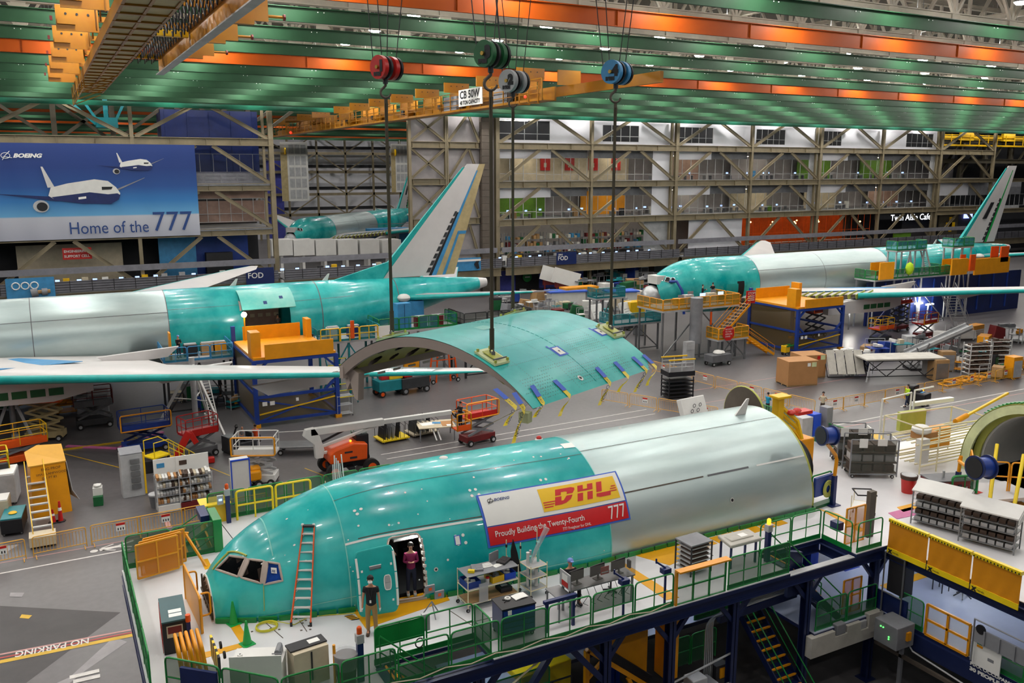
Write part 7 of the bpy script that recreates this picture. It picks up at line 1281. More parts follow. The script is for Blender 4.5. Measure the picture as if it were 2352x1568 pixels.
P_(t,'papers','paper',lambda m:(m.box(-.6,.1,1.01,.9,.7,.01,rz=.2),m.m('sky_blue').box(.1,.2,1.02,.6,.4,.01,rz=-.2),m.m('card').box(.8,-.1,1.015,.8,1.2,.01),m.m('paper').box(.9,-.6,1.03,.4,.4,.01)),0);P_(t,'hanging_strip','paper',lambda m:[m.poly([(-.4+k*.3,-.7,1.0),(-.3+k*.3,-.7,1.0),(-.05+k*.3,-1.15,.15),(-.15+k*.3,-1.15,.15)])for k in range(2)],0)
frame_cart('small green tube cart holding a black panel beside the boom lift',(18.0,56.0,0),0,.9,.6,(.3,.7),1.2,'green_rail','black');frame_cart('chrome wire cart beside the left blue dock',(19.3,63.6,0),.05,1.2,.7,(.2,.9,1.6),1.7,'light_grey','plastic_sheet')
def dock(label,x0,x1,y0,y1,h,lip=1.1,name='lift_dock',mesh='brown_mesh'):
 t=T(name,label,'dock',(0,0,0))
 for x in(x0,x1):
  for y in(y0,y1):P_(t,'corner_post','blue',lambda m:m.bar((x,y,0),(x,y,h+(1.4 if y==y1 else 0)),.3),0);P_(t,'foot','amber',lambda m:m.box(x,y,0,.45,.45,.25),0)
 P_(t,'front_beam','blue',lambda m:(m.bar((x0,y0,h-.1),(x1,y0,h-.1),.25,.25),m.bar((x0,y0,h*.45),(x1,y0,h*.45),.2,.2),m.bar((x0,y0,.4),(x1,y0,.4),.2,.2)),0);P_(t,'side_beam','blue',lambda m:[m.bar((x,y0,z),(x,y1,z),.2)for x in(x0,x1)for z in(.4,h*.5,h-.1)],0)
 P_(t,'brace','blue',lambda m:(m.bar((x0,y0,.4),(x1,y0,h*.42),.1),m.bar((x0,y0,h*.42),(x1,y0,.4),.1),m.bar((x0,y0,h-1.0),(x0+1.0,y0,h-.1),.16),m.bar((x1,y0,h-1.0),(x1-1.0,y0,h-.1),.16),m.bar((x0,y0,h*.55+.4),(x0+1,y0,h*.45),.16),m.bar((x1,y0,h*.55+.4),(x1-1,y0,h*.45),.16)),0)
 P_(t,'mesh_panel',mesh,lambda m:(m.poly([(x0,y0+.05,.3),(x1,y0+.05,.3),(x1,y0+.05,h*.45),(x0,y0+.05,h*.45)]),m.poly([(x0,y0,.3),(x0,y1,.3),(x0,y1,h),(x0,y0,h)])),0);P_(t,'yellow_stripe','yellow',lambda m:m.bar((x0+.2,y0-.05,.95),(x1-.2,y0-.05,h*.34),.04,.1),0)
 P_(t,'deck','amber',lambda m:(m.box((x0+x1)/2,(y0+y1)/2,h,x1-x0,y1-y0,.2)),0);P_(t,'front_lip','amber',lambda m:m.box((x0+x1)/2+.3,y0-.1,h+.05,x1-x0-1.0,.12,lip),0);P_(t,'rear_panel','amber',lambda m:m.box((x0+x1)/2,y1,h+.2,x1-x0-1.5,.1,1.1),0);P_(t,'side_box','amber',lambda m:(m.box(x0+.3,y0+1.0,h+.1,.7,1.2,1.9),m.box(x1-.3,y1-.6,h+.1,.4,1.2,1.6)),0)
 P_(t,'notice','paper',lambda m:(m.box(x0+.6,y0-.13,1.6,.35,.02,.3),m.box(x0+1.15,y0-.13,1.6,.35,.02,.3),m.box(x0+3,y0-.13,1.7,.2,.02,.25)),0);return t
dock('large blue-framed dock with amber deck under the cargo door',12.7,18.8,63.4,70.8,5.0);dock('blue-framed dock with amber deck under the right aircraft',67.0,73.4,63.6,70.5,4.7,.9)
def platform(label,x0,x1,y0,y1,z,leg='steel',rails='teal_frame',mesh='f',mm='teal_mesh',name='work_platform',deckm='light_grey',back=False):
 t=T(name,label,'work platform',(0,0,0));P_(t,'deck',deckm,lambda m:m.box((x0+x1)/2,(y0+y1)/2,z-.2,x1-x0,y1-y0,.2),0)
 for x in(x0+.2,(x0+x1)/2,x1-.2):
  for y in(y0+.2,y1-.2):P_(t,'leg',leg,lambda m:m.bar((x,y,0),(x,y,z-.2),.16),0)
 P_(t,'brace',leg,lambda m:(m.bar((x0+.2,y0+.2,.3),((x0+x1)/2,y0+.2,z-.3),.1),m.bar(((x0+x1)/2,y0+.2,z-.3),(x1-.2,y0+.2,.3),.1),m.bar((x0+.2,y0+.2,.3),(x1-.2,y0+.2,.3),.1)),0)
 r=rail('railing',[(x0,y1),(x0,y0),(x1,y0),(x1,y1)]if not back else[(x0,y0),(x1,y0)],z=z,mt=rails,mesh=mesh,bay=2.0,mesh_mt=mm,name='platform_rail',r=.04);del r['label'];del r['category'];r.parent=t;return t
platform('pale platform with teal and green railing left of the left dock',7.3,12.4,69.6,73.0,4.2,'dark','sky_blue','l ');platform('teal platform with yellow hooped rails right of the left dock',19.2,24.6,69.8,73.2,4.6,'teal_frame','teal_frame','f ');platform('green-railed platform below the left tailplane',24.8,32.2,70.6,73.4,4.9,'grey','green_rail',' f');platform('grey scaffold platform under the tail cone',32.6,39.5,70,73.5,4.9,'dark','dark_steel','f','grey_mesh')
rail('yellow tube hoops along the edge of the teal platform',[(19.4,69.6),(24.4,69.6)],z=4.62,mt='yellow',toe=False,name='tube_rail',r=.05,bay=1.7)
stairs('dark stair with yellow nosings below the teal platform',(20.6,66.6,.1),(20.6,69.6,3.2),1.7,(1,0,0),'teal_frame','safety_yellow',7,False)
t=T('blue_locker','tall sky-blue locker on the green-railed platform','cabinet',(27.2,71.2,4.9),.1);P_(t,'cabinet_body','sky_blue',lambda m:m.box(0,0,0,1.3,.9,2.3),0,.02);P_(t,'door_seam','navy',lambda m:m.box(0,-.46,.1,.03,.02,2.1),0)
m=M('orange');m.box(22.1,69.5,4.8,.3,.15,1.5);TH_(m,'orange_banner','narrow orange upright tag on the teal platform rail','tag',smooth=0);m=M('paper');m.box(24.9,69.7,4.6,1.5,.05,1.0);TH_(m,'white_board','white notice board beside the teal platform','board',smooth=0)
m=M('amber');m.box(7.9,70.4,4.2,.12,.9,2.2);TH_(m,'yellow_post','yellow gate post at the left end of the pale platform','post',smooth=0)
for i,(x,c)in enumerate(((9.5,'black'),(10.8,'wood'),(11.7,'amber'),(22.8,'navy'),(21,'paper'),(29,'dark_red'),(30.6,'dark_red'))):m=M(c);m.box(x,71.5,4.2 if x<13 else(4.6 if x<25 else 4.9),1.0,.7,.9);m.m('light_grey').box(x,71.5,5.1 if x<13 else(5.5 if x<25 else 5.8),.9,.5,.1);TH_(m,'tool_box','%s tool box on the platforms along the left aircraft'%(ORD[i]),'box',smooth=0)
m=M('work_light');m.sph((13.6,70.6,7.3),.22,10);m.m('amber').cyl((13.6,70.6,5.2),(13.6,70.6,7.1),.06,6);TH_(m,'work_lamp','bright round work lamp beside the cargo opening','lamp')
for i,(u,v,c1,c2)in enumerate(((885,915,'teal_frame','yellow'),(938,908,'dark_steel','light_grey'))):t=T('tool_cart',['teal service cart with orange wheel below the hanging door','black and grey chest below the hanging door'][i],'cart',FL(u,v)+V(.8,1,0),.1);P_(t,'cart_body',c1,lambda m:m.box(0,0,.5,2.6,1.4,.9),0,.03);P_(t,'cart_load',c2,lambda m:(m.box(.4,0,1.4,1.2,.9,.4),m.m('red').box(-.5,0,1.4,.8,.6,.35)),0,.03);wheels(t,2.0,1.2,.3,0,'orange' if i==0 else 'grey')
m=M('amber');m.poly([(27.0,70.5,.4),(28.3,70.5,.4),(28.6,70.5,4.2),(27.0,70.5,4.4)],.3,(0,1,0));TH_(m,'yellow_chute','tall yellow panel under the hanging door arch','chute',smooth=0)
t=T('steel_ladder_rack','brown braced ladder rack under the hanging door','rack',(30.5,70,0));P_(t,'frame','orange',lambda m:[m.bar((x,0,0),(x*.6,0,4.4),.12)for x in(-1.4,-.7,.7,1.4)]+[m.bar((-1.2,0,z),(1.2,0,z),.08)for z in(1,2,3,4)],0);wheels(t,2.4,1,.2)
t=platform('amber-railed platform on grey legs beside the right aircraft nose',52.6,62.4,67.2,71.4,5.1,'steel','amber','f','yellow_mesh');t=platform('amber landing halfway up the right nose stairs',57.3,61.2,64.4,66.2,2.3,'steel','amber','f','yellow_mesh')
stairs('upper amber stair to the right nose platform',(58.6,66.0,2.4),(63.0,67.0,5.1),1.1,(-.3,1,0),'amber','light_grey',10,True,'amber');stairs('lower amber stair to the floor beside the right nose platform',(64.9,65.0,.1),(61.3,65.2,2.3),1.0,(0,1,0),'amber','yellow',8,True,'amber')
c=V(58.4,64.25,2.9);m=M('red');m.poly([c+V(.75*cos(rad(22.5+45*k)),0,.75*sin(rad(22.5+45*k)))for k in range(8)],.06,(0,-1,0));m.m('paper');[text(m,w_,.2,c+V(-.45,-.08,.35-i*.24),(1,0,0),(0,0,1))for i,w_ in enumerate(('NO ENTRY','TO THIS','AIRPLANE','STAND'))];TH_(m,'octagonal_sign','red octagonal sign on the lower amber landing','sign',smooth=0)
m=M('red');m.box(63.3,66.6,5.2,1.2,.08,1.3);m.m('paper');text(m,'STOP!',.38,(62.85,66.54,6.1),(1,0,0),(0,0,1));[m.box(63.3,66.54,5.9-k*.2,.9,.01,.08)for k in range(3)];TH_(m,'stop_sign','red STOP sign at the top of the amber stair','sign',smooth=0)
m=M('grey');m.cyl((56.1,66.4,1.8),(56.1,66.4,6.3),.62,18);TH_(m,'grey_cylinder','tall grey cylinder standing before the amber platform','duct');t=T('waste_cart','grey cart heaped with white bags below the amber platform','cart',(56.8,63.8,0));P_(t,'cart_body','mid_grey',lambda m:m.box(0,0,.4,2.4,1.3,.7),0,.03);P_(t,'white_bags','white',lambda m:(m.sph((0,0,1.2),.5,8,.6),m.sph((.5,.1,1.15),.4,8,.6)));wheels(t,1.9,1.1,.2)
m=M('light_grey');m.box(55.0,66.0,0,1.0,.6,2.1);m.box(55,65.68,1.3,.8,.03,.5);TH_(m,'electrical_cabinet','light grey electrical cabinet below the amber platform','cabinet',smooth=0);m=M('orange');m.box(58.6,67.1,3.3,.18,.1,1.3);TH_(m,'orange_tag','orange upright strip under the amber platform','tag',smooth=0)
for i,(x,c)in enumerate(((56.4,'amber'),(57.6,'light_grey'),(59.2,'black'),(60.6,'cream'),(61.6,'black'))):m=M(c);m.box(x,69.6,5.1,1.0,.7,.7+.3*(i%2));m.m('screen_glow' if c=='black' else 'grey').box(x,69.2,5.9+.3*(i%2),.7,.05,.3);TH_(m,'equipment_box','%s piece of equipment from the left on the amber nose platform'%ORD[i],'equipment',smooth=0)
platform('teal-railed platform in front of the silver nose dome',50.6,56.6,72.6,75.2,3.0,'steel','teal_frame','f');platform('small teal platform beyond the silver nose dome',53.5,57.4,80.2,82,4.6,'steel','teal_frame','f');platform('green platform with mesh screens over the right wing',85.6,99,69.8,72.8,5.9,'grey','green_rail','f','screen_mesh');platform('raised green platform on grey trestle against the teal fuselage',91,96.4,71.4,73,9.0,'light_grey','green_rail','f');platform('second raised green platform nearer the tail',101.5,105.6,71.4,73,9.0,'light_grey','green_rail','f')
stairs('grey ladder stair below the first raised green platform',(97.5,71.6,5.9),(96,71.6,9),.8,(0,1,0),'light_grey','light_grey',12,False)
for i,(x0,x1,z,c)in enumerate(((85.6,88,6,'amber'),(98.5,101.5,5.8,'amber'),(103,110,5.6,'amber'),(102,103,6.2,'orange'),(108,109.6,7,'orange'))):m=M(c);m.box((x0+x1)/2,69.3,z,x1-x0,.2,2.0);m.box((x0+x1)/2,70.6,z+.3,x1-x0,.1,1.6);TH_(m,'dock_guard','amber dock guard above the right wing, %s from the left'%ORD[i],'guard',smooth=0)
m=M('hi_vis');m.sph((91.2,69.6,7.0),.5,8,1.6);TH_(m,'folded_cover','rounded lime cover on the green platform over the right wing','cover');m=M('navy');m.box(102,72.0,0,30,.3,5.3);m.m('blue');[m.box(90+k*3,71.8,.5,.2,.1,4.6)for k in range(9)];TH_(m,'blue_screen_wall','dark blue screen wall under the right wing','screen wall',smooth=0)
for i,(u,v)in enumerate(((1955,712),(2000,698),(2110,698),(2135,700))):p=py(u,v,71);m=M('work_light' if i!=1 else 'violet_glow');m.box(p.x,p.y,p.z,1.3 if i!=1 else 2.2,.2,.16 if i!=1 else 1.5);m.m('grey').box(p.x,p.y+.2,0,.12,.12,p.z+.1);TH_(m,'work_lamp','bright work light under the right wing, %s from the left'%ORD[i],'lamp',smooth=0)
t=stairs('tall grey rolling stair under the right wing',(89.4,60.2,.1),(91.0,64.2,5.0),1.7,(1,-.4,0),'light_grey','light_grey',18,True,'light_grey','rolling_stairs')
t=T('pallet_cage','black stacked pallet cages with yellow bars between barriers and aisle','cage',(45.6,56.0,0),-.2);P_(t,'lower_cage','black',lambda m:([m.box(0,0,.15+k*.32,2.3,1.5,.12)for k in range(5)],[m.bar((x,y,0),(x,y,1.8),.08)for x in(-1.1,1.1)for y in(-.7,.7)]),0);P_(t,'upper_tray','black',lambda m:m.box(0,0,1.9,2.4,1.5,.4),0);P_(t,'upper_rail','light_grey',lambda m:([m.bar((x,y,2.3),(x,y,3.3),.06)for x in(-1.1,0,1.1)for y in(-.7,.7)],[m.bar((-1.1,y,z),(1.1,y,z),.05)for y in(-.7,.7)for z in(2.7,3.0)]),0);P_(t,'yellow_bar','yellow',lambda m:[m.bar((-1.2,y,3.3),(1.2,y,3.3),.1)for y in(-.7,.7)],0)
for i,(x,y,w_,h_)in enumerate(((57.8,54.6,2.9,2.1),(60.9,56.3,2.5,2.0))):t=T('cardboard_crate','large cardboard crate on a pallet, %s'%['the left one','the right one behind it'][i],'crate',(x,y,0),-.25);P_(t,'carton','card',lambda m:m.box(0,0,.15,w_,2.0,h_),0,.02);P_(t,'pallet','wood',lambda m:(m.box(0,0,.1,w_,2.0,.05),[m.box(0,k*.9,0,w_,.12,.1)for k in(-1,0,1)]),0);P_(t,'label_sheet','zinc_pale',lambda m:(m.box(w_*.35,-1.02,1.7,.45,.02,.4),m.m('red' if i else 'paper').box(w_*.18,-1.02,1.75,.3,.02,.3)),0)
t=T('panel_rack','tilted rack of pale grey panels right of the cardboard crates','rack',(63.4,54.2,0),-.45);P_(t,'frame','black',lambda m:(m.bar((-1.8,-.6,.2),(1.8,-.6,.2),.1),m.bar((-1.8,.7,2.3),(1.8,.7,2.3),.06),m.bar((-1.8,-.6,.2),(-1.8,.7,2.3),.06),m.bar((1.8,-.6,.2),(1.8,.7,2.3),.06)),0);[P_(t,'panel','plinth',lambda m:m.box(-1.3+k*.85,0,.3,.75,.08,2.3,rx=-.5),0)for k in range(4)]
for i in range(7):t=T('blue_drum','blue drum with white cap in the caged group right of the tilted panels','drum',(64.0+(i%4)*.85,54.9+(i//4)*1.0-.12*(i%4),0),0,'caged blue drums');P_(t,'drum_body','navy',lambda m:m.cyl((0,0,.2),(0,0,1.95),.38,14));P_(t,'white_cap','white',lambda m:m.cyl((0,0,1.95),(0,0,2.25),.34,12,r2=.26));P_(t,'cage_bar','light_grey',lambda m:([m.bar((a,-.45,0),(a,-.45,2.1),.04)for a in(-.42,.42)],m.bar((-.42,-.45,1.1),(.42,-.45,1.1),.04),m.bar((-.42,-.45,2.1),(.42,-.45,2.1),.04)),0)
t=T('long_trestle_table','long low trestle table with dark truss sides in the aisle','table',(67.5,51.8,0),-.38);P_(t,'tabletop','plinth',lambda m:m.box(0,0,1.95,7.5,2.6,.12),0)
for y in(-1.25,1.25):P_(t,'side_truss','dark',lambda m:(m.bar((-3.6,y,1.9),(3.6,y,1.9),.08),m.bar((-3.6,y,.5),(3.6,y,.5),.08),[m.bar((-3.6+k*1.8,y,.5 if k%2 else 1.9),(-1.8+k*1.8,y,1.9 if k%2 else .5),.07)for k in range(4)]),0)
[P_(t,'leg','light_grey',lambda m:m.bar((x,y,0),(x*.93,y,1.9),.1),0)for x in(-3.6,3.6)for y in(-1.2,1.2)]
t=T('inclined_conveyor','inclined grey conveyor on a braced stand at right','conveyor',(74.0,52.6,0),-.45);P_(t,'conveyor_bed','steel',lambda m:m.bar((-3.0,0,1.4),(2.8,0,4.0),1.0,.35),0);P_(t,'side_rail','light_grey',lambda m:[m.bar((-3.0,y,1.6),(2.8,y,4.2),.08,.3)for y in(-.55,.55)],0);P_(t,'stand','steel',lambda m:([m.bar((-2.4,y,0),(-1.2,y,2.6),.12)for y in(-.6,.6)],[m.bar((1.6,y,0),(1.6,y,3.2),.12)for y in(-.6,.6)],[m.bar((-1.2,y,0),(-2.4,y,2.2),.1)for y in(-.6,.6)]),0);P_(t,'base','dark',lambda m:m.box(-1.6,0,0,2.6,1.6,.25),0)
for i,(u,v)in enumerate(((2240,862),(2285,850))):
 t=T('wire_shelving','packed wire shelving with brown trays, %s at right'%['left unit','right unit'][i],'shelving',FL(u,v),-.3);[P_(t,'post','light_grey',lambda m:m.bar((x,y,0),(x,y,3.1),.07),0)for x in(-1.1,1.1)for y in(-.5,.5)]
 for k in range(7):P_(t,'shelf','white',lambda m:(m.box(0,0,.3+k*.42,2.2,1.0,.05),m.m('brown_cloth'),[m.box(-.8+j*.4,-.1,.35+k*.42,.33,.6,R.uniform(.1,.26))for j in range(5)]),0)
cl_=['white','light_grey','grey','light_grey','white','grey','wood','dark','amber','cream','steel','teal_frame','dark_red','green_dark','blue']
pc={}
def clutter(u,v,lab,k=None,sc=1):
 """one piece of shop furniture, each its own shape and load"""
 p=FL(u,v);k=R.randrange(5)if k is None else k;w_,d_,h_=R.uniform(1.1,2.2)*sc,R.uniform(.8,1.3)*sc,R.uniform(.9,1.6)*sc;c1,c2=R.choice(cl_),R.choice(cl_)
 nm,ct=[('work_table','table'),('tool_cart','cart'),('storage_cabinet','cabinet'),('parts_trolley','trolley'),('equipment_cover','machine')][k];t=T(nm,lab,ct,p,R.uniform(-.5,.5))
 if k==0:P_(t,'tabletop',c1,lambda m:m.box(0,0,h_,w_,d_,.07),0);P_(t,'legs','grey',lambda m:[m.bar((x*w_*.45,y*d_*.45,0),(x*w_*.45,y*d_*.45,h_),.07)for x in(-1,1)for y in(-1,1)],0)
 elif k==1:P_(t,'cart_body',c1,lambda m:m.box(0,0,.2,w_,d_,h_*.7),0,.03);P_(t,'drawer',c2,lambda m:[m.box(0,-d_/2-.01,.3+j*.22,w_*.9,.03,.16)for j in range(3)],0);wheels(t,w_*.8,d_*.8,.1)
 elif k==2:P_(t,'cabinet_body',c1,lambda m:m.box(0,0,.05,w_*.7,d_,h_*1.3),0,.02);P_(t,'cabinet_door',c2,lambda m:m.box(0,-d_/2-.02,.15,w_*.6,.03,h_),0)
 elif k==3:P_(t,'frame','light_grey',lambda m:([m.bar((x*w_*.5,y*d_*.5,0),(x*w_*.5,y*d_*.5,h_*1.2),.05)for x in(-1,1)for y in(-1,1)],[m.bar((-w_*.5,y*d_*.5,h_*1.2),(w_*.5,y*d_*.5,h_*1.2),.05)for y in(-1,1)]),0);P_(t,'shelf',c1,lambda m:[m.box(0,0,z*h_,w_,d_,.05)for z in(.2,.7)],0)
 else:P_(t,'cover',c1,lambda m:m.poly([(-w_/2,-d_/2,.2),(w_/2,-d_/2,.2),(w_*.4,-d_/2,h_),(-w_*.3,-d_/2,h_*1.2)],d_,(0,1,0)),0,.05);wheels(t,w_*.7,d_*.8,.12)
 if k in(0,3):P_(t,'load',c2,lambda m:[m.box(R.uniform(-.3,.3)*w_,R.uniform(-.2,.2)*d_,h_*(1 if k==0 else .75)+.06,w_*R.uniform(.15,.3),d_*.3,R.uniform(.1,.45))for _ in range(4)],0)
KN=['table','cart','cabinet','trolley','covered machine']
def field(us,vs,n,where,pz_=None,sc=1):
 cnt={}
 pts=sorted([(us[0]+(us[1]-us[0])*(i+.5)/n+R.uniform(-5,5),R.uniform(*vs))for i in range(n)])
 for i,(u,v)in enumerate(pts):k=R.randrange(5);cnt[k]=cnt.get(k,0)+1;clutter(u,v,'%s %s from the left, %s'%(ORD[(cnt[k]-1)%20],KN[k],where),k,sc)
field((1125,1460),(708,722),19,'just beyond the hanging door crest',sc=1);field((1130,1500),(690,700),16,'in the second line past the hanging door',sc=1.1);field((1300,1500),(664,680),12,'at the foot of the office wall',sc=1.4);field((1250,1420),(728,742),8,'nearest the hanging door crest');field((1980,2180),(800,835),10,'right of the yellow railed lift',sc=1.1);field((2130,2345),(830,880),14,'inside the long right-hand barrier row',sc=.95);field((2150,2350),(770,800),8,'in the shade under the right wing',sc=1.2);field((1350,1480),(754,775),5,'left of the teal railed nose platform')
field((385,560),(915,950),5,'in the shade under the left wing',sc=.9);field((0,250),(930,960),6,'in the shade below the left engine pylon',sc=1.1)
for i in range(6):t=T('tube_hoop','yellow tube frame lying in the stack behind the right barriers','frame',(69.5+i*.9,47.9+.2*(i%2),.1+.12*(i%3)),.1*i,'stacked yellow frames');P_(t,'tube_frame','amber',lambda m:m.rrail([(-1,-.5,0),(1,-.5,0),(1,.5,0),(-1,.5,0),(-1,-.5,0)],.07,6,.1))
m=M('amber');m.box(66.4,104,0,5.4,2,2.4);m.m('yellow');[m.box(64.2+k*1.1,102.98,.1,.05,.02,2.2)for k in range(5)];TH_(m,'amber_enclosure','amber panelled enclosure beyond the hanging door','enclosure',smooth=0);m=M('yellow');p=FL(1455,735);m.box(p.x,p.y,0,2.2,1.6,2.4);m.box(p.x+1.5,p.y+.5,1.8,1.2,.5,.6);TH_(m,'yellow_cover','bright yellow covered machine left of the silver nose dome','machine',smooth=0)
for i,(u,w_)in enumerate(((1300,5),(1425,4))):p=FL(u,700);t=T('blue_roofed_booth','low white booth with blue roof, %s one'%['left','right'][i],'booth',p,-.2);P_(t,'booth_wall','white',lambda m:m.box(0,0,0,w_,2.2,1.9),0);P_(t,'roof','tape_blue',lambda m:m.box(0,0,1.9,w_*1.15,2.6,.2),0)
for i,(u,v)in enumerate(((1272,672),(1300,678))):p=FL(u,v);t=T('tilted_panel','large white tilted panel on a red stand near the blue wall, %s one'%['left','right'][i],'panel stand',p,-.3);P_(t,'sheet','paper',lambda m:m.box(0,0,1.6,4.2,.15,2.2,ry=.28),0);P_(t,'stand','dark_red',lambda m:(m.bar((-1.4,.2,0),(-1.4,.2,2.4),.2),m.bar((1.4,.2,0),(1.4,.2,2.2),.2),m.box(0,.3,1.2,3.4,.2,1.0)),0)
for i,(u,v)in enumerate(((1370,745),(1440,738))):p=FL(u,v);t=T('padded_panel','white padded panel with black curls on a wheeled stand, %s'%['left','right'][i],'panel stand',p,.3);P_(t,'padding','white',lambda m:m.box(0,0,.6,2.3,.5,1.9,rx=-.5),0,.08);P_(t,'curls','ink',lambda m:[m.tube([(-.8+k*.3+.1*cos(a),-.42+.02*k+.16*j,1.3+.3*j+.1*sin(a))for a in range(6)],.02,4)for k in range(6)for j in range(2)]);wheels(t,1.8,.9,.14)
t=T('blue_wall','violet-blue wall with dark doorway at the foot of the offices','wall cladding',(0,0,0));P_(t,'cladding','purple_wall',lambda m:m.box(69.5,YW+2.6,0,16.5,.2,3.2),0);P_(t,'doorway','black',lambda m:m.box(67.2,YW+2.45,0,4.2,.1,2.6),0);P_(t,'round_sign','green_rail',lambda m:(m.cyl((67,YW+2.2,2.0),(67,YW+2.1,2.0),.8,16),m.m('paper').box(67,YW+2.05,1.9,.9,.02,.2)));P_(t,'door','grey',lambda m:m.box(73.6,YW+2.45,0,1.1,.1,2.2),0);P_(t,'hose_reel','dark_red',lambda m:m.cyl((71.8,YW+2.4,1.6),(71.8,YW+2.2,1.6),.5,12))
field((1320,1500),(646,654),10,'under the office mezzanine',sc=1.6)
m=M('brown_cloth');m.box(86,YW+5,0,16,.2,3.2);TH_(m,'rear_partition','brown partition under the office mezzanine','partition',smooth=0)
t=T('floor_sweeper','black ride-on floor sweeper with orange light on the aisle','sweeper',FL(2122,932)+V(0,.5,0),.2);P_(t,'machine_body','black',lambda m:(m.box(0,0,.15,1.1,1.5,.9),m.box(0,.5,1.0,1.0,.5,.55)),0,.12);P_(t,'blue_panel','sky_blue',lambda m:m.box(0,-.2,1.05,.5,.3,.04),0);P_(t,'seat','dark',lambda m:m.box(0,.1,1.0,.6,.5,.2),0,.05);P_(t,'orange_lamp','amber_glow',lambda m:m.sph((.5,0,1.1),.1,8));wheels(t,.9,1.1,.18)
t=T('ride_on_tug','dark ride-on tug driven by the man in the grey shirt','tug',FL(548,1035),.3);P_(t,'tug_body','dark_steel',lambda m:(m.box(-.5,0,.1,.9,1.0,1.1),m.box(.5,0,.1,1.3,1.0,.55)),0,.06);P_(t,'steering_column','black',lambda m:(m.bar((-.3,0,1.1),(-.05,0,1.7),.08),m.tube([(-.05+.05*cos(a),.18*sin(a),1.72+.1*cos(a))for a in[k*pi/5 for k in range(10)]],.03,5,True)));P_(t,'seat','black',lambda m:(m.box(.55,0,.65,.5,.8,.15),m.box(.8,0,.8,.1,.8,.4)),0,.03);wheels(t,1.5,.9,.2)
t=T('hand_truck','green pallet jack below the right amber stairs','pallet jack',(66.3,64.1,0),.1);P_(t,'forks','green_rail',lambda m:[m.box(.6,y,.9,2.2,.2,.1)for y in(-.25,.25)],0);P_(t,'motor','yellow',lambda m:m.box(-.3,0,.3,.7,.6,.7),0,.04);wheels(t,.8,.5,.15)
for a,b,lb in((FL(1300,760),FL(1340,752),'blue'),):pass
p=FL(540,1150);t=T('info_kiosk','white kiosk with blue edging behind the bright yellow gates','kiosk',p+V(.3,-.3,0));P_(t,'kiosk_body','white',lambda m:m.box(0,0,0,1.0,.6,2.6),0,.02);P_(t,'blue_edging','royal',lambda m:([m.box(x,-.3,0,.06,.06,2.6)for x in(-.5,.5)],m.box(0,-.3,2.55,1.06,.08,.08)),0);p=FL(572,1120);t=T('yellow_machine','small yellow machine with red and white cloths behind the gates','machine',p);P_(t,'machine_body','amber',lambda m:(m.box(0,0,.5,1.4,.9,.6),m.box(.4,0,1.0,.6,.6,.3)),0,.1);P_(t,'cloth','red',lambda m:(m.sph((-.4,0,1.2),.25,8,.6),m.m('white').sph((-.1,0,1.3),.22,8,.6)));wheels(t,1.0,.8,.25)
m=M('line_yellow');m.box(2.2,64.2,0,6,.15,.1);m.m('pink').bar((0.2,65.0,.05),(3.2,62.8,.05),.3,.08);m.bar((3.2,62.8,.05),(6.4,65.4,.05),.3,.08);TH_(m,'floor_guide','pink V-shaped floor guide in the shade under the fuselage','floor guide',smooth=0)
p=pd(1667,935,46);t=T('padded_panel','white padded panel with black rings on a stand behind the silver barrel','panel stand',V(41.3,48.9,0),.1);P_(t,'padding','white',lambda m:m.box(0,0,.7,2.4,.5,1.4,rx=-.4),0,.06);P_(t,'rings','ink',lambda m:[m.tube([(-.5+k*.3+.13*cos(a),-.5+.1*(k%2),1.25+.35*(k%2)+.13*sin(a))for a in[j*pi/4 for j in range(8)]],.025,4,True)for k in range(4)]);P_(t,'stand','dark',lambda m:[m.bar((x,0,0),(x,0,1.2),.1)for x in(-1,1)],0)
# ======================= RIGHT END OF THE WHITE DECK ===================
QD=lambda u,v:pz(u,v,DZ)
dplate([(1880,1168),(1925,1180),(1985,1216),(1975,1222)],'deck_yellow','yellow strip behind the stair opening railing');dplate([(2060,1165),(2250,1118),(2262,1126),(2075,1176)],'deck_yellow','yellow strip beside the pink plate');dplate([(2040,1178),(2095,1164),(2110,1182),(2060,1192)],'pink','pink plate with two white labels on the deck')
for i,(x,y,z,r_)in enumerate(((26.6,28.0,8.0,1.25),(26.5,25.0,6.7,1.1))):
 t=T('round_template','large round grey plywood disc at the open end of the barrel, %s'%['upper one','lower one'][i],'disc',(x,y,z));P_(t,'disc','trunk' if i==0 else 'grey',lambda m:(m.cyl((-.05,0,0),(.05,0,0),r_,36)));P_(t,'rim','dark' if i else 'zinc',lambda m:m.tube([(0,r_*cos(a),r_*sin(a))for a in[k*pi/16 for k in range(32)]],.05,6,True));P_(t,'support_leg','steel',lambda m:[m.bar((.2,y_,DZ-z),(.05,y_*.6,-r_*.5),.06)for y_ in(-.6,.6)],0)
t=T('yellow_hoist','yellow machine with draped hoses behind the barrel end','machine',(28.6,27.6,DZ));P_(t,'column','yellow',lambda m:(m.box(-.4,0,0,.35,.4,3.4),m.box(-.4,-.1,3.3,.8,.6,.12)),0,.03);P_(t,'hose','yellow',lambda m:[m.tube([(-.3,0,2.9-k*.3),(.4,-.4,2.2-k*.3),(.6,-.6,1.2),(.2,-.7,.3+k*.1)],.11,6)for k in range(4)]);P_(t,'red_wrap','red',lambda m:(m.sph((.1,-.3,2.6),.22,8,.6),m.sph((.9,.1,2.5),.2,8,.6),m.box(1.5,.4,2.2,.9,.5,.15)));P_(t,'base','amber',lambda m:m.box(.3,-.1,0,1.8,1.3,1.4),0,.05)
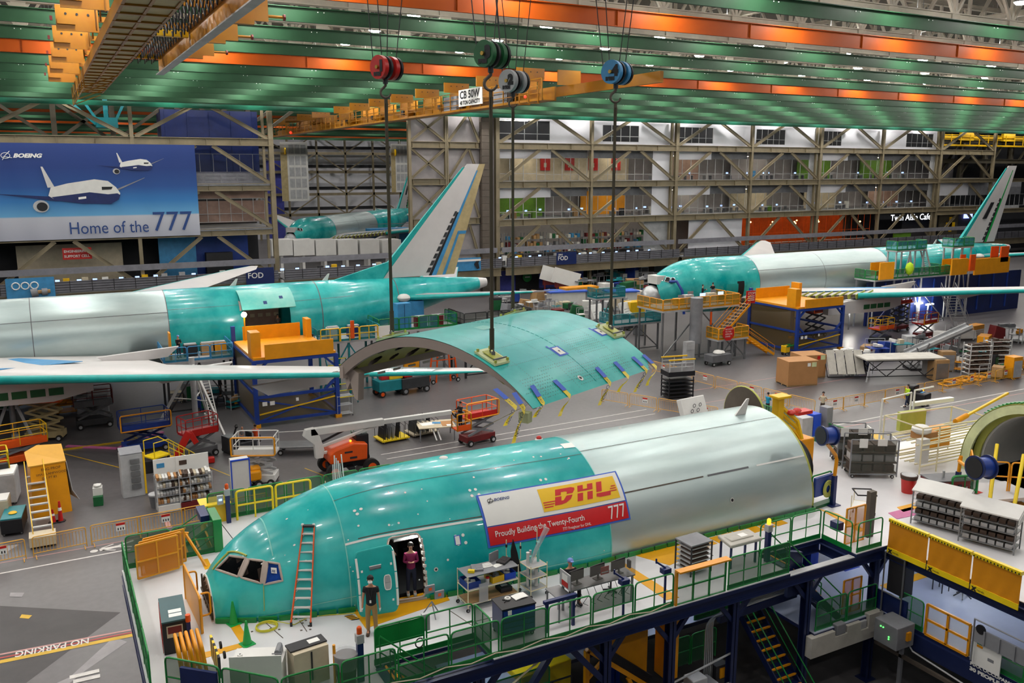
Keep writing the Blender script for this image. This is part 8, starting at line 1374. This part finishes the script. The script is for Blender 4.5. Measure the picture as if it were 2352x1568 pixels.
t=T('blue_control_box','grey and blue control boxes on the green railing behind the barrel','control box',(32.2,29.3,DZ));P_(t,'box','light_grey',lambda m:m.box(-.5,0,.5,.7,.5,1.0),0,.02);P_(t,'blue_face','royal',lambda m:m.box(.15,0,.5,.5,.5,1.1),0,.02);P_(t,'side_unit','grey',lambda m:m.box(.75,-.2,.3,.4,.5,1.6),0,.02)
def blower(label,foot,hd_,dv,k=1.0):
 t=T('ventilation_blower',label,'blower',foot);f=Vector(foot);h_=Vector(hd_)-f;d=Vector(dv).normalized();P_(t,'stand','navy',lambda m:(m.box(0,0,0,.5,.4,.04),m.bar((0,0,0),(0,0,1.25),.16)),0);P_(t,'arm','amber',lambda m:m.tube([V(0,0,1.2),V(.05,0,1.9),V(0,.02,h_.z*.65),h_-V(0,0,.5*k)],.07,10))
 P_(t,'drum','blue',lambda m:m.tube([h_-d*.42*k,h_-d*.30*k,h_,h_+d*.30*k,h_+d*.42*k],.5*k,24));P_(t,'flange','navy',lambda m:[m.tube([h_+d*s_,h_+d*(s_+.06)],.62*k,24)for s_ in(-.45*k,.39*k)]);P_(t,'intake','black',lambda m:m.tube([h_-d*.48*k,h_-d*.46*k],.52*k,24))
blower('blue ventilation blower on a yellow arm beside the barrel end',QD(1912,1160),pd(1900,1000,33.5),CR*.9+CF*.3,.62);blower('blue ventilation blower on a yellow arm left of the green ring',QD(2195,1150),pd(2254,1073,31.8),CR*.9+CF*.3,.72)
t=T('hose_stand','blue framed stand with brown hose reel below the first blower','stand',QD(1888,1160),.1);P_(t,'frame','green_rail',lambda m:m.rrail([(-.6,.1,0),(-.6,.1,1.3),(.6,.1,1.3),(.6,.1,0)],.035,6,.12));P_(t,'blue_panel','blue',lambda m:m.box(0,0,.45,1.15,.12,.8),0,.02);P_(t,'hose_reel','zinc',lambda m:[m.tube([(.15+r_*cos(a),-.12,.7+r_*1.2*sin(a))for a in[k*pi/10 for k in range(20)]],.035,6,True)for r_ in(.16,.22,.28)]);P_(t,'foot_board','green_dark',lambda m:m.box(0,0,0,1.3,.3,.12),0)
t=T('traffic_cone','orange-red traffic cone at the foot of the blue stand','cone',QD(1852,1168));P_(t,'cone_base','white',lambda m:m.box(0,0,0,.34,.34,.03),0);P_(t,'cone_body','red',lambda m:m.cyl((0,0,.03),(0,0,.38),.13,12,r2=.05))
for i,(u,v,w_)in enumerate(((1995,1090,2.0),(1952,1062,1.5))):t=T('wire_cage_trolley','tall grey wire cage trolley packed with wrapped parts, %s'%['nearer one','farther one'][i],'trolley',QD(u,v),-.55);P_(t,'frame','grey',lambda m:([m.bar((x,y,.1),(x,y,1.75),.05)for x in(-w_/2,w_/2)for y in(-.5,.5)],[m.bar((-w_/2,y,z),(w_/2,y,z),.04)for y in(-.5,.5)for z in(.2,1.75)]),0);P_(t,'mesh_side','grey_mesh',lambda m:m.poly([(-w_/2,-.5,.2),(w_/2,-.5,.2),(w_/2,-.5,1.75),(-w_/2,-.5,1.75)]),0);[P_(t,'shelf','trunk',lambda m:(m.box(0,0,.25+k*.45,w_,1.0,.04),m.m('light_grey' if k%2 else 'brown_cloth'),[m.box(-w_*.36+j*w_*.24,-.05,.3+k*.45,w_*.2,.7,.3)for j in range(4)]),0)for k in range(3)];P_(t,'paper_label','paper',lambda m:(m.box(-.5,-.53,1.4,.35,.02,.4),m.box(.3,-.53,1.5,.4,.02,.3),m.box(w_/2+.03,.1,.9,.05,.5,.8)),0);wheels(t,w_*.85,.85,.08)
t=T('trash_can','red round bin with dark bag rim on the white deck','bin',QD(2085,1130));P_(t,'bin_body','red',lambda m:m.cyl((0,0,0),(0,0,.72),.25,20,r2=.32));P_(t,'bag_rim','brown_cloth',lambda m:m.cyl((0,0,.6),(0,0,.76),.325,20,r2=.35));P_(t,'liner','light_grey',lambda m:m.cyl((0,0,.76),(0,0,.775),.3,20))
t=T('pipe_rack','large ivory tube rack with many long tubes on the white deck','rack',QD(2180,1075)+V(.2,1.0,0),-.1)
for x,y in((-2,-1.1),(-2,1.1),(2.2,-1.1),(2.2,1.1),(-1.0,-1.1)):P_(t,'post','ivory_tube',lambda m:m.tube([(x,y,0),(x,y,2.1)],.035,6))
for k in range(16):P_(t,'long_tube','ivory_tube',lambda m:m.tube([(-2,-1.1+.28*(k%8),.35+.9*(k//8)+.03*(k%3)),(2.4,-1.0+.27*(k%8),.45+.95*(k//8))],.035,6))
P_(t,'top_frame','ivory_tube',lambda m:(m.tube([(-2,-1.1,2.1),(2.2,-1.1,2.1),(2.2,1.1,2.1),(-2,1.1,2.1)],.035,6,True),m.tube([(-2,-1.1,1.1),(2.2,-1.1,1.1)],.03,6)));P_(t,'wrapped_load','white',lambda m:(m.sph((-1.2,-.3,1.75),.45,10,.5),m.box(-1.6,-.8,.4,.5,.3,1.1),m.m('card').box(-.9,-.2,1.3,1.0,.6,.3),m.m('amber').box(.6,.6,.5,1.6,.5,.9),m.m('zinc').box(-.1,1.3,1.2,1.6,.2,.9)));P_(t,'white_frame','white_gloss',lambda m:(m.tube([(-1.9,1.4,0),(-1.9,1.4,2.8),(.3,1.8,2.8),(.3,1.8,1.6)],.05,6),m.tube([(.5,1.8,1.6),(.5,1.8,2.9),(1.9,2.0,2.9)],.05,6),m.box(1.8,1.9,2.1,2.6,.25,.18)));P_(t,'yellow_pole','yellow',lambda m:m.tube([(.5,-.6,2.0),(5.5,.8,2.5)],.07,8));P_(t,'yellow_sleeve','amber',lambda m:m.tube([(.5,-.6,2.0),(1.5,-.32,2.1)],.13,8))
t=T('tool_chest','dark maroon tool chest with grey top near the second blower','tool chest',QD(2165,1160)+V(.3,.2,0),-.35);P_(t,'chest_body','dark_red',lambda m:m.box(0,0,.08,1.6,.9,.95),0,.02);P_(t,'chest_top','mid_grey',lambda m:m.box(0,0,1.03,1.62,.92,.05),0,.01);P_(t,'spray_can','light_grey',lambda m:m.cyl((-.1,0,1.08),(-.1,0,1.35),.05,10));wheels(t,1.3,.7,.06);P_(t,'handle','grey',lambda m:m.box(-.3,-.47,.85,.25,.04,.12),0)
rail('short green hooped railing beside the second blower',[(31.0,20.9),(32.1,20.5)],mesh='f',bay=1.3,toe=False,r=.05,h=1.25);m=M('dark');m.box(31.7,20.9,DZ,.9,.35,.9);m.m('light_grey');[m.cyl((31.4+k*.25,20.7,DZ+.5),(31.4+k*.25,20.7,DZ+.8),.07,8)for k in range(3)];TH_(m,'pump_unit','dark pump unit inside the short green railing','pump')
for i,(p,rz)in enumerate(((QD(2150,1215)+V(.3,.1,0),-1.25),(QD(2260,1258)+V(.4,.1,0),-1.25))):
 t=T('covered_shelving','wire shelving with white sloping top behind the orange curtains, %s'%['left one','right one'][i],'shelving',p,rz);P_(t,'white_top','white',lambda m:m.poly([(-.95,-.42,1.3),(.95,-.42,1.3),(.95,.42,1.55),(-.95,.42,1.55)],.05),0);P_(t,'side_board','white',lambda m:m.poly([(.95,-.42,1.3),(.95,.42,1.55),(.95,.42,1.15),(.95,-.42,1.15)],.03,(1,0,0)),0);[P_(t,'post','steel',lambda m:m.bar((x,y,0),(x,y,1.35),.04),0)for x in(-.9,.9)for y in(-.38,.38)];[P_(t,'shelf','steel',lambda m:(m.box(0,0,.15+k*.28,1.8,.78,.02),m.m('brown_cloth' if k%2 else 'light_grey'),[m.box(-.7+j*.28,-.05,.17+k*.28,.22,.5,.15)for j in range(6)]),0)for k in range(4)]
frame_cart('small clear-topped stand with black rim behind the orange gate',QD(1998,1205)+V(.3,.6,0),.6,.9,.8,(.5,),1.0,'ivory_tube','paper','display_stand','stand');m=M('dark');p=QD(1998,1205)+V(.3,.6,0);m.tube([p+V(.5*cos(a),.5*sin(a),1.05)for a in(0.2,1.77,3.34,4.91)],.03,5,True);TH_(m,'square_hoop','square black hoop on the clear-topped stand','hoop',smooth=0)
m=M('trunk');m.box(25.75,20.4,DZ,.3,.18,1.75);TH_(m,'grey_post','short thick grey post at the left end of the curtains','post',smooth=0)
t=T('fuselage_ring','green primed fuselage frame ring with white insulation at the right edge','aircraft section',(35.6,20.6,5.9),0);RR=3.1
def ringm(m,r0,r1,x0,x1,a0=-.5,a1=pi+.5,n=48):
 vs=[]
 for j in range(n+1):a=a0+(a1-a0)*j/n;vs+=[(x,-r_*cos(a),r_*sin(a))for x,r_ in((x0,r0),(x1,r0),(x1,r1),(x0,r1))]
 m.add(vs,[(4*j+i,4*j+(i+1)%4,4*j+4+(i+1)%4,4*j+4+i)for j in range(n)for i in range(4)]+[(3,2,1,0),(4*n,4*n+1,4*n+2,4*n+3)])
P_(t,'frame_ring','zinc_pale',lambda m:ringm(m,3.1,2.7,0,.12));P_(t,'outer_skin','zinc',lambda m:ringm(m,3.12,3.08,0,7));P_(t,'inner_frame','zinc',lambda m:ringm(m,2.85,2.55,.5,.6));P_(t,'insulation','white',lambda m:ringm(m,2.6,2.5,.7,7))
P_(t,'green_teeth','green_rail',lambda m:[m.box(.2,-3.14*cos(a),3.14*sin(a),.3,.12,.05)for a in[k*.06 for k in range(40)]],0);P_(t,'cabin_deck','trunk',lambda m:m.box(3.5,0,-.6,7,5.4,.1),0);P_(t,'round_port','trunk',lambda m:m.cyl((.4,-1.2,.2),(.5,-1.2,.2),.5,18))
t=stairs('grey access stair with bright yellow handrails at the right edge',(30.4,16.4,DZ),(33.6,18.6,7.2),1.6,(-.55,.8,0),'light_grey','steel',7,False)
for i,(a,b)in enumerate((((29.9,18.6,5.7),(32.1,19.9,8.1)),((30.2,17.9,5.6),(32.4,19.0,7.9)),((30.6,15.2,5.8),(33.8,17.4,8.2)),((31.0,14.8,5.7),(34.1,17,8)))):m=M('safety_yellow');m.tube([a,b],.07,8);TH_(m,'handrail_tube','thick bright yellow handrail at the right edge, %s from the left'%ORD[i],'handrail')
m=M('deck_white');m.box(33.0,20.4,DZ+.35,2.6,1.8,.12,rz=-.3);m.m('amber').box(32.4,19.6,DZ+.02,2.6,1.4,.06,rz=-.4);m.m('red').box(32.2,20.6,DZ+.48,.4,.3,.01);TH_(m,'ramp_plate','white and amber ramp plates in front of the green ring','ramp',smooth=0)
rail('amber tube rail round the green ring platform',[(33.6,21.9),(32.3,20.9),(34.5,19.2)],z=DZ+.5,mt='amber',toe=False,r=.035,h=1.2)
for i,(u,v)in enumerate(((2160,1355),(2210,1370))):t=T('swivel_stool','grey stool on the lower deck under the curtains, %s'%['square one with four legs','round one on five feet'][i],'stool',pz(u,v,LZ));P_(t,'seat','trunk' if i==0 else 'black',lambda m:(m.box(0,0,.6,.5,.5,.05)if i==0 else m.cyl((0,0,.6),(0,0,.66),.22,14)));P_(t,'legs','dark_steel',lambda m:([m.bar((x,y,0),(x,y,.6),.03)for x in(-.2,.2)for y in(-.2,.2)]if i==0 else[m.bar((0,0,.25),(.32*cos(a),.32*sin(a),.02),.035)for a in[k*1.257 for k in range(5)]]+[m.bar((0,0,.2),(0,0,.6),.05)]))
m=M('paper');m.box(25.62,15.45,2.75,.03,.95,1.1);m.m('green_rail').box(25.6,15.7,3.5,.01,.2,.1);m.m('amber').box(25.6,15.7,3.4,.01,.2,.08);m.m('grey').box(25.6,15.3,3.1,.01,.2,.1);TH_(m,'notice_board','white notice board on the lower deck railing','notice board',smooth=0)
m=M('paper');text(m,'30 PEOPLE B-DECK',.17,(25.66,16.0,2.45),(0,-1,0),(0,0,1),width=1.9,bold=.01);text(m,'MAX OCCUPANCY',.15,(25.66,16.0,2.64),(0,-1,0),(0,0,1),width=1.6,bold=.008);TH_(m,'deck_lettering','white occupancy lettering on the navy girder at bottom right','lettering',smooth=0)
m=M('grey');m.tube([(25.5,15.9,2.9),(25.5,15.9,4.35),(25.5,14.1,4.35),(25.5,14.1,2.9)],.035,6);m.box(25.5,15.0,3.6,.06,1.7,.5);[m.box(25.45,14.5+k*.5,3.6,.04,.05,.5)for k in range(3)];m.m('black').cyl((25.45,15.65,4.1),(25.5,15.65,4.1),.16,14);TH_(m,'tube_stand','grey tube frame with panels above the white notice board','frame')
t=frame_cart('ivory tube cart with papers below the navy stairs',(20.6,17.3,0),.3,1.3,.8,(.4,.9),1.3,'ivory_tube','white');m=M('dark');m.box(20.65,17.3,.93,.5,.4,.04,rz=.4);TH_(m,'clipboard','black clipboard on the ivory cart below the stairs','clipboard',smooth=0)
# ======================= PEOPLE =========================================
def skinmesh(name,chains,mt,parent=None,sub=2):
 """chains of (point, radius); first chain holds the root; later chains start at an index given as int"""
 vs,es,rs=[],[],[]
 for ch in chains:
  prev=None
  for it in ch:
   if isinstance(it,int):prev=it;continue
   vs.append(it[0]);rs.append(it[1]);i=len(vs)-1
   if prev is not None:es.append((prev,i))
   prev=i
 me=bpy.data.meshes.new(name);me.from_pydata([tuple(v)for v in vs],es,[]);o=bpy.data.objects.new(name,me);COL.objects.link(o);me.materials.append(MT[mt])
 sk=o.modifiers.new('skin','SKIN');sk.use_smooth_shade=True;sl=me.skin_vertices[0].data
 for i,r in enumerate(rs):sl[i].radius=r if isinstance(r,tuple)else(r,r)
 sl[0].use_root=True;sb=o.modifiers.new('subdivision','SUBSURF');sb.levels=sub;sb.render_levels=sub
 if parent:o.parent=parent
 return o
def person(label,loc,rz,h=1.75,top='cloth_black',legs='denim',shoes='dark',skin='skin',hair='hair',pose='stand',arms=None,sleeve='long',vest=None,cap=None,beard=None,long_hair=False,detail=True,glove=None,tilt=0.0,badge=False):
 k=h/1.75;t=T('person',label,'person',loc,rz);t.scale=(k,k,k);sit=pose=='sit';hz=.50 if sit else .93;lean=V(0,-.12,0)if pose=='lean' else V(0,0,0);W=pose=='walk'
 hip=V(0,0,hz);ch=hip+V(0,0,.38)+lean;nk=hip+V(0,0,.56)+lean*1.2;hd=nk+V(0,-.02-.03*tilt,.16)
 arms=arms or(((.24,-.02,-.30),(.27,-.08,-.55)),)*2
 lg=[]
 for i,s_ in enumerate((-1,1)):
  st=(.28 if i else-.24)if W else 0
  if sit:kn,an=V(s_*.12,-.42,hz),V(s_*.12,-.42,.08)
  else:kn,an=V(s_*.105,-.03+st*-.5,.49),V(s_*.11,.02-st,.08 if not(W and i==0)else .12)
  lg.append((V(s_*.09,0,hz-.04),kn,an))
 ar=[]
 for s_,a in zip((-1,1),arms):ar.append((V(s_*.17,0,0)+ch+V(0,0,.1),ch+V(s_*a[0][0],a[0][1],a[0][2]+.1),ch+V(s_*a[1][0],a[1][1],a[1][2]+.1)))
 C0=[(hip,(.10,.08)),(hip+V(0,0,.18)+lean*.4,(.09,.065)),(ch,(.11,.075)),(ch+V(0,0,.1),(.10,.07)),(nk,.055),(hd-V(0,0,.04),.06),(hd+V(0,0,.05),(.075,.09)),(hd+V(0,.01,.12),.055)]
 CH=[C0]
 for hp,kn,an in lg:CH.append([0,(hp,.07),(kn,.05),(an,.042),(an+V(0,-.10,-.03),.032)])
 for sh,el,wr in ar:CH.append([3,(sh,.05),(el,.038),(wr,.028),(wr+(wr-el).normalized()*.06,(.034,.018))])
 skinmesh('body',CH,skin,t)
 f=hd+V(0,-.085,.03);m=M(skin);m.poly([f+V(-.012,0,-.03),f+V(.012,0,-.03),f+V(0,-.026,-.035),f+V(0,-.004,.02)],.004,(0,1,0));[m.sph(hd+V(s_*.078,.0,.02),.02,6,1.4)for s_ in(-1,1)];m.m('paper');[m.sph(f+V(s_*.028,.006,.015),.012,6)for s_ in(-1,1)];m.m('ink');[m.sph(f+V(s_*.028,-.004,.015),.006,6)for s_ in(-1,1)];m.m('dark_red').box(f.x,f.y+.004,f.z-.055,.04,.01,.008);mk(m,'face',t)
 if detail:
  for(sh,el,wr),s_ in zip(ar,(-1,1)):
   d=(wr-el).normalized();base=wr+d*.05;side=V(0,1,0)if abs(d.y)<.7 else V(1,0,0);g=glove or skin
   cc=[[(base,(.036,.018)),(base+d*.045,(.036,.016))]]
   for j in range(4):q=base+d*.05+side*(.024-j*.016);L_=(.03,.036,.034,.026)[j];cc.append([1,(q,.0095),(q+d*L_,.009),(q+d*(L_*1.7)+V(-s_*.016,0,0),.0075)])
   cc.append([0,(base+side*.04+d*.01,.011),(base+side*.05+d*.045,.009)]);skinmesh('hand',cc,g,t,1)
 S0=[(hip-V(0,0,.08),(.16,.13)),(hip+V(0,0,.08)+lean*.2,(.155,.125)),(hip+V(0,0,.22)+lean*.5,(.155,.12)),(ch,(.175,.125)),(ch+V(0,0,.1),(.15,.11)),(nk-V(0,0,.05),.07)];SC=[S0]
 for sh,el,wr in ar:SC.append([4,(sh,.062),((sh+el)/2,.06)]+([(el,.05),(wr-(wr-el)*.08,.04)]if sleeve=='long' else[]))
 skinmesh('shirt',SC,top,t)
 TC=[[(hip+V(0,0,.06),(.15,.12)),(hip-V(0,0,.05),(.15,.12))]]
 for hp,kn,an in lg:TC.append([1,(hp-V(0,0,.05)if not sit else hp+V(0,-.1,0),.092),(kn,.07),(an+V(0,0,.03),.062)])
 skinmesh('trousers',TC,legs,t)
 for hp,kn,an in lg:m=M(shoes);p=an;m.poly([p+V(-.045,.07,-.08),p+V(.045,.07,-.08),p+V(.05,-.16,-.08),p+V(0,-.2,-.08),p+V(-.05,-.16,-.08)],.07);m.box(p.x,p.y+.02,p.z-.03,.08,.12,.06);mk(m,'shoe',t,0,.015)
 if cap:m=M(cap);m.sph(hd+V(0,.005,.075),.1,12,.75);m.poly([hd+V(-.06,-.09,.085),hd+V(.06,-.09,.085),hd+V(.04,-.17,.075),hd+V(-.04,-.17,.075)],.012);mk(m,'cap',t)
 elif hair:
  m=M(hair);m.sph(hd+V(0,.025,.065),.098,12,.95)
  if long_hair:m.sph(hd+V(0,.08,-.02),.06,8,1.6)
  mk(m,'hair',t)
 if vest:v_=skinmesh('vest',[[(hip+V(0,0,.02),(.155,.125)),(hip+V(0,0,.2),(.15,.12)),(ch,(.175,.13)),(ch+V(0,0,.1),(.15,.11))]],vest,t)
 if beard:m=M(beard);m.sph(hd+V(0,-.05,-.02),.07,8,.8);mk(m,'face_mask',t)
 if badge:m=M('dark');m.tube([ch+V(-.06,-.1,.14),ch+V(0,-.15,-.2)],.006,4);m.tube([ch+V(.06,-.1,.14),ch+V(0,-.15,-.2)],.006,4);m.m('paper').box(ch.x,ch.y-.155,ch.z-.28,.05,.01,.08);mk(m,'lanyard',t)
 return t
HANG=((.22,.0,-.28),(.24,-.05,-.52));FWD=((.2,-.1,-.25),(.1,-.3,-.2));CLASP=((.22,-.02,-.26),(.06,-.22,-.20));OUT=((.3,.02,-.24),(.16,-.04,-.30));PUSH=((.2,-.12,-.22),(.15,-.38,-.12))
face=lambda p:math.atan2(p.x,-p.y)*0+math.atan2(-p.x,p.y)
q=pz(855,1456,DZ);person('person in black T-shirt and khaki trousers standing before the open crew door',q,-.45,1.80,'cloth_black','khaki','brown_cloth','skin','hair',arms=(HANG,HANG),sleeve='short',beard='white',glove='glove',tilt=1,badge=True)
q=sf(*hit(955,1372),-.35)+ORIGIN;person('person with dark hair in a magenta and black top standing in the crew doorway',(q.x,q.y,DZ+.07),-.3,1.70,'magenta','denim','white','skin_pale','hair',arms=(CLASP,CLASP),long_hair=True)
person('person in pale blue cap and black shirt seated behind the computer table',(13.55,21.5,DZ+.02),-.1,1.75,'cloth_black','cloth_black','dark','skin',None,'sit',(PUSH,PUSH),'short',cap='cap_blue')
person('person in black shirt standing in the orange boom basket',BASKET+V(-.05,.05,.08),-1.3,1.78,'cloth_black','cloth_black',arms=(PUSH,PUSH),sleeve='long',detail=False)
person('person in checked shirt with hands on hips beside the right barriers',FL(1888,952),-.9,1.8,'cream','brown_cloth','dark',arms=(OUT,OUT),sleeve='short',detail=False);person('person in lime high-visibility shirt walking along the right barriers',FL(2082,933),-1.7,1.78,'hi_vis','denim','dark',pose='walk',arms=(HANG,FWD),detail=False)
person('person in bright blue shirt standing behind the green back right railing',FL(1762,952),1.8,1.75,'cyan_cloth','dark',arms=(FWD,FWD),detail=False);p=FL(548,1035)
person('person in grey T-shirt driving the dark ride-on tug',p+V(.35,.1,.25),-1.2,1.8,'cloth_grey','cloth_black',pose='sit',arms=(PUSH,PUSH),sleeve='short',hair=None,detail=False);person('person in orange vest crouched on the back of the tug',p+V(1.25,.3,.25),2.6,1.75,'hi_orange','denim',pose='sit',arms=(FWD,FWD),vest='hi_orange',detail=False)
for(u,v,a,lb)in((463,935,.5,'left of the pair'),(480,945,-.3,'right of the pair')):person('dark-clothed person standing in the shade behind the white tripod jack, %s'%lb,FL(u,v),a,1.8,'cloth_black','cloth_black',arms=(FWD,FWD),detail=False)
person('dark-clothed person standing on a step in the shade near the left dock',FL(508,935)+V(0,0,.9),1,1.75,'cloth_black','cloth_black',detail=False);m=M('dark');c=FL(508,935);[m.bar(c+V(a,b,0),c+V(a*.5,b*.3,.88),.05)for a in(-.4,.4)for b in(-.3,.3)];m.box(c.x,c.y,.84,.5,.4,.05);TH_(m,'step_stool','dark step stool under the standing person in the shade','stool',smooth=0)
person('person in dark clothes on the pale platform at the left of the teal fuselage',(8.6,71.2,4.2),.4,1.75,'cloth_black','denim',arms=(FWD,FWD),cap='cap_blue',detail=False);person('person standing inside the raised cargo door opening',(17.3,75.2,4.6),-.2,1.75,'brown_cloth','cloth_black',arms=(CLASP,CLASP),detail=False);person('person working low at the edge of the amber dock deck',(18.9,71.6,4.6),.6,1.75,'dark_red','dark',pose='sit',detail=False)
person('person in dark clothes with lime collar on the right nose platform',(60.2,70.4,5.1),.8,1.75,'cloth_black','denim',arms=(PUSH,PUSH),detail=False);person('person in black working beside the screens on the right nose platform',(62.0,70.9,5.1),2.7,1.8,'cloth_black','cloth_black',arms=(PUSH,PUSH),detail=False)
person('person in white shirt walking among the equipment near the blue wall',FL(1335,690),.4,1.8,'white','dark',pose='walk',detail=False)
